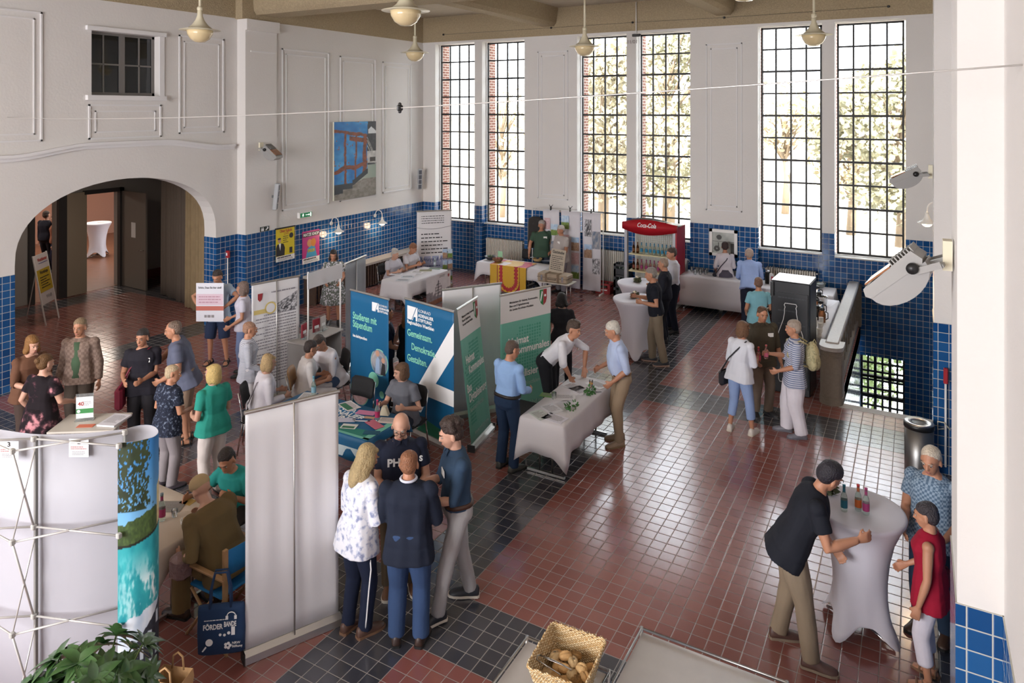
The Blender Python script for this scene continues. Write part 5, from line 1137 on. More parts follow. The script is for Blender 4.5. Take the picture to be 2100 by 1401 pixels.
# ------------------------------------------------------------------ pop-up display, bottom left
ZP = 2.25
back = [at(u, v, ZP) for u, v in ((-170, 850), (-90, 866), (0, 881), (78, 891), (170, 889), (258, 880))]
cap_ = [at(u, v, ZP) for u, v in ((258, 880), (285, 873), (305, 872), (319, 877), (324, 886), (316, 895), (296, 901), (270, 906), (243, 908))]
r = empty('pop_up_display', (back[3].x, back[3].y, 0), 0, 'curved pop-up display wall seen from behind, with a printed round end', 'display'); O = V((back[3].x, back[3].y, 0))
def poly(pts, n):
    out = []; L = [0]
    for i in range(1, len(pts)): L.append(L[-1] + (pts[i] - pts[i - 1]).length)
    for k in range(n + 1):
        s = L[-1] * k / n; i = max(j for j in range(len(L) - 1) if L[j] <= s + 1e-9); t = (s - L[i]) / (L[i + 1] - L[i])
        p0, p1, p2, p3 = pts[max(i - 1, 0)], pts[i], pts[i + 1], pts[min(i + 2, len(pts) - 1)]
        out.append(.5 * ((2 * p1) + (p2 - p0) * t + (2 * p0 - 5 * p1 + 4 * p2 - p3) * t * t + (3 * p1 - p0 - 3 * p2 + p3) * t ** 3))
    return out
pm = mat('panel_back_white', '#acabb2', .55, bump=.05, bscale=4.)
pl_ = poly(back, 40); o = MB().loft([[V((p.x, p.y, z)) - O for p in pl_] for z in (.03, .8, 1.5, ZP)], close=False, caps=False).build('panel', pm, r); o.modifiers.new('s', 'SOLIDIFY').thickness = .003
cp = poly(cap_, 60); o = MB().loft([[V((p.x, p.y, z)) - O for p in cp] for z in (.03, 1.1, ZP)], close=False, caps=False).build('round_end_panel', pm, r); o.modifiers.new('s', 'SOLIDIFY').thickness = .004
cen = sum(cap_, V((0, 0, 0))) / len(cap_)
def cap_pos(u, v):
    s = (1 - u) * 59.999; i = int(s); t = s - i; p = cp[i].lerp(cp[min(i + 1, 60)], t); n = (p - cen); n.z = 0; n.normalize(); return V((p.x, p.y, .03 + (ZP - .03) * v)) - O + n * .006
def cap_pic(U, Vv):
    z = Vv * ZP; X = U / .52; n = fbm(U * 14, z * 9, 2); g = fbm(U * 70, z * 44, 9); s2 = fbm(X * 7 + z * 3, z * 5 - X * 4, 21) * .6 + .4 * fbm(X * 26 + z * 8, z * 20 - X * 14, 31)
    c = mixc(hx('#2f78b8'), hx('#8fc4e6'), np.clip((ZP - z) * 1.2, 0, 1)); tree = (z > 1.72) & ((X < .55 + .35 * (n - .5) + .2 * (g - .5))) & (g > .36); c = sel(tree, mixc(hx('#1a2416'), hx('#3c4a26'), n), c)
    c = sel((z < 1.62 + .12 * X + .08 * (n - .5)) , mixc(hx('#2a3a1e'), hx('#556b33'), g), c); c = sel((X > .78) & (z < 1.95 - .4 * (1 - X)) & (z > 1.52), mixc(hx('#c9b070'), hx('#e6d8a8'), g), c)
    bnd = 1.44 + .16 * X ** 2; c = sel(z < bnd + .02, hx('#1c1f14'), c); teal = mixc(hx('#127f8c'), hx('#3fb3b6'), n); foam = np.clip((s2 - .47) * 8, 0, 1) * np.clip((1.42 - z) * 4, 0, 1) * np.clip(.35 + X, 0, 1); teal = mixc(teal, hx('#eaf2f2'), foam); c = sel(z < bnd, teal, c)
    cl = .86 + .16 * X + .06 * (n - .5); c = sel(z < cl, mixc(hx('#a9bcd2'), hx('#f0f2f4'), n), c); hs = (z < .70 + .35 * np.clip((X - .35) * 1.6, 0, 1)) & (X > .30) | (z < .45); c = sel(hs, mixc(hx('#23262f'), hx('#3a3f4a'), g), c)
    for (wx, wz) in ((.45, .62), (.45, .42), (.6, .72), (.6, .5), (.75, .62), (.78, .85)): c = sel((np.abs(X - wx) < .035) & (np.abs(z - wz) < .05), hx('#c9d2da'), c)
    return c
picture(r, cap_pos, 150, 260, cap_pic, 'printed_skin')
fm_ = mat('grey_frame_bar', '#c2bfba', .4, .3)
def bar(a, b, rr=.0075, name='strut', par=None): return MB().tube([V(a) - O, V(b) - O], rr, 6).build(name, fm_, par or r)
cols = {}
for key, (ub, vb, uf, vf) in {'a': (-90, 866, -130, 905), 'b': (78, 893, 25, 923), 'c': (258, 880, 244, 912)}.items():
    B_, F_ = at(ub, vb, ZP), at(uf, vf, ZP); cols[key] = (B_, F_)
lv = (ZP - .01, 1.57, .89, .2)
for key in 'abc':
    B_, F_ = cols[key]; b_ = V((B_.x, B_.y, .02)); t_ = V((B_.x, B_.y, ZP)); fwd = (F_ - B_).normalized() * .02
    MB().box((-.014, -.01, .02), (.014, .01, ZP), Matrix.Translation(V((B_.x, B_.y, 0)) - O + fwd)).build('channel_bar', mat('channel_bar_grey', '#8f8f8b', .45, .4), r)
    for z in lv:
        for P_ in (B_ + fwd * 2, F_): MB().bbox(tuple(V((P_.x, P_.y, z)) - O), (.035, .035, .04), r=.006).build('hub', mat('hub_grey', '#b5b3ae', .5), r)
    if key != 'c':
        for i in range(3): bar((B_.x, B_.y, lv[i]), (F_.x, F_.y, lv[i + 1]), .006); bar((F_.x, F_.y, lv[i]), (B_.x + fwd.x * 2, B_.y + fwd.y * 2, lv[i + 1]), .008)
for k0, k1 in (('a', 'b'), ('b', 'c')):
    for z in lv: 
        (B0, F0), (B1, F1) = cols[k0], cols[k1]; d0 = (F0 - B0) * .15; d1 = (F1 - B1) * .15
        bar((F0.x, F0.y, z), (B1.x + d1.x, B1.y + d1.y, z)); bar((B0.x + d0.x, B0.y + d0.y, z), (F1.x, F1.y, z))
for (u, v, num) in ((22, 905, '3'), (165, 900, '2')):
    p = at(u, v, ZP - .04); d = (at(u + 30, v, ZP - .04) - p).normalized(); M = frame_M(p - O + V((-d.y, d.x, 0)) * -.022, d, V((-d.y, d.x, 0)), V((0, 0, 1)))
    MB().box((-.075, -.0, -.13), (.075, .002, .01), M).build('instruction_label', M_white, r); txt(num, .05, -.01, -.03, r, M_ink, M=M, y=-.003, bold=.02); small_print(r, mat('sign_red', '#a8423c', .6), -.06, .06, -.05, 2, .014, 3, M=M, y=-.003); small_print(r, M_inkg, -.05, .05, -.085, 3, .012, 4, M=M, y=-.003)
# counter behind it
a, b, c = at(133, 854, .76), at(265, 850, .76), at(104, 882, .76); ex = (b - a); rz = math.atan2(ex.y, ex.x); mid = (a + b) / 2 + (c - a) * .5
T8 = folding_table(mid.x - ex.length / 2, mid.y - .27, mid.x + ex.length / 2, mid.y + .27, .76, 'pale table top with an acrylic sign behind the pop-up display', rz=rz, name='side_table')
def on_table(u, v, z=.745): return at(u, v, z)
p = at(174, 862, .76); r = empty('acrylic_sign', (p.x, p.y, .762), rz + R(8), 'upright acrylic sign with a green heart strip on the pale table', 'sign'); MB().box((-.11, -.04, 0), (.11, .06, .006)).box((-.105, .0, .0), (.105, .006, .34)).build('holder', M_gl, r); MB().box((-.10, -.004, .03), (.10, -.001, .30)).build('sheet', M_white, r); flat(rect(-.10, .09, .10, .15), r, mat('strip_green', '#3c8a4a', .5), 'green_strip', y=-.006); txt('40', .07, -.08, .19, r, mat('sign_red', '#a8423c', .6), y=-.006, bold=.02); small_print(r, M_inkg, -.02, .08, .24, 3, .02, 4, y=-.006); flat(disc(-.07, .12, .02), r, M_white, 'heart_mark', y=-.009)
p = at(176, 874, .76); paper((p.x, p.y, .762), .2, .09, rz, 'red printed card lying in front of the acrylic sign', '#d87050', False)
p = at(235, 864, .76); paper((p.x, p.y, .762), .24, .34, rz + R(-12), 'stack of white leaflets on the pale table end', '#e6e4ea', t=.02)
# ------------------------------------------------------------------ KAS table
t = folding_table(-7.55, 6.62, -5.78, 7.38, .74, 'folding table under the blue and green cloth')
b1 = cloth_over(-7.55, 6.62, -5.78, 7.38, .74, (.28, .10, .25, .1), 'petrol blue tablecloth printed with large white foundation lettering', M_blue, corner=.03)
O_ = b1.location
TM = Matrix.Translation((-O_.x, -O_.y, .7462)) @ Matrix(((1, 0, 0, 0), (0, 0, 1, 0), (0, -1, 0, 0), (0, 0, 0, 1)))   # flat on the table: x right, z -> +y
TM = Matrix(((1, 0, 0, 0), (0, 0, 1, 0), (0, -1, 0, .7462), (0, 0, 0, 1)))
def onT(x, y): return x - O_.x, y - O_.y
x, y = onT(-6.95, 7.14)
for k, tt in enumerate(('KONRAD', 'ADENAUER', 'STIFTUNG')): txt(tt, .14, x, y - .115 * k, b1, M_white, M=TM, bold=.0 if k == 0 else .03, y=-.001)
flat([[(-.88, -.36), (.88, -.36), (.88, -.14), (.2, -.24), (-.5, -.26), (-.88, -.2)]], b1, mat('cloth_green', '#2f8a78', .6), 'green_wave', M=TM, y=-.0015); flat([[(-.88, -.375), (.885, -.375), (.885, -.33), (-.88, -.335)], [(.80, -.37), (.885, -.37), (.885, .3), (.80, .3)]], b1, mat('cloth_mint', '#7cc9b4', .6), 'mint_edge', M=TM, y=-.003)
flat(rect(-.9, -.0, .9, .0 + .13), b1, mat('cloth_pale', '#cfe0e6', .6), 'pale_front_strip', M=Matrix.Translation((0, -.41, .49)), y=0)
for (u, v, w_, l_, rz_, c, lab) in ((716, 833, .30, .2, -20, '#e4dcdc', 'white leaflet with a green corner at the left end of the blue table'), (751, 847, .26, .12, 15, '#d88ab0', 'pink folded napkin behind the white lettering'), (707, 862, .28, .12, 30, '#cfcfe0', 'lilac white slip beside the lettering on the blue cloth'), (716, 875, .2, .13, 20, '#e8e8e4', 'small white card with a green picture on the blue cloth'), (768, 871, .28, .13, -20, '#cf7488', 'pink napkin lying near the bottle on the blue table'), (795, 863, .24, .16, 20, '#dccfc8', 'pile of red and white cards by the bald man'), (742, 864, .22, .025, 25, '#e9e9e9', 'white pen lying on the blue cloth'), (738, 861, .2, .025, 20, '#1b4d86', 'blue pen lying beside the white pen'), (762, 888, .2, .1, 25, '#1f5c74', 'dark teal flyer at the front edge of the blue table'), (758, 857, .14, .06, 20, '#c9a080', 'small beige card behind the bottle on the blue table')):
    p = at(u, v, .75); paper((p.x, p.y, .752), w_, l_, R(rz_), lab, c, l_ > .15, pic='#3f7a5a' if 'green' in lab and 'white' in lab else None)
p = at(774, 862, .75); bottle((p.x, p.y, .752), 'clear bottle with a pink label on the blue table', 'water', lab='#b03060', cap='#b03060')
p = at(789, 851, .75); r = empty('pyramid_stand', (p.x, p.y, .752), R(20), 'small cream table card beside the bottle on the blue table', 'table card'); MB().prism([(-.06, 0), (.06, 0), (.02, .11), (-.03, .11)], .07, Matrix(((1, 0, 0, 0), (0, 0, 1, -.035), (0, 1, 0, 0), (0, 0, 0, 1)))).build('card', mat('cream_card', '#d9cfb4', .6), r)
# ------------------------------------------------------------------ MHKBD table
T2 = folding_table(-4.50, 8.15, -3.88, 9.83, .74, 'folding table with chrome feet under the long white cloth in the centre', along='y')
cloth_over(-4.50, 8.15, -3.88, 9.83, .74, (.42, .40, .35, .38), 'long white tablecloth in the centre of the hall', corner=.16, wave=.014)
for (u, v, w_, l_, rz_, c, lab) in ((1131, 838, .21, .3, 60, '#dcdce0', 'white form lying at the near left of the long white table'), (1138, 858, .3, .21, -8, '#e2e0ea', 'glossy brochure with a rainbow curve at the near end of the white table'), (1108, 851, .2, .28, 60, '#cfd6cf', 'pale leaflet at the very corner of the white table'), (1176, 793, .21, .3, 70, '#e0e0e4', 'open pages under the bending man\'s hand'), (1225, 789, .3, .21, -20, '#ececee', 'white sheet beside the beer glass'), (1124, 811, .22, .14, 10, '#6f9a58', 'green magazine at the left edge of the white table'), (1158, 815, .3, .2, 25, '#d8d4d4', 'fan of white cards in the middle of the white table'), (1190, 801, .21, .3, 60, '#dddbe2', 'second open brochure in front of the bending man')):
    p = at(u, v, .75); paper((p.x, p.y, .75), w_, l_, R(rz_), lab, c)
for (u, v, lab) in ((1172, 839, 'sprig of green leaves at the near end of the white table'), (1208, 807, 'sprig of green leaves beside the beer glass')):
    p = at(u, v, .75); mb = MB(); leaf_blob(mb, (0, 0, .03), .085, 40, int(u), .05, .3); o = mb.build('leaf_sprig', mat('fresh_green_leaves', '#3f7038', .6, var=.25, vscale=30.), None, (p.x, p.y, .75)); tag(o, lab, 'greenery', 'sprigs of green on the white table')
p = at(1212, 797, .75); tumbler((p.x, p.y, .75), 'glass of beer on the far end of the white table', .12, .03, fill='#c98a1c', name='beer_glass')
p = at(1136, 818, .75); tumbler((p.x, p.y, .75), 'empty glass at the left edge of the white table', .09, .035)
p = at(1227, 804, .75); paper((p.x, p.y, .75), .09, .015, R(30), 'dark pen lying near the beer glass', '#2b2b2b', False)
# ------------------------------------------------------------------ back tables
folding_table(-10.95, 13.08, -10.2, 14.68, .74, 'folding table of the half-timbered stand', along='y', topm=M_wh)
c3 = cloth_over(-10.95, 13.08, -10.2, 14.68, .74, (.40, .33, .38, .33), 'white tablecloth of the stand with the half-timbered house print', corner=.22)
r = empty('table_banner', (-10.155, 14.14, 0), R(90), 'grey printed cloth with a half-timbered house hanging from the table', 'table banner')
def timber(U, Vv):
    n = fbm(U * 8, Vv * 6, 4); g = fbm(U * 30, Vv * 20, 3); c = mixc(hx('#d8d2d6'), hx('#e6e2e4'), n); sky_ = .30 + .22 * fbm(U * 9, U * 0, 5) + .1 * (U < .25)
    c = sel(Vv < sky_, mixc(hx('#6e6a70'), hx('#a39ea4'), g), c); c = sel(Vv < .16, mixc(hx('#7a4a3a'), hx('#9a6a50'), g), c)
    hse = (np.abs(U - .5) < .14) & (Vv < .55) & (Vv > .25) | (np.abs(U - .5) < .14 * (.80 - Vv) / .25) & (Vv >= .55) & (Vv < .8); ed = (np.abs(np.abs(U - .5) - .13) < .012) | (np.abs(U - .5) < .01) | (np.abs(Vv % .1 - .05) < .008) | (np.abs(U - .5 - (Vv % .2 - .1) * .8) < .012)
    c = sel(hse, hx('#d5cfd2'), c); return sel(hse & ed, hx('#4a464c'), c)
picture(r, lambda u, v: (-.5 + 1.0 * u, -.075 - .02 * math.sin(u * 9) * (1 - v), .06 + .70 * v), 60, 50, timber, 'printed_cloth')
flat([[(.36, .70), (.42, .70), (.42, .65), (.39, .62), (.36, .65)]], r, mat('crest_red', '#a0383c', .5), 'crest', y=-.1); small_print(r, M_ink, 0, .3, .72, 2, .03, 3, y=-.1)
for (u, v, lab, c) in ((812, 563, 'white handout at the near end of the half-timbered stand', '#e6e6ea'), (836, 568, 'printed map at the front of the half-timbered stand', '#c8cdd2'), (855, 559, 'white flyers before the seated man', '#e8e6e6'), (893, 551, 'green and blue leaflets at the far end of the stand', '#7f9a8a'), (873, 555, 'colour brochure beside the seated man\'s arm', '#9a9a70'), (826, 575, 'grey sheet at the near corner of the stand', '#bfc2c8')):
    p = at(u, v, .745); paper((p.x, p.y, .75), .3, .2, R(u % 40), lab, c)
p = at(892, 546, .745); bottle((p.x, p.y, .75), 'small clear bottle on the half-timbered stand', 'water', lab='#c0c8d0', cap='#7f9a8a', h=.22)
# flag table
folding_table(-10.06, 15.85, -8.12, 16.5, .74, 'folding table with the yellow and red flag', topm=M_wh)
cloth_over(-10.06, 15.85, -8.12, 16.5, .74, (.30, .30, .3, .30), 'white tablecloth under the yellow and red flag', corner=.22)
r = empty('flag', (-9.08, 15.83, 0), 0, 'yellow flag with a red toothed U shape draped over the back table', 'flag')
def flagf(U, Vv):
    y_ = hx('#cfa02a'); rd = hx('#b23038'); n = fbm(U * 5, Vv * 5, 4); c = mixc(y_, hx('#d8b040'), n); Z_ = (Vv) ; front = Vv < .66; q = Vv / .66
    mid = (U > .2) & (U < .83); c = sel(mid, rd, c); rr = np.where(q > .45, np.abs(U - .515), np.hypot(U - .515, (q - .45) * .62)); tooth = .018 * (np.sin(np.arctan2(q - .45, U - .515) * 22) > 0) * (q < .45) + .018 * (np.sin(q * 46) > 0) * (q >= .45)
    c = sel(mid & (rr < .30), hx('#d8a834'), c); c = sel(mid & (rr < .245 + tooth) & (rr > .175 - tooth), rd, c); c = sel(mid & (rr < .15), hx('#d8a834'), c); c = sel(mid & (np.abs(rr - .30) < .006), hx('#5a2a24'), c)
    t = Vv > .66; c = sel(t, mixc(hx('#c8485c'), hx('#e0b050'), (n > .52) * 1.), c); return sel(t & (U > .2) & (U < .42) & (Vv < .85), hx('#e8dcd8'), c)
picture(r, lambda u, v: ((-.53 + 1.06 * u, -.065 - .012 * math.sin(u * 14) * (1 - v), .08 + .675 * v / .66) if v < .66 else (-.53 + 1.06 * u, -.06 + .62 * (v - .66) / .34, .757)), 90, 100, flagf, 'flag_cloth')
for (u, v, lab, k) in ((1005, 533, 'dark bowl on the left end of the flag table', 'bowl'), (1021, 538, 'brown basket beside the dark bowl', 'basket')):
    p = at(u, v, .745); r = empty('bowl' if k == 'bowl' else 'small_basket', (p.x, p.y, .75), 0, lab, k); MB().lathe([(.07, 0), (.13, .06), (.15, .10), (.14, .10), (.1, .03)], 20).build('bowl_body', mat('dark_bowl', '#33363a', .3) if k == 'bowl' else mat('brown_wicker', '#7a5a3c', .8, bump=.5, bscale=60.), r)
    mb = MB(); [mb.ball((.05 * math.cos(q), .05 * math.sin(q), .09), .035, 8, 6) for q in (0, 1.5, 3, 4.6)]; mb.build('contents', mat('fruit_' + k, '#5a6a4a' if k == 'bowl' else '#9a5a50', .5), r)
p = at(1026, 531, .745); r = empty('table_card', (p.x, p.y, .75), 0, 'small green card standing on the flag table', 'table card'); MB().box((-.07, -.01, 0), (.07, .0, .20)).build('card', mat('mint_card', '#9fd0a8', .5), r)
p = at(1108, 527, .745); r = empty('jug', (p.x, p.y, .75), 0, 'steel jug on the right end of the flag table', 'jug'); MB().lathe([(.05, 0), (.06, .05), (.05, .16), (.035, .19), (.045, .23)], 18).build('jug_body', M_steel, r)
p = at(1104, 535, .745); r = empty('small_basket', (p.x, p.y - .05, .75), 0, 'shallow light basket in front of the steel jug', 'basket'); MB().lathe([(.09, 0), (.13, .07), (.12, .07), (.08, .01)], 20).build('basket_body', mat('light_wicker', '#b99a68', .8, bump=.5, bscale=60.), r)
p = at(1095, 528, .745); paper((p.x, p.y, .75), .16, .2, 0, 'white card beside the steel jug', '#e4e4e4'); p = at(1122, 535, .745); paper((p.x, p.y, .75), .3, .2, .3, 'blue grey leaflets at the right edge of the flag table', '#8a98b0')
chair((-9.3, 17.12, 0), R(180), 'black chair standing behind the flag table')
# suitcase with board on a small table
p = at(1140, 577, .55); ST = folding_table(p.x - .45, p.y - .2, p.x + .45, p.y + .25, .55, 'small low table carrying the old suitcase', name='small_table')
r = empty('suitcase', (p.x - .02, p.y, .553), 0, 'beige old suitcase with dark corners on the small table', 'suitcase'); sm_ = mat('suitcase_board', '#a89680', .6, var=.1)
MB().bbox((0, 0, .10), (.80, .36, .20), r=.02).build('case_body', sm_, r); MB().box((-.405, -.184, .105), (.405, .184, .115)).build('case_rim', M_dwood, r)
for x in (-.28, .28): MB().box((x - .025, -.188, .03), (x + .025, -.18, .16)).build('clasp', M_chrome, r)
for x in (-.16, .16): MB().box((x - .03, -.187, 0), (x + .03, .187, .204)).build('strap', mat('case_strap', '#7d6a55', .7), r)
MB().tube([(-.1, -.18, .08), (-.1, -.21, .08), (.1, -.21, .08), (.1, -.18, .08)], .012, 6).build('carry_handle', mat('case_strap', '#7d6a55', .7), r)
q = empty('notice_board', (p.x - .02, p.y + .04, .756), 0, 'beige notice board with black print leaning on the suitcase', 'notice board'); E2 = Matrix.Rotation(R(-10), 4, 'X') @ Matrix.Rotation(R(4), 4, 'Y'); MB().box((-.2, -.01, 0), (.2, .01, .56), E2).build('board', mat('notice_paper', '#b7aa98', .7), q); txt('Gaststube', .1, -.16, .46, q, M_ink, M=E2, width=.32, y=-.013, bold=.02); small_print(q, M_ink, -.16, .16, .40, 8, .046, 7, M=E2, y=-.013)
# buffet tables
folding_table(-4.95, 16.75, -3.33, 17.4, .80, 'buffet table along the window wall', topm=M_wh); cloth_over(-4.95, 16.72, -3.33, 17.4, .80, (.68, .68, .5, .68), 'white floor-length cloth of the buffet by the window wall', corner=.0, wave=.004)
folding_table(-3.2, 16.5, -1.55, 17.3, .78, 'buffet table before the radiator', topm=M_wh); cloth_over(-3.2, 16.5, -1.55, 17.3, .78, (.3, .3, .3, .3), 'white cloth of the short buffet table before the radiator', corner=.2)
folding_table(-1.98, 13.4, -1.4, 16.2, .78, 'side buffet table along the balustrade', along='y', topm=M_wh); cloth_over(-1.98, 13.4, -1.4, 16.2, .78, (.3, .06, .3, .3), 'white cloth of the side buffet along the balustrade', corner=.1)
rn = random.Random(4); WORDS = ['leftmost', 'second', 'third', 'fourth', 'fifth', 'sixth', 'seventh', 'eighth', 'ninth', 'tenth']
for k in range(9):
    p = at(1422 + 3.6 * k, 553 + 5 * ((k * 5) % 3), .81); tumbler((p.x, min(p.y, 17.3), .806), 'empty drinking glass standing among others on the buffet by the window wall', .11, .036, 'empty glasses on the buffet by the wall')
for k in range(8):
    p = at(1508 + 3.2 * (k % 4), 552 + 6 * (k // 4), .81); tumbler((min(p.x, -3.38), min(p.y, 17.3), .806), 'empty drinking glass in the cluster right of the woman in white on the buffet', .12, .036, 'glass cluster on the buffet')
p = at(1404, 553, .81); r = empty('bottle_cooler', (p.x, 17.25, .806), 0, 'steel bottle cooler at the left end of the buffet', 'cooler bucket'); MB().lathe([(.10, 0), (.12, .28), (.11, .28), (.09, .02)], 20).build('bucket', M_steel, r); MB().tube([(.12, 0, .2), (.15, 0, .24), (.12, 0, .27)], .008, 6).build('bucket_handle', M_steel, r)
for (u, v, c, lab) in ((1566, 553, '#d7d3cc', 'black coffee flask at the left end of the short buffet table'),):
    p = at(u, v, .79); r = empty('coffee_flask', (-2.95, 17.0, .786), 0, lab, 'flask'); MB().lathe([(.06, 0), (.065, .2), (.05, .25), (.045, .28)], 18).build('flask_body', M_blk, r); MB().lathe([(.05, .27), (.05, .30)], 18).build('flask_lid', M_chrome, r)
p = at(1607, 553, .79); r = empty('milk_carton', (p.x, 16.95, .786), 0, 'red and white milk carton before the radiator', 'carton'); MB().box((-.04, -.04, 0), (.04, .04, .2)).loft([[(-.04, -.04, .2), (.04, -.04, .2), (.04, .04, .2), (-.04, .04, .2)], [(-.04, -.003, .25), (.04, -.003, .25), (.04, .003, .25), (-.04, .003, .25)]], smooth=False).build('carton_body', M_white, r); MB().box((.0, -.042, .02), (.042, -.039, .19)).build('red_print', red, r)
for (u, v, lab, kind) in ((1683, 583, 'large glass salad bowl at the end of the buffet', '#c7d4c4'), (1688, 575, 'second glass bowl with a spoon behind the salad bowl', '#d4dadc')):
    p = at(u, v, .79); r = empty('serving_bowl', (min(p.x, -1.7) - .0, min(p.y, 17.1), .786), 0, lab, 'bowl'); MB().lathe([(.06, 0), (.12, .05), (.15, .12), (.14, .12), (.1, .04)], 24).build('bowl_glass', M_gl, r); MB().lathe([(.06, .02), (.12, .09), (.02, .10)], 16).build('salad', mat('salad_' + kind, kind, .6), r); MB().tube([(0, 0, .08), (-.16, 0, .17)], .008, 6).build('serving_spoon', M_blk, r)
for (u, v, c, lab) in ((1686, 625, '#8f8a84', 'polished steel ice bucket on the side buffet'), ):
    p = at(u, v, .79); r = empty('ice_bucket', (min(p.x, -1.55), p.y, .786), 0, lab, 'bucket'); MB().lathe([(.08, 0), (.11, .17), (.115, .18), (.1, .17), (.07, .02)], 24).build('bucket', M_chrome, r)
for k, (u, v) in enumerate(((1676, 612), (1680, 625), (1673, 640), (1683, 645), (1676, 655), (1686, 660))):
    p = at(u, v, .79); r = empty('coffee_pot', (p.x, p.y, .786), 0, 'black and chrome vacuum pot, %s counted from the far end of the side buffet' % WORDS[k].replace('leftmost', 'first'), 'coffee pot', 'vacuum pots on the side buffet'); MB().lathe([(.06, 0), (.065, .15), (.045, .2), (.04, .23)], 18).build('pot_body', (M_chrome, M_blk, mat('copper', '#a8704c', .3, .9))[k % 3], r); MB().lathe([(.045, .22), (.05, .25), (.02, .27)], 18).build('pot_lid', M_blk, r); MB().tube([(.06, 0, .05), (.10, 0, .08), (.10, 0, .18), (.05, 0, .2)], .01, 6).build('pot_handle', M_blk, r)
for i in range(2):
    for j in range(3):
        for k in range(6):
            p = at(1671 + 13 * i - 2 * j, 672 + 12 * j, .79); r = empty('cup', (p.x, p.y, .786 + .026 * k), 0, 'white cup in the nested stacks at the near end of the side buffet', 'cup', 'stacked cups on the side buffet'); MB().lathe([(.025, 0), (.04, .05), (.042, .06), (.038, .058), (.023, .006)], 14).build('cup_body', M_wh, r)
# bar tables
p = at(1303, 612, 1.1); bar_table(p, 'nearer bar table of the two in the middle of the hall', .43, rz=R(20)); centrepiece((p.x - .02, p.y + .03, 1.105), 'dry flower arrangement with a cream bloom on the nearer middle bar table')
p = at(1307, 579, 1.1); bar_table(p, 'farther bar table of the two in front of the red cooler', .42, rz=R(50)); centrepiece((p.x, p.y, 1.105), 'grey flower arrangement on the farther middle bar table', .9); 
p = at(1763, 1043, 1.1); B3 = p; bar_table(p, 'big white bar table in the right foreground', .385, rz=R(62)); q = at(1697, 1012, 1.1); centrepiece((q.x, q.y, 1.105), 'dark flower arrangement on the foreground bar table', 1.)
for (u, v, kind, c, lab) in ((1731, 1049, 'water', '#1d6f86', 'clear bottle with a teal label on the foreground bar table'), (1760, 1048, 'water', '#c8662c', 'clear bottle with an orange red label on the foreground bar table'), (1776, 1056, 'water', '#a83a72', 'clear bottle with a pink label on the foreground bar table')):
    p = at(u, v, 1.1); bottle((p.x, p.y, 1.103), lab, kind, lab=c, cap='#c83a3a' if 'orange' in lab else c, h=.235, r=.029)
# ------------------------------------------------------------------ steel trolleys and bread basket in the foreground
def trolley(x0, y0, x1, y1, z, label):
    r = empty('serving_trolley', ((x0 + x1) / 2, (y0 + y1) / 2, 0), 0, label, 'trolley', 'steel serving trolleys'); hx_, hy_ = (x1 - x0) / 2, (y1 - y0) / 2
    tm = mat('brushed_trolley_steel', '#dcd8d6', .32, .55, var=.04)
    for zz in (z - .03, z - .5):
        b = MB(); b.box((-hx_ + .01, -hy_ + .01, zz), (hx_ - .01, hy_ - .01, zz + .012)); b.build('tray_shelf', tm, r)
        b = MB(); b.tube([(-hx_, -hy_, zz + .03), (hx_, -hy_, zz + .03), (hx_, hy_, zz + .03), (-hx_, hy_, zz + .03), (-hx_, -hy_, zz + .03)], .011, 8); b.build('tray_rim', M_steel, r)
    for sx in (-1, 1):
        for sy in (-1, 1): q = MB().tube([(sx * hx_, sy * hy_, .1), (sx * hx_, sy * hy_, z + .01)], .013, 8).build('leg', M_steel, r); MB().lathe([(.045, -.014), (.05, 0), (.045, .014)], 16, Matrix.Translation((sx * hx_, sy * hy_, .05)) @ Matrix.Rotation(math.pi / 2, 4, 'Y')).build('castor', M_blk, q)
    return r
trolley(-2.47, 3.66, -1.83, 4.57, .90, 'steel trolley carrying the bread basket'); trolley(-1.76, 4.0, -.75, 5.03, .93, 'wider steel trolley with an empty top, right of the bread basket')
bz = .885; bk = at(1160, 1372, 1.0); r = empty('bread_basket', (-2.02, 4.30, bz), R(4), 'woven straw basket filled with bread rolls', 'basket'); wk, nt_, b0 = nodes_of('straw_wicker'); b0.inputs['Roughness'].default_value = .8; tc_ = N(nt_, 'ShaderNodeTexCoord'); sp_n = N(nt_, 'ShaderNodeSeparateXYZ'); nt_.links.new(tc_.outputs['Object'], sp_n.inputs[0])
def _m(op, a, b_=None):
    n_ = N(nt_, 'ShaderNodeMath', operation=op)
    for i_, q_ in enumerate((a, b_)):
        if q_ is None: continue
        if isinstance(q_, (int, float)): n_.inputs[i_].default_value = q_
        else: nt_.links.new(q_, n_.inputs[i_])
    return n_.outputs[0]
h_ = _m('MULTIPLY', _m('SINE', _m('MULTIPLY', sp_n.outputs[2], 480.)), _m('SINE', _m('MULTIPLY', _m('ADD', sp_n.outputs[0], sp_n.outputs[1]), 190.)))
cr_ = N(nt_, 'ShaderNodeValToRGB'); nt_.links.new(h_, cr_.inputs[0]); cr_.color_ramp.elements[0].position = .0; cr_.color_ramp.elements[0].color = srgb('#b8935f') + (1,); cr_.color_ramp.elements[1].position = .35; cr_.color_ramp.elements[1].color = srgb('#ecd8b2') + (1,); nt_.links.new(cr_.outputs[0], b0.inputs['Base Color'])
bp_ = N(nt_, 'ShaderNodeBump', Strength=.8, Distance=.004); nt_.links.new(h_, bp_.inputs['Height']); nt_.links.new(bp_.outputs[0], b0.inputs['Normal'])
def sq(hx_, hy_, z, n=24, rr=.03): return [V((max(-hx_, min(hx_, 1.35 * hx_ * math.cos(2 * math.pi * k / n))), max(-hy_, min(hy_, 1.35 * hy_ * math.sin(2 * math.pi * k / n))), z)) for k in range(n)]
b = MB(); NB = 128; rows = 22
rings = []
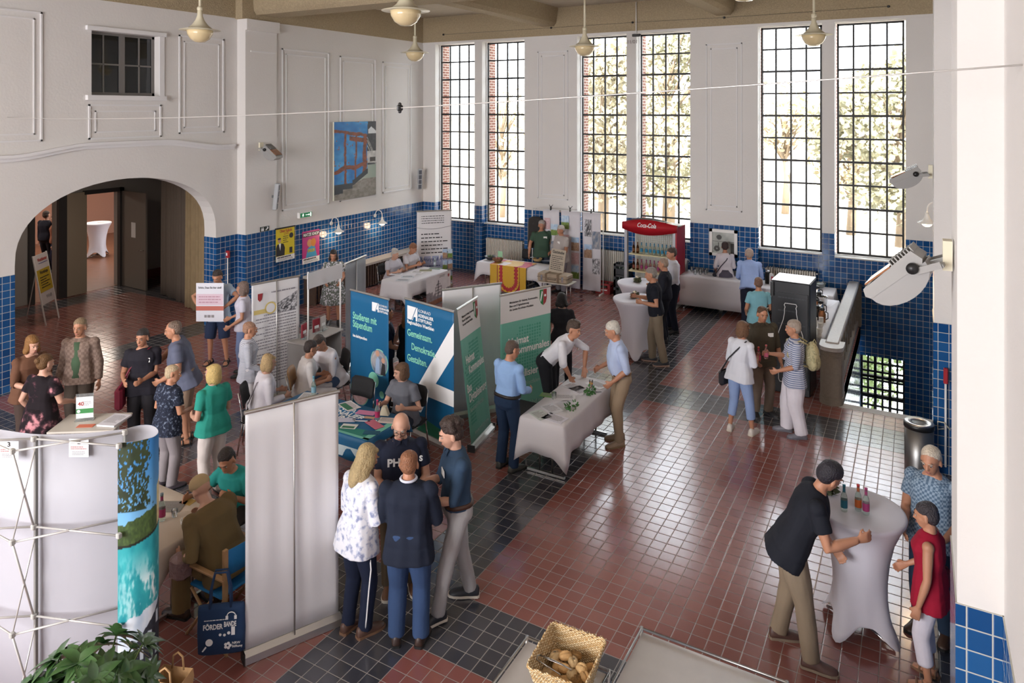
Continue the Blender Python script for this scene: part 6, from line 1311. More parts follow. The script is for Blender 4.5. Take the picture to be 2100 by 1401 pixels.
for j in range(rows * 2 + 1):
    q = j / (rows * 2); base = sq(.135 + .062 * q, .155 + .065 * q, .004 + .235 * q, NB)
    rings.append([p * (1 + (.022 if ((k // 2 + j // 2) % 2) else -.014)) if True else p for k, p in enumerate(base)]); [p.__setattr__('z', .004 + .235 * q) for p in rings[-1]]
b.loft(rings, caps=False); o = b.build('woven_wall', wk, r); o.modifiers.new('s', 'SOLIDIFY').thickness = .007; MB().loft([sq(.135, .155, .002), sq(.135, .155, .008)]).build('basket_base', wk, r)
rim = sq(.200, .224, .245, 64); b = MB(); b.tube([p + V((0, 0, .006 * math.sin(k * 2.2))) for k, p in enumerate(rim)] + [rim[0], rim[1]], .010, 7); [b.tube([rim[k] * 1.0, rim[k] + V((.006 * (-1) ** k, .012, .014))], .0025, 4) for k in range(6, 30)]; b.build('braided_rim', wk, r)
rolls = [(.02, .10, .115, 'seeded', 20), (-.10, .03, .12, 'poppy', 70), (-.03, .045, .135, 'plain', 40), (.03, .03, .125, 'poppy', -50), (.10, .0, .125, 'kaiser', 0), (.145, -.05, .12, 'plain', -40), (-.06, -.02, .10, 'plain', 80), (-.01, -.03, .11, 'plain', 10), (.055, -.06, .115, 'poppy', 90), (.10, -.085, .11, 'seeded', 10), (.02, -.10, .09, 'plain', 30), (-.05, -.08, .08, 'plain', -20), (-.11, -.08, .085, 'poppy', 60), (.14, -.14, .1, 'seeded', 0), (-.11, .10, .08, 'plain', 15), (.13, .08, .08, 'plain', 45), (-.02, -.15, .07, 'plain', 0), (.08, -.15, .08, 'plain', 70)]
names_r = ['seeded roll at the back of the basket', 'long poppy seed roll at the left of the basket', 'small golden roll behind the knife tip', 'poppy seed roll in the middle of the basket', 'round split roll on the right of the basket', 'smooth pale roll by the right basket wall', 'golden roll half under the serving tongs', 'small roll in the very middle of the pile', 'split poppy seed roll at the front of the pile', 'dark crusty seeded roll at the front right', 'small golden roll near the front rim', 'brown roll under the tongs, front left', 'poppy seed roll in the front left corner', 'seeded roll in the front right corner', 'roll deep in the back left corner', 'roll deep in the back right corner', 'roll lying low at the front wall', 'roll lying low at the front right']
for (x, y, z, k, a), lab in zip(rolls, names_r):
    c = {'seeded': '#96703f', 'poppy': '#c2a477', 'plain': '#c69c66', 'kaiser': '#d8b27c'}[k]; p = Matrix.Rotation(R(4), 4, 'Z') @ V((x, y, z)); q = empty('bread_roll', (-2.02 + p.x, 4.30 + p.y, bz + z + .035), R(a), lab, 'bread roll', 'bread rolls in the basket')
    mb = MB().ball((0, 0, .02), (.046, .034, .028) if k != 'kaiser' else (.04, .04, .03), 18, 12); mb.v = [(vx, vy, vz - .010 * math.exp(-(vy / .006) ** 2) * (vz > .02)) for vx, vy, vz in mb.v]; mb.build('crust', mat('crust_' + k, c, .7, bump=.5 if k == 'seeded' else .2, bscale=120., var=.25, vscale=25.), q)
    if k in ('poppy', 'seeded'):
        mb = MB(); rn2 = random.Random(int(x * 999)); 
        for _ in range(60):
            t, f_ = rn2.uniform(0, 6.28), rn2.uniform(0, .85); X, Y = .045 * f_ * math.cos(t), .033 * f_ * math.sin(t)
            if k == 'poppy' and X * .3 + Y < 0: continue
            Zs = .02 + .028 * math.sqrt(max(0, 1 - f_ * f_)); mb.ball((X, Y, Zs), .0016, 5, 4)
        mb.build('seeds', mat('seed_' + k, '#3a3c40' if k == 'poppy' else '#6a4a24', .8), q)
q = empty('bread_tongs', (-2.13, 4.235, 1.10), R(0), 'slim steel tongs lying in the bread basket', 'tongs'); MB().loft([ring(V((x, 0, .0 + dz)), V((0, 1, 0)), V((0, 0, 1)), w_, .003, 10) for x, w_, dz in ((-.06, .007, 0), (.02, .009, .0), (.10, .007, -.0), (.17, .004, -.01))]).tube([(-.06, 0, .0), (-.07, -.02, .006), (-.06, -.045, .0), (.12, -.06, -.02)], .004, 6).build('tongs_arms', M_steel, q)
# ------------------------------------------------------------------ seated table bottom left
folding_table(-7.4, 3.97, -5.98, 4.75, .74, 'folding table of the seated group in the left foreground'); cloth_over(-7.4, 3.97, -5.98, 4.75, .74, (.22, .22, .15, .2), 'cream tablecloth of the seated group in the left foreground', mat('cream_linen', '#d3c4b4', .8, bump=.1, bscale=20.), corner=.16)
p = at(383, 1078, .745); r = empty('sugar_bowl', (p.x, p.y, .748), 0, 'two-handled white soup cup with torn bread beside the capped man', 'soup cup'); MB().lathe([(.035, 0), (.055, .03), (.058, .06), (.052, .06), (.03, .01)], 20).build('cup_body', M_wh, r); MB().tube([(.055, 0, .05), (.085, 0, .045), (.05, 0, .02)], .006, 6).tube([(-.055, 0, .05), (-.085, 0, .045), (-.05, 0, .02)], .006, 6).build('cup_handle', M_wh, r); MB().ball((0, 0, .06), (.04, .03, .02), 10, 6).build('bread_piece', mat('crust_plain', '#b98448', .7), r); r.name = 'soup_cup'
p = at(416, 1063, .745); tumbler((p.x, p.y, .748), 'glass jar with a brown drink near the capped man', .09, .035, fill='#6a4034'); p = at(358, 1060, .745); tumbler((p.x, p.y, .748), 'small empty glass in the middle of the cream table', .07, .03)
p = at(332, 1068, .745); bottle((p.x, p.y, .748), 'clear bottle with a pink label on the cream table', 'water', lab='#a03060', cap='#7a8a90')
p = at(346, 1040, .745); paper((p.x, p.y, .748), .3, .2, R(30), 'folded grey newspaper on the cream table', '#8f8a84'); p = at(385, 1030, .745); paper((p.x, p.y, .748), .14, .1, R(10), 'yellow note under the teal sitter\'s hand', '#c9a860', False)
# folding wooden chair with blue back, tote bag, paper bag, plant
cp_ = V((-5.5, 4.42, 0)); r = empty('folding_chair', cp_, R(90), 'wooden folding chair with a blue fabric back', 'chair')
MB().bbox((0, .02, .45), (.5, .42, .03), r=.01).build('seat', mat('blue_canvas', '#1b6fa8', .8, bump=.2), r); o = MB().loft([[(x, -.27 - .03 * (1 - (x / .27) ** 2), z) for x in [-.27 + .54 * k / 8 for k in range(9)]] for z in (.68, .78, .90)], close=False, caps=False).build('backrest', mat('blue_canvas', '#1b6fa8', .8, bump=.2), r); o.modifiers.new('s', 'SOLIDIFY').thickness = .006
for s in (-1, 1): MB().tube([(s * .27, .25, 0), (s * .27, -.1, .43)], .015, 6).build('leg', M_wood, r); MB().tube([(s * .27, -.3, 0), (s * .27, .18, .45)], .015, 6).build('leg', M_wood, r); MB().box((s * .27 - .02, -.29, .44), (s * .27 + .02, -.26, .92)).build('back_post', M_wood, r); MB().bbox((s * .27, -.03, .65), (.05, .5, .025), r=.006).build('armrest', M_wood, r)
p = at(463, 1330, 0); tb = at(462, 1262, .28); dv = V((ct, st, 0)); r = empty('tote_bag', (-5.17, 4.07, 0.10), math.atan2(st, ct) + R(8), 'navy tote bag with white print hanging from the blue chair', 'bag'); nv = mat('navy_cotton', '#1f3a5e', .85, bump=.3, bscale=8.)
MB().loft([ring(V((0, 0, z)), V((1, 0, 0)), V((0, 1, 0)), a, b_, 24, .8) for z, a, b_ in ((0, .16, .015), (.02, .19, .035), (.2, .195, .045), (.38, .19, .03), (.42, .185, .018))]).build('bag_body', nv, r)
for y in (-.02, .02): MB().tube([(-.09, y, .40), (-.085, y, .55), (-.05, y, .70), (.05, y, .70), (.075, y, .55), (.08, y, .40)], .010, 6).build('strap', nv, r)
pr_ = M_white; txt('FÖRDERHALLE' if False else 'FÖRDER', .06, -.14, .24, r, pr_, y=-.048, bold=.03, width=.16); txt('BANDE', .06, .03, .255, r, pr_, y=-.048, bold=.03, width=.10); small_print(r, pr_, -.13, .06, .32, 1, .02, 4, y=-.048)
MB().tube([(.09 + .035 * math.cos(t), -.047, .34 + .035 * math.sin(t)) for t in [math.pi * k / 8 for k in range(9)]], .004, 5).box((.045, -.052, .315), (.065, -.045, .345)).box((.115, -.052, .315), (.135, -.045, .345)).build('headphone_print', pr_, r); flat([disc(-.09, .13, .03, 14), [(-.12, .10), (-.15, .06), (-.14, .055), (-.11, .09)]], r, pr_, 'racket_print', y=-.047); flat([disc(.06 + .02 * math.cos(a), .09 + .02 * math.sin(a), .013, 8) for a in (0, 1.26, 2.5, 3.77, 5.03)], r, pr_, 'flower_print', y=-.045); txt('NRW\nStiftung', .028, .095, .10, r, pr_, y=-.045, bold=.02); flat([disc(.0, .19, .012, 8), disc(.035, .185, .012, 8), disc(.07, .20, .014, 8), rect(.09, .18, .12, .25)], r, pr_, 'figures_print', y=-.049)
p = at(345, 1395, .15); r = empty('paper_bag', (at(352, 1425, .2).x, at(352, 1425, .2).y, 0), R(20), 'crumpled brown paper bag with handles at the foot of the display', 'bag'); kb = mat('kraft_paper', '#c9a070', .8, bump=.5, bscale=14.)
MB().loft([[V((x * (1 + .04 * math.sin(z * 30 + x * 40)), y * (1 + .08 * math.sin(z * 25)), z)) for x, y in ((-.13, -.08), (0, -.085), (.13, -.08), (.135, 0), (.13, .08), (0, .075), (-.13, .08), (-.135, 0))] for z in (0, .1, .2, .3, .36)], caps=False, smooth=False).build('bag_body', kb, r).modifiers.new('s', 'SOLIDIFY').thickness = .002
for y in (-.08, .08): MB().tube([(-.05, y, .34), (-.04, y, .44), (0, y, .47), (.04, y, .44), (.05, y, .34)], .008, 6).build('bag_handle', kb, r)
pb = at(165, 1385, 1.15); r = empty('potted_plant', (pb.x, pb.y, 0), 0, 'bushy green plant with glossy leaves in the bottom left foreground', 'plant')
MB().lathe([(.17, 0), (.22, .42), (.235, .43), (.235, .47), (.2, .47), (.19, .40)], 32).build('pot', mat('grey_pot', '#6e6c68', .6), r); MB().lathe([(.01, .43), (.195, .43)], 20).build('soil', mat('soil', '#2f251d', .95, bump=.8, bscale=60.), r)
rn = random.Random(12); lm1 = mat('glossy_leaf', '#3a5a30', .32, coat=.3, var=.25, vscale=9.); mbl = MB(); st_m = MB(); heads = []
for k in range(38):
    a = rn.uniform(0, 6.28); q = rn.uniform(.05, 1) ** .6; h_ = rn.uniform(.95, 1.42) - .28 * q * q; tip = V((.42 * q * math.cos(a), .42 * q * math.sin(a), h_)); heads.append(tip); st_m.tube([(0.04 * math.cos(a), .04 * math.sin(a), .42), tip * .5 + V((0, 0, .28)), tip], .006, 5)
for tip in heads:
    nl = rn.randint(9, 12); out = V((tip.x, tip.y, .35)).normalized()
    for j in range(nl):
        a = 2 * math.pi * j / nl + rn.uniform(-.2, .2); side = out.orthogonal().normalized(); side2 = out.cross(side); d = (side * math.cos(a) + side2 * math.sin(a) + out * rn.uniform(.1, .7)).normalized(); ln = rn.uniform(.13, .19); wd = ln * .19; cr = d.cross(out).normalized(); nrm = cr.cross(d)
        P_ = []
        for t in (0, .15, .35, .6, .85, 1):
            wq_ = wd * math.sin(math.pi * min(1, .12 + .88 * t) ** .8) if t < 1 else .001; c0 = tip + d * ln * t - V((0, 0, ln * .35 * t * t)); P_.append([c0 - cr * wq_ + nrm * wq_ * .35, c0, c0 + cr * wq_ + nrm * wq_ * .35])
        mbl.loft(P_, close=False, caps=False)
mbl.build('leaves', lm1, r); st_m.build('stem', mat('plant_stem', '#5a6a3a', .6), r)
chair((-6.93, 7.66, 0), R(180), 'black padded chair between the blue table and the Studieren mit Stipendium banner')
chair((-4.95, 9.0, 0), R(-90), 'black padded chair behind the left edge of the long white table')
paper((-7.38, 7.2, .752), .2, .3, .4, 'white papers at the left end of the blue table', '#e2e0de')
p = at(655, 805, .75); bottle((p.x, min(p.y, 7.3), .752), 'clear water bottle with a blue cap at the left end of the blue table', 'water', lab='#8fb8c8', cap='#5fa0b8')
# ------------------------------------------------------------------ people in the hall
def patt(name, kind, c1, c2, c3=None, scale=14.):
    if name in MATS: return MATS[name]
    m, nt, b = nodes_of(name); tc = N(nt, 'ShaderNodeTexCoord'); L = nt.links
    if kind == 'stripe':
        w = N(nt, 'ShaderNodeTexWave', wave_type='BANDS', bands_direction='Z', Scale=scale, Distortion=.6); L.new(tc.outputs['Object'], w.inputs[0]); f = w.outputs[1]
    elif kind == 'check':
        w = N(nt, 'ShaderNodeTexChecker', Scale=scale); L.new(tc.outputs['Object'], w.inputs[0]); f = w.outputs[1]
    else:
        w = N(nt, 'ShaderNodeTexNoise', Scale=scale, Detail=3.); L.new(tc.outputs['Object'], w.inputs[0]); f = w.outputs[0]
    cr = N(nt, 'ShaderNodeValToRGB'); L.new(f, cr.inputs[0]); e = cr.color_ramp.elements
    if kind in ('stripe', 'check'): e[0].position, e[1].position = .45, .55
    else: e[0].position, e[1].position = .50, .58
    e[0].color = srgb(c1) + (1,); e[1].color = srgb(c2) + (1,)
    if c3: q = e.new(.68); q.color = srgb(c3) + (1,)
    L.new(cr.outputs[0], b.inputs['Base Color']); b.inputs['Roughness'].default_value = .85; b.inputs['Specular IOR Level'].default_value = .2
    MATS[name] = m; return m
def ph(u, vf, vh): 
    p, h = stand(u, vf, vh); return p, h
def shoulder_bag(I, label, col, side=-1, strap=True, size=(.26, .09, .22), z=-.02, back=0., cross=True):
    r = empty('shoulder_bag', (0, 0, 0), 0, label, 'bag'); m = mat('bag_' + col, col, .55); s = side
    c = I['sp'](z, back, s * .26); P_, rt, fw, up = I['fr']; k = I['k']; RM_ = I['M'].to_3x3().normalized(); ex, ey = (RM_ @ fw), (RM_ @ rt); ez = V((0, 0, 1)); ex.z = 0; ex.normalize(); ey = ez.cross(ex)
    M = frame_M(c, ex, ey, ez)
    r.location = c; iv = Matrix.Translation(-c)
    MB().bbox((0, 0, -size[2] / 2), size, iv @ M, .03).build('bag_body', m, r)
    if strap:
        a = [c + ex * .1, I['sp'](.25, .10, s * .14), I['sp'](.40, .125, s * .02), I['sp'](.50, .05, -s * .09), I['sp'](.49, -.05, -s * .10), I['sp'](.35, -.145, -s * .01), I['sp'](.2, -.14, s * .12), c - ex * .1] if cross else [c + ex * .1, I['sp'](.3, .10, s * .19), I['sp'](.50, .0, s * .15), I['sp'](.3, -.12, s * .19), c - ex * .1]
        MB().tube([p - c for p in a], .011, 6).build('strap', m, r)
    return r
def held(I, i, what, label, **k):
    p = I['hands'][i]; return tumbler((p.x, p.y, p.z - .03), label, **k) if what == 'glass' else bottle((p.x, p.y, p.z - .08), label, **k)
BK = V((0, 1, 0))
# --- foreground group of four
p = at(822, 1205); I = person('bald person with glasses in a navy polo shirt with white letters, behind the foreground group', p, 10, 1.77, 1.12, head=(18, -8), hands=((.12, .30, 1.08), (-.16, .28, 1.05)), topc='#23283a', collar='#23283a', lowc='#5a4c3c', hair='bald', hairc='#b9b2a8', skin='fair', glasses=True, shoec='#6b4a36', solec='#d8d0c4', belly=.03)
root = I['root']; P_, rt, fw, up = I['fr']; Mx = frame_M(P_ + up * .33 + fw * .165, rt, fw * -1, up); Mx = frame_M(P_ + up * .33 + fw * .168, -rt, -fw, up)
txt('PH', .10, -.13, 0, root, M_white, name='chest_letters', M=Mx, bold=.04, y=-.004); txt('S', .07, .17, .02, root, M_white, name='sleeve_letter', M=Mx, bold=.04, y=.02)
p, h = ph(733, 1297, 915); I = person('person with long blonde hair in a white patterned blouse and navy side-striped trousers', p, 140, h, 1.05, True, lean=6, head=(22, -10), hands=((.10, .27, 1.16), (-.13, .25, .98)), topm=patt('white_floral_blouse', 'noise', '#e3e3ea', '#c5c9da', '#8f97b8', 22), topc='#e0e0e8', sleeve='elbow', hem=-.16, lowc='#1c2338', hair='long', hairc='#b09a70', shoec='#5a4035', solec='#7a5a44', feet=((.08, .02), (-.09, -.04)), skin='tan')
root = I['root']; mb = MB(); mb.tube([V((.165, 0, .90)), V((.185, .01, .65)), V((.165, .0, .45)), V((.145, -.01, .2)), V((.13, -.01, .1))], .007, 6); mb.build('side_stripe', M_white, root); held(I, 0, 'glass', 'drink with a straw and lime held by the blonde person in the patterned blouse', fill='#b8b06a', h=.13, r=.04)
p, h = ph(838, 1318, 922); I = person('person seen from behind in a dark navy jacket and blue jeans', p, 178, h, 1.16, head=(8, -5), hands=((.16, .28, 1.05), (-.16, .28, 1.05)), top='jacket', topc='#1e2433', sleeve='long', hem=-.17, lowc='#33476a', hair='crop', hairc='#8a5c40', shoec='#3a2a24', skin='tan', belly=.03, collar='#1e2433')
MB().tube([I['M'].inverted() @ I['sp'](.535, .07 * math.cos(a), .07 * math.sin(a)) for a in [R(24 * k) for k in range(16)]], .012, 6).build('shirt_collar', cloth('#cfd2e0'), I['root'])
p, h = ph(938, 1252, 855); I = person('person with curly dark hair in a dark blue shirt and pale grey trousers', p, -72, h, 1.0, lean=2, head=(14, -6), hands=((.12, .34, 1.12), (-.10, .32, 1.06)), topc='#33475e', sleeve='elbow', tuck=True, collar='#33475e', belt='#4a3024', lowc='#a9a6a6', hair='curly', hairc='#3a2c26', shoec='#2b2d33', solec='#d5cabb', feet=((.14, -.16), (-.10, .20)), fyaw=(20, -12), badge=True, skin='fair')
held(I, 0, 'glass', 'half-full glass held by the person in the dark blue shirt', fill='#b8a878', h=.11, r=.035)
# --- long white table
p, h = ph(1040, 962, 698); I = person('person in a light blue shirt and navy trousers facing the long white table', p, 140, h, 1.06, lean=5, head=(25, -20), hands=((.14, .30, 1.00), (-.14, .30, 1.00)), topc='#8fb0dc', sleeve='long', tuck=True, lowc='#22344e', hair='crop', hairc='#5a4a40', shoec='#4a4a44', belt='#2a2422', skin='tan')
I = person('person in a white shirt bending over the long table with both hands on it', (-4.78, 9.60, 0), 66, 1.80, 1.02, lean=45, head=(-8, -12), hands=((.22, .36, .84), (-.20, .44, .84)), elbows=((.5, -.1, .6), (-.4, .1, .6)), topc='#e3e2e8', sleeve='elbow', tuck=True, collar='#e8e7ec', lowc='#1f2024', hair='tall', hairc='#4a3a30', skin='tan', curl=10, feet=((.14, .0), (-.12, -.1)))
p, h = ph(1274, 908, 672); I = person('white-haired person in pale blue shirt and beige trousers, end of the long table', p, -82, 1.76, 1.04, lean=8, head=(18, -5), hands=((.14, .26, 1.02), (-.18, .18, .92)), topc='#b4c2e0', sleeve='elbow', tuck=True, lowc='#a08c74', hair='short', hairc='#cfc8bc', shoec='#a08a74', solec='#8a7458', belt='#8a6a4a', skin='tan', belly=.04, feet=((.10, .0), (-.10, .06)))
p = I['sp'](.04, .14, -.16); r = empty('belt_pouch', p, I['root'].rotation_euler[2], 'small beige pouch on the belt of the white-haired person', 'pouch'); MB().bbox((0, 0, 0), (.10, .05, .09), r=.015).build('pouch_body', mat('pouch_beige', '#8a6f55', .6), r)
I = person('dark-haired person in black half hidden behind the green banner', tuple(at(1152, 800)), 170, 1.66, 1.0, True, topc='#26262a', lowc='#2a2a30', hair='wavy', hairc='#1e1a1a', hi=False)
# --- trio with the backpack
p, h = ph(1517, 888, 659); I = person('person in a white top and pale blue cropped jeans, seen from behind', p, 128, h, 1.02, True, lean=6, head=(10, -10), hands=((.12, .30, 1.12), (-.15, .27, 1.0)), topm=patt('white_knit', 'stripe', '#dcdde4', '#d2d4dd', None, 24), topc='#dddde4', sleeve='elbow', hem=-.12, low='capri', lowc='#8fa6d0', hair='bob', hairc='#6e4e36', shoec='#ded6cc', solec='#d6cdbb', feet=((.15, .10), (-.16, -.02)), fyaw=(-10, -25), skin='tan')
shoulder_bag(I, 'dark shoulder bag of the person in white top and pale jeans', '#25252c', -1, cross=True); held(I, 0, 'bottle', 'pink drink bottle held by the person in the white top', kind='pink', lab='#c8405a', cap='#c8402a', h=.22)
p, h = ph(1562, 850, 631); I = person('person with short brown hair in a dark olive polo shirt facing the stairs', p, 8, h + .04, 1.12, head=(10, -8), hands=((.22, .22, .95), (-.27, .10, .84)), topc='#4d463a', collar='#4d463a', sleeve='elbow', hem=-.14, lowc='#7a6a5c', hair='crop', hairc='#5a4230', shoec='#2a2a2e', solec='#3a3a3a', badge=True, skin='tan', belly=.03, fyaw=(15, -25))
p, h = ph(1630, 892, 655); I = person('grey-haired person in a blue striped top and white trousers wearing a backpack', p, -105, h, 1.12, True, head=(6, 0), hands=((.12, .34, 1.14), (-.14, .24, .98)), topm=patt('blue_stripe', 'stripe', '#c9cbd6', '#6c7896', None, 11), topc='#9aa0b4', sleeve='elbow', hem=-.17, lowc='#ded9e0', legw=1.35, hair='short', hairc='#a8988a', shoec='#7a7880', solec='#6a6870', skin='tan', feet=((.10, .1), (-.10, -.08)))
held(I, 0, 'bottle', 'pink drink held by the person with the backpack', kind='pink', lab='#c86078', cap='#c85a5a', h=.2)
P_, rt, fw, up = I['fr']; c = I['sp'](.26, -.24, .0); r = empty('backpack', c, I['root'].rotation_euler[2], 'beige patterned backpack worn by the person in the striped top', 'backpack'); bm2 = patt('backpack_print', 'noise', '#b8ae88', '#8f8a68', '#cfc6a2', 24)
mb = MB(); mb.ball((0, 0, .0), (.15, .10, .21), 18, 12); mb.ball((0, -.05, -.08), (.12, .07, .12), 16, 10); mb.ball((.13, .0, -.08), (.05, .05, .09), 12, 8); mb.ball((-.13, .0, -.08), (.05, .05, .09), 12, 8); solid(mb, 'pack_body', bm2, .009, r, 3, .006)
MB().tube([(0, .0, .19), (0, -.03, .25), (0, -.06, .19)], .008, 6).build('pack_loop', bm2, r)
for s in (-1, 1): MB().tube([(s * .07, .06, .18), (s * .11, .17, .24), (s * .12, .33, .18), (s * .13, .35, .02), (s * .12, .2, -.10), (s * .08, .07, -.13)], .014, 6).build('shoulder_strap', bm2, r)
# --- around the middle bar tables and the buffet
p, h = ph(1380, 680, 506); I = person('person in a white shirt and black trousers beside the red cooler', p, -80, h, 1.05, head=(10, 0), hands=((.16, .26, 1.02), (-.18, .26, 1.0)), topc='#d9dbe6', sleeve='long', tuck=True, collar='#e0e2ea', lowc='#1e2230', hair='short', hairc='#4a3c34', hi=False, skin='tan')
p, h = ph(1364, 700, 528); I = person('bald person in a black jacket behind the nearer middle bar table', p, -110, h, 1.08, head=(15, 0), hands=((.14, .28, 1.1), (-.16, .26, 1.0)), top='jacket', topc='#22242e', sleeve='long', lowc='#20222a', hair='crop', hairc='#a08a78', hi=False, skin='tan')
p, h = ph(1346, 745, 547); I = person('grey-haired person in a black T-shirt and khaki trousers leaning at the nearer bar table', p, -100, h, 1.08, lean=6, head=(12, 0), hands=((.14, .34, 1.14), (-.20, .24, 1.12)), topc='#1e2029', lowc='#857866', hair='short', hairc='#8a827a', hi=True, skin='tan', shoec='#33353c', solec='#b09080', feet=((.10, .06), (-.12, -.14)))
p, h = ph(1487, 636, 500); I = person('person in a white top and grey pleated skirt at the buffet, seen from behind', p, 172, h + .05, 1.05, True, head=(12, -10), hands=((.16, .26, 1.0), (-.2, .2, .95)), topc='#dcd6dc', sleeve='elbow', hem=-.12, low='midi', lowc='#5d5866', hair='short', hairc='#3c2e2c', shoec='#d8d2cc', solec='#c8c0b8', hi=True, skin='tan')
shoulder_bag(I, 'small dark bag of the person in the grey skirt', '#3a3844', -1, size=(.2, .07, .16))
p, h = ph(1538, 674, 515); I = person('person in a light blue shirt bending over the buffet', p, 165, 1.78, 1.08, lean=28, head=(-5, 10), hands=((.16, .42, .98), (-.16, .40, .95)), topc='#9fb6e6', sleeve='long', hem=-.1, lowc='#272c3c', hair='crop', hairc='#b09a8c', shoec='#26262a', solec='#e0dcd8', hi=True, skin='tan')
I = person('person in a turquoise T-shirt standing left of the black fridge', tuple(at(1556, 745)), 175, 1.62, 1.08, True, head=(10, 0), hands=((.18, .24, 1.0), (-.2, .2, .95)), topc='#7fb4c0', sleeve='short', hem=-.12, lowc='#33425a', hair='short', hairc='#7a5a4a', hi=False, skin='tan')
# --- back tables
I = person('person in a dark green polo shirt standing behind the flag table', (-8.72, 16.95, 0), 5, 1.80, 1.14, head=(5, 0), hands=((.32, .0, .86), (-.28, .1, .9)), topc='#42594a', lowc='#3c4450', hair='short', hairc='#a9a29c', badge=True, hi=False, skin='tan', belly=.05, hem=-.14)
I = person('person in a pale striped shirt with a name tag beside the paper strips', (-8.02, 16.72, 0), -55, 1.76, 1.12, head=(8, 0), hands=((.12, .27, 1.02), (-.14, .26, 1.0)), topm=patt('grey_vertical', 'stripe', '#b9b1ac', '#a9a09c', None, 30), topc='#b4aca8', lowc='#8d8890', hair='short', hairc='#c4bcb4', badge=True, hi=False, skin='tan', belly=.05, hem=-.14)
chair((-11.45, 14.6, 0), R(-90), 'dark chair of the person in the white shirt at the half-timbered stand'); chair((-11.45, 13.95, 0), R(-90), 'dark chair of the white-haired person at the half-timbered stand')
I = person('seated brown-haired person in a white short-sleeved shirt at the half-timbered stand', (-11.4, 14.62, 0), 55, 1.76, 1.1, lean=14, sit=.45, head=(22, 0), hands=((.14, .42, .80), (-.16, .40, .80)), feet=((.12, .42), (-.12, .42)), topc='#e0dfe6', lowc='#3a4048', hair='short', hairc='#8a5c40', hi=False, skin='tan', badge=True)
I = person('seated white-haired person in a pale top, nearer end of the half-timbered stand', (-11.4, 13.95, 0), 50, 1.68, 1.1, True, lean=12, sit=.45, head=(15, 10), hands=((.16, .40, .80), (-.16, .40, .80)), feet=((.12, .42), (-.12, .42)), topc='#c9c8d2', lowc='#5a606c', hair='curly', hairc='#c2bdb8', hi=False)
I = person('dark-haired person in a grey flowered dress standing by the wall lamp', tuple(at(684, 664)), 10, 1.66, 1.1, True, head=(15, 0), hands=((.16, .24, 1.0), (-.16, .24, 1.0)), topm=patt('flowered_dress', 'noise', '#6a7068', '#c6c4cc', '#e2e0e6', 26), topc='#a0a0a4', low='dress', lowm=patt('flowered_dress', 'noise', '#6a7068', '#c6c4cc', '#e2e0e6', 26), hair='wavy', hairc='#332a26', hi=False, sleeve='short', skin='tan')
# --- group between the banners and the blue table
chair((-8.04, 8.44, 0), R(150), 'black chair under the person in the white V-neck top')
I = person('seated short-haired person in a white V-neck top and blue jeans bending forward', (-8.02, 8.42, 0), -35, 1.70, 1.12, True, lean=24, sit=.46, head=(25, 12), hands=((.14, .46, .66), (-.10, .44, .62)), feet=((.16, .36), (-.14, .30)), topc='#e4e1e6', sleeve='elbow', hem=-.10, lowc='#4c5f7c', hair='tall', hairc='#4a3e38', skin='tan', shoec='#2a2522')
chair((-7.95, 7.72, 0), R(-55), 'wooden backed chair of the dark-haired person in white', wood=True)
I = person('seated dark-haired person in a white blouse seen from behind', (-7.97, 7.72, 0), 120, 1.66, 1.05, True, lean=8, sit=.46, head=(10, 0), hands=((.16, .30, .72), (-.16, .30, .72)), feet=((.12, .40), (-.12, .40)), topc='#d8d2d0', sleeve='elbow', hem=-.10, lowc='#c9c0bc', hair='short', hairc='#332824', skin='tan')
chair((-8.05, 6.95, 0), R(-50), 'black chair of the blonde person in white')
I = person('seated blonde person in a white top with a thin shoulder strap, seen from behind', (-8.03, 6.97, 0), 125, 1.66, 1.12, True, lean=8, sit=.46, head=(12, 0), hands=((.16, .30, .72), (-.16, .30, .72)), feet=((.12, .40), (-.12, .40)), topc='#e2dee6', sleeve='long', hem=-.10, lowc='#b9b4b8', hair='bob', hairc='#b99c70', skin='fair')
MB().tube([I['M'].inverted() @ q for q in (I['sp'](.46, -.02, .10), I['sp'](.40, -.135, .08), I['sp'](.20, -.135, -.05), I['sp'](.02, -.15, -.15))], .008, 6).build('thin_strap', mat('grey_strap', '#8f8a90', .6), I['root'])
chair((-6.12, 7.82, 0), R(180), 'black chair behind the person in the grey T-shirt')
I = person('seated brown-haired person in a grey T-shirt behind the blue table', (-6.12, 7.80, 0), -28, 1.66, 1.08, True, lean=6, sit=.46, head=(8, -35), hands=((.18, .34, .80), (-.20, .28, .80)), feet=((.12, .35), (-.12, .35)), topc='#6a6c74', sleeve='short', hem=-.08, lowc='#2f3440', hair='bob', hairc='#6a4e38', skin='fair')
I = person('person with long brown hair in a black sleeveless top between the two blue banners', tuple(at(838, 845)), 150, 1.68, 1.0, True, hands=((.12, .26, 1.05), (-.2, .18, 1.0)), topc='#222226', sleeve='none', lowc='#26262c', hair='long', hairc='#8a6238', skin='fair')
I = person('person in a navy T-shirt mostly hidden behind the Studieren mit Stipendium banner', tuple(at(792, 838)), 100, 1.64, 1.05, hands=((.10, .3, 1.0), (-.18, .28, 1.0)), topc='#1f2b42', lowc='#1f2433', hair='short', hairc='#3a2e28', skin='tan')
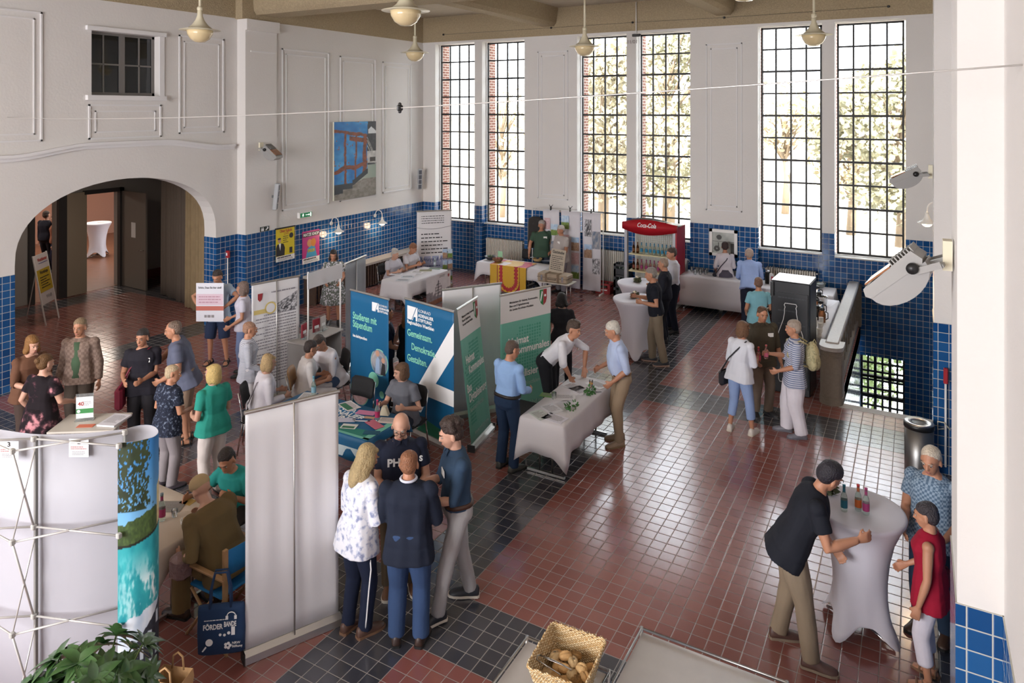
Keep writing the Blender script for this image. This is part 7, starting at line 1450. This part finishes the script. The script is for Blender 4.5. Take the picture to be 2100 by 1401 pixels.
# --- left of the hall
p, h = ph(508, 884, 658); I = person('shaven-headed person in a grey striped jumper and white trousers beside the mirrored banner', p, 110, h, .98, True, head=(12, 0), hands=((.16, .24, .98), (-.2, .10, .95)), topm=patt('grey_stripe_jumper', 'stripe', '#c9c9d0', '#9a9ca8', None, 16), topc='#c0c0c8', sleeve='long', hem=-.12, lowc='#d9d4d6', hair='crop', hairc='#a07860', skin='tan')
p, h = ph(448, 745, 541); I = person('person in a light blue shirt and navy shorts holding up a white sign', p, 0, h - .08, 1.06, head=(25, 0), hands=((.24, .27, 1.10), (-.24, .27, 1.10)), elbows=((.6, -.2, .2), (-.6, -.2, .2)), topc='#b2c6dc', sleeve='short', hem=-.14, low='shorts', lowc='#2b3650', hair='short', hairc='#3a302c', barefoot=True, shoec='#2a2422', skin='tan', feet=((.15, 0), (-.15, 0)))
c = I['sp'](.26, .36, 0); r = empty('hand_held_sign', (c.x, c.y, c.z - .34), I['root'].rotation_euler[2] + math.pi, 'white sign with a printed line held before the chest of the person in shorts', 'sign'); MB().box((-.25, -.006, 0), (.25, .006, .70)).build('board', mat('sign_white_board', '#dcdce4', .5), r); txt('Schön, Dass Sie hier sind!', .05, -.21, .60, r, M_ink, width=.42, y=-.008, bold=.02); flat(rect(-.25, .20, .25, .28), r, mat('orange_red_band', '#c0695a', .6), 'red_band', y=-.009); flat(rect(-.24, .30, .24, .50), r, mat('pink_band', '#d9c0cc', .6), 'pink_band', y=-.008); small_print(r, mat('pink_ink', '#b88a9a', .6), -.2, .2, .46, 3, .05, 4, y=-.011); small_print(r, M_inkg, -.1, .12, .12, 1, .06, 3, y=-.009, h=.8)
I = person('person in a white top and pale jeans passing behind the striped jumper', tuple(at(500, 768)), -80, 1.68, 1.0, True, head=(5, 0), hands=((.2, .26, 1.0), (-.2, .2, .95)), topc='#cfcbd8', sleeve='short', hem=-.1, lowc='#7f90b8', hair='wavy', hairc='#7a665c', skin='tan', hi=False)
p = at(293, 917); I = person('dark-haired person in a black T-shirt with a name tag and a red shoulder bag', p, 15, 1.68, 1.12, True, head=(8, -15), hands=((.18, .26, 1.06), (-.06, .27, 1.06)), topc='#26242c', sleeve='short', hem=-.14, lowc='#2a282c', legw=1.1, hair='short', hairc='#2a2220', badge=True, skin='tan')
shoulder_bag(I, 'dark red shoulder bag of the person in the black T-shirt', '#7c1c34', 1, size=(.24, .10, .30), z=.02, back=.14)
p, h = ph(385, 905, 686); I = person('person in a grey T-shirt and beige shorts reaching out with one arm', p, -72, 1.78, 1.16, lean=16, head=(5, 5), hands=((.20, .52, .98), (-.20, .30, .95)), topc='#5f6376', sleeve='short', hem=-.14, low='shorts', lowc='#8a7462', hair='crop', hairc='#7a6658', barefoot=True, shoec='#26221f', skin='tan', belly=.05)
p, h = ph(342, 1000, 753); I = person('person with short blonde-grey hair in a dark flowered blouse and grey trousers', p, 150, h + .02, 1.1, True, lean=6, head=(12, -40), hands=((.14, .28, 1.05), (-.18, .24, 1.0)), topm=patt('dark_flowered', 'noise', '#262a38', '#3a4256', '#7a8494', 30), topc='#2c3040', sleeve='short', hem=-.16, lowc='#8c8486', hair='crop', hairc='#bfa888', skin='tan', shoec='#5a5058')
p, h = ph(438, 1018, 746); I = person('person with blonde bobbed hair in a turquoise polo shirt and white trousers', p, -125, h, 1.08, True, head=(4, 15), hands=((.14, .26, 1.06), (-.16, .22, 1.04)), topc='#2f9484', sleeve='short', hem=-.09, lowc='#ded4ce', hair='bob', hairc='#cdb070', skin='fair', collar='#2f9484', shoec='#8a8078')
I = person('person in an open checked shirt over a green T-shirt in the left background', tuple(at(165, 898)), 5, 1.74, 1.1, head=(5, 0), hands=((.28, .05, .84), (-.28, .05, .84)), topm=patt('brown_check', 'check', '#7a665c', '#8c786c', None, 26), topc='#7a665c', sleeve='long', hem=-.12, lowc='#4a4038', hair='short', hairc='#8a7458', skin='tan')
MB().loft([ring(I['M'].inverted() @ I['sp'](t, .02), V((1, 0, 0)), V((0, 1, 0)), a, b_, 16) for t, a, b_ in ((-.02, .13, .140), (.2, .12, .125), (.38, .115, .13), (.47, .07, .095))]).build('green_undershirt', cloth('#4a5f48'), I['root'])
I = person('brown-haired person in a brown top turned towards the flowered dress', tuple(at(58, 930)), 60, 1.66, 1.1, True, lean=8, head=(10, 0), hands=((.16, .36, 1.05), (-.2, .24, 1.0)), topc='#6b4a38', sleeve='elbow', hem=-.14, lowc='#4a3c36', hair='wavy', hairc='#8a6030', skin='fair')
I = person('person with pinned-up hair in a black dress with pink flowers, from behind', tuple(at(84, 988)), 165, 1.62, 1.16, True, lean=4, head=(10, -10), hands=((.22, .30, 1.0), (-.26, .10, .9)), top='dress', topm=patt('pink_flowers_on_black', 'noise', '#201a1e', '#4a3038', '#c98a90', 8), topc='#241c20', low='midi', lowm=patt('pink_flowers_on_black', 'noise', '#201a1e', '#4a3038', '#c98a90', 8), hair='bun', hairc='#6a4a28', skin='fair', hem=-.1)
p = on_x(95, 430, -22.3); I = person('person in dark clothes beyond the left lobby door', (-22.3, p.y, 0), 170, 1.78, 1.1, topc='#1c1e2c', sleeve='long', lowc='#1a1c28', hair='short', hairc='#3a2a22', hi=False)
p = on_x(113, 430, -22.0); I = person('person in a brown top beyond the left lobby door', (-22.0, p.y, 0), -60, 1.66, 1.05, True, topc='#8a5a48', sleeve='elbow', lowc='#232740', hair='wavy', hairc='#7a4a30', hi=False)
bt = bar_table((-23.0, on_x(200, 480, -23.0).y), 'white bar table glimpsed through the open lobby doorway', .40)
# --- seated in the left foreground
chair((-6.3, 5.28, 0), R(180), 'black chair under the person in the turquoise blouse')
I = person('seated dark-haired person in a turquoise blouse leaning over the cream table', (-6.28, 5.26, 0), -22, 1.66, 1.08, True, lean=26, sit=.45, head=(15, 15), hands=((.30, .52, .80), (-.14, .36, .80)), feet=((.12, .36), (-.12, .36)), topc='#2f9a94', sleeve='short', hem=-.08, lowc='#35302e', hair='short', hairc='#2e2522', skin='tan')
I = person('seated person in an olive jacket and a beige cap bent over the cream table', (-5.55, 4.42, 0), -118, 1.76, 1.2, lean=30, sit=.47, head=(20, 0), hands=((.12, .42, .80), (-.24, .30, .66)), feet=((.14, .34), (-.14, .42)), top='jacket', topc='#6e5c3e', sleeve='long', hem=-.14, lowc='#7d6844', hair='cap', hairc='#b9a27c', shoec='#3a2a20', skin='fair', belly=.05)
MB().bbox((-.3, .22, .62), (.16, .18, .22), r=.04).build('crumpled_bag', mat('clear_crumpled', '#9a7a78', .2, bump=.8, bscale=30., trans=.3), None).name = 'plastic_bag'
o = bpy.data.objects['plastic_bag']; o.matrix_world = I['M']; tag(o, 'crumpled shiny plastic bag on the lap of the person in the olive jacket', 'bag')
# --- right foreground
p = at(1632, 1338); I = person('person in a dark T-shirt and khaki trousers bending at the foreground bar table', p, 75, 1.80, 1.14, lean=26, head=(22, 20), hands=((.16, .44, 1.10), (-.14, .30, .86)), topc='#1f2129', sleeve='short', hem=-.14, lowc='#8c7c68', hair='short', hairc='#26222a', shoec='#5a4038', solec='#8a7a68', skin='tan', feet=((.16, .1), (-.14, -.12)))
p = (.10, 6.84, 0); I = person('dark-haired person in a red sleeveless top and white trousers at the right edge', p, -128, 1.50, 1.06, True, head=(12, 0), hands=((.20, .22, .95), (-.26, .06, .84)), topc='#96152f', sleeve='none', hem=-.16, low='capri', lowc='#d6d0da', hair='short', hairc='#3a3438', barefoot=True, shoec='#8a6a54', skin='tan')
shoulder_bag(I, 'dark red handbag at the hip of the person in the red top', '#6e1428', 1, strap=False, size=(.24, .09, .18), z=.08, back=-.0)
I = person('white-haired person in a blue checked shirt standing against the tiled wall', (.13, 7.52, 0), -50, 1.72, 1.06, head=(18, 0), hands=((.14, .26, 1.0), (-.16, .22, .98)), topm=patt('blue_check', 'check', '#8fa2b4', '#5a7086', None, 48), topc='#7a90a6', sleeve='short', hem=-.12, lowc='#2a3a4e', hair='crop', hairc='#cdbfab', skin='tan', shoec='#4a3428')
# ------------------------------------------------------------------ trees and ground outside
lf = [mat('sunlit_leaves_%d' % i, c, .8, var=.3, vscale=1.5) for i, c in enumerate(('#a8a088', '#9b977c', '#b3a98c'))]; bk_ = mat('bark', '#8a7a66', .9, bump=.6, bscale=12.)
def tree(x, y, h, r0, n, label, z0=-.5, seed=1, mi=0, low=.25, slim=1., size=.28):
    r = empty('tree', (x, y, z0), 0, label, 'tree', None); rn = random.Random(seed); b = MB(); b.tube([(0, 0, 0), (.1, 0, h * .3), (-.1, .1, h * .6), (0, 0, h * .85)], [.22 * r0 / 2.5, .18 * r0 / 2.5, .1, .03], 8); cl = []
    for k in range(26):
        a, q = rn.uniform(0, 6.28), rn.uniform(low, .95); rad = r0 * slim * math.sin(math.pi * min(1, (q - low) / (1 - low) * .8 + .15)) * rn.uniform(.45, 1); e = V((rad * math.cos(a), rad * math.sin(a), h * q)); cl.append(e); b.tube([(0, 0, h * q * .7), e * .6 + V((0, 0, h * q * .35)), e], [.06, .04, .015], 5)
    b.build('trunk', bk_, r); m = MB()
    for i, e in enumerate(cl): leaf_blob(m, e, r0 * .42, n // 26, seed * 50 + i, size, .8)
    m.build('foliage', lf[mi], r); return r
for (u, Y, h, r0, n, lab, mi, low, slim, size) in ((1235, 27, 8.2, 3.0, 5200, 'broad sunlit tree seen through the middle left window', 0, .28, 1, .26), (1370, 30, 9.6, 3.4, 5200, 'tall leafy tree seen through the middle right window', 1, .2, 1, .28), (1845, 26, 7.2, 2.3, 4600, 'dense tree seen through the rightmost window', 1, .3, 1., .24), (1745, 33, 7.0, 2.2, 2600, 'smaller pale tree behind the dense one at the right', 2, .3, 1, .26), (1030, 30, 6.6, 1.7, 520, 'slender sparse young tree seen through the second window', 2, .35, .8, .2), (1610, 38, 6.2, 2.2, 700, 'thin-leaved distant tree seen through the fifth window', 2, .55, 1., .3)):
    q = on_y(u, 400, Y); tree(q.x, Y, h, r0, n, lab, seed=u % 17 + 2, mi=mi, low=low, slim=slim, size=size)
q = on_y(1800, 500, 22.5); mb = MB(); leaf_blob(mb, (0, 0, 1.2), 1.1, 1500, 77, .16, .8); mb.tube([(0, 0, 0), (0, 0, 1.2)], .06, 6); o = mb.build('shrub', mat('shrub_green', '#6f7f4a', .8, var=.3, vscale=2.), None, (-1.35, 20.2, -3.0)); tag(o, 'leafy shrub outside the low window at the foot of the stairs', 'shrub')
r = empty('rubble_mound', (q.x + .6, 23.2, -.5), 0, 'low grey mound of stones and dry plants outside the rightmost window', 'mound'); rn = random.Random(9); mb = MB()
for k in range(70):
    a = rn.uniform(0, 6.28); q_ = rn.uniform(0, 1) ** .7 * 2.4; mb.ball((q_ * math.cos(a), .8 * q_ * math.sin(a), 1.1 * max(0, 1 - q_ / 2.5)), (rn.uniform(.2, .5), rn.uniform(.2, .5), rn.uniform(.12, .35)), 8, 6)
mb.build('stones', mat('mound_stone', '#8c8478', .9, bump=.6, bscale=6., var=.3, vscale=3.), r); MB().box((-6, -.9, 0), (3, -.6, .95)).build('low_wall', mat('low_wall_grey', '#8a857c', .9, bump=.5, bscale=10., var=.15), r)
r = empty('outbuilding', (-21.5, 44, -.5), 0, 'low pale building with a flat dark roof far behind the leftmost window', 'building'); MB().box((-9, 0, 0), (3, 6, 4.4)).build('wall', mat('pale_render', '#cfcac2', .9), r); MB().box((-9.5, -.6, 4.4), (3.6, 6.5, 4.75)).build('roof', mat('roof_grey', '#6f6a66', .8), r)
r = empty('lean_to_roof', (-12.1, 19.6, .9), 0, 'pale boarded ledge with a red edge outside the leftmost window', 'ledge'); MB().box((-.9, -1.2, 0), (.9, 1.6, .08)).build('boards', mat('pale_boards', '#b8b0a8', .7), r); MB().box((-.9, -1.25, .0), (.9, -1.2, .1)).build('red_edge', mat('red_edge', '#a05a4a', .7), r); MB().box((-.85, -1.1, -1.4), (.85, 1.5, 0)).build('base', mat('pale_render', '#cfcac2', .9), r)
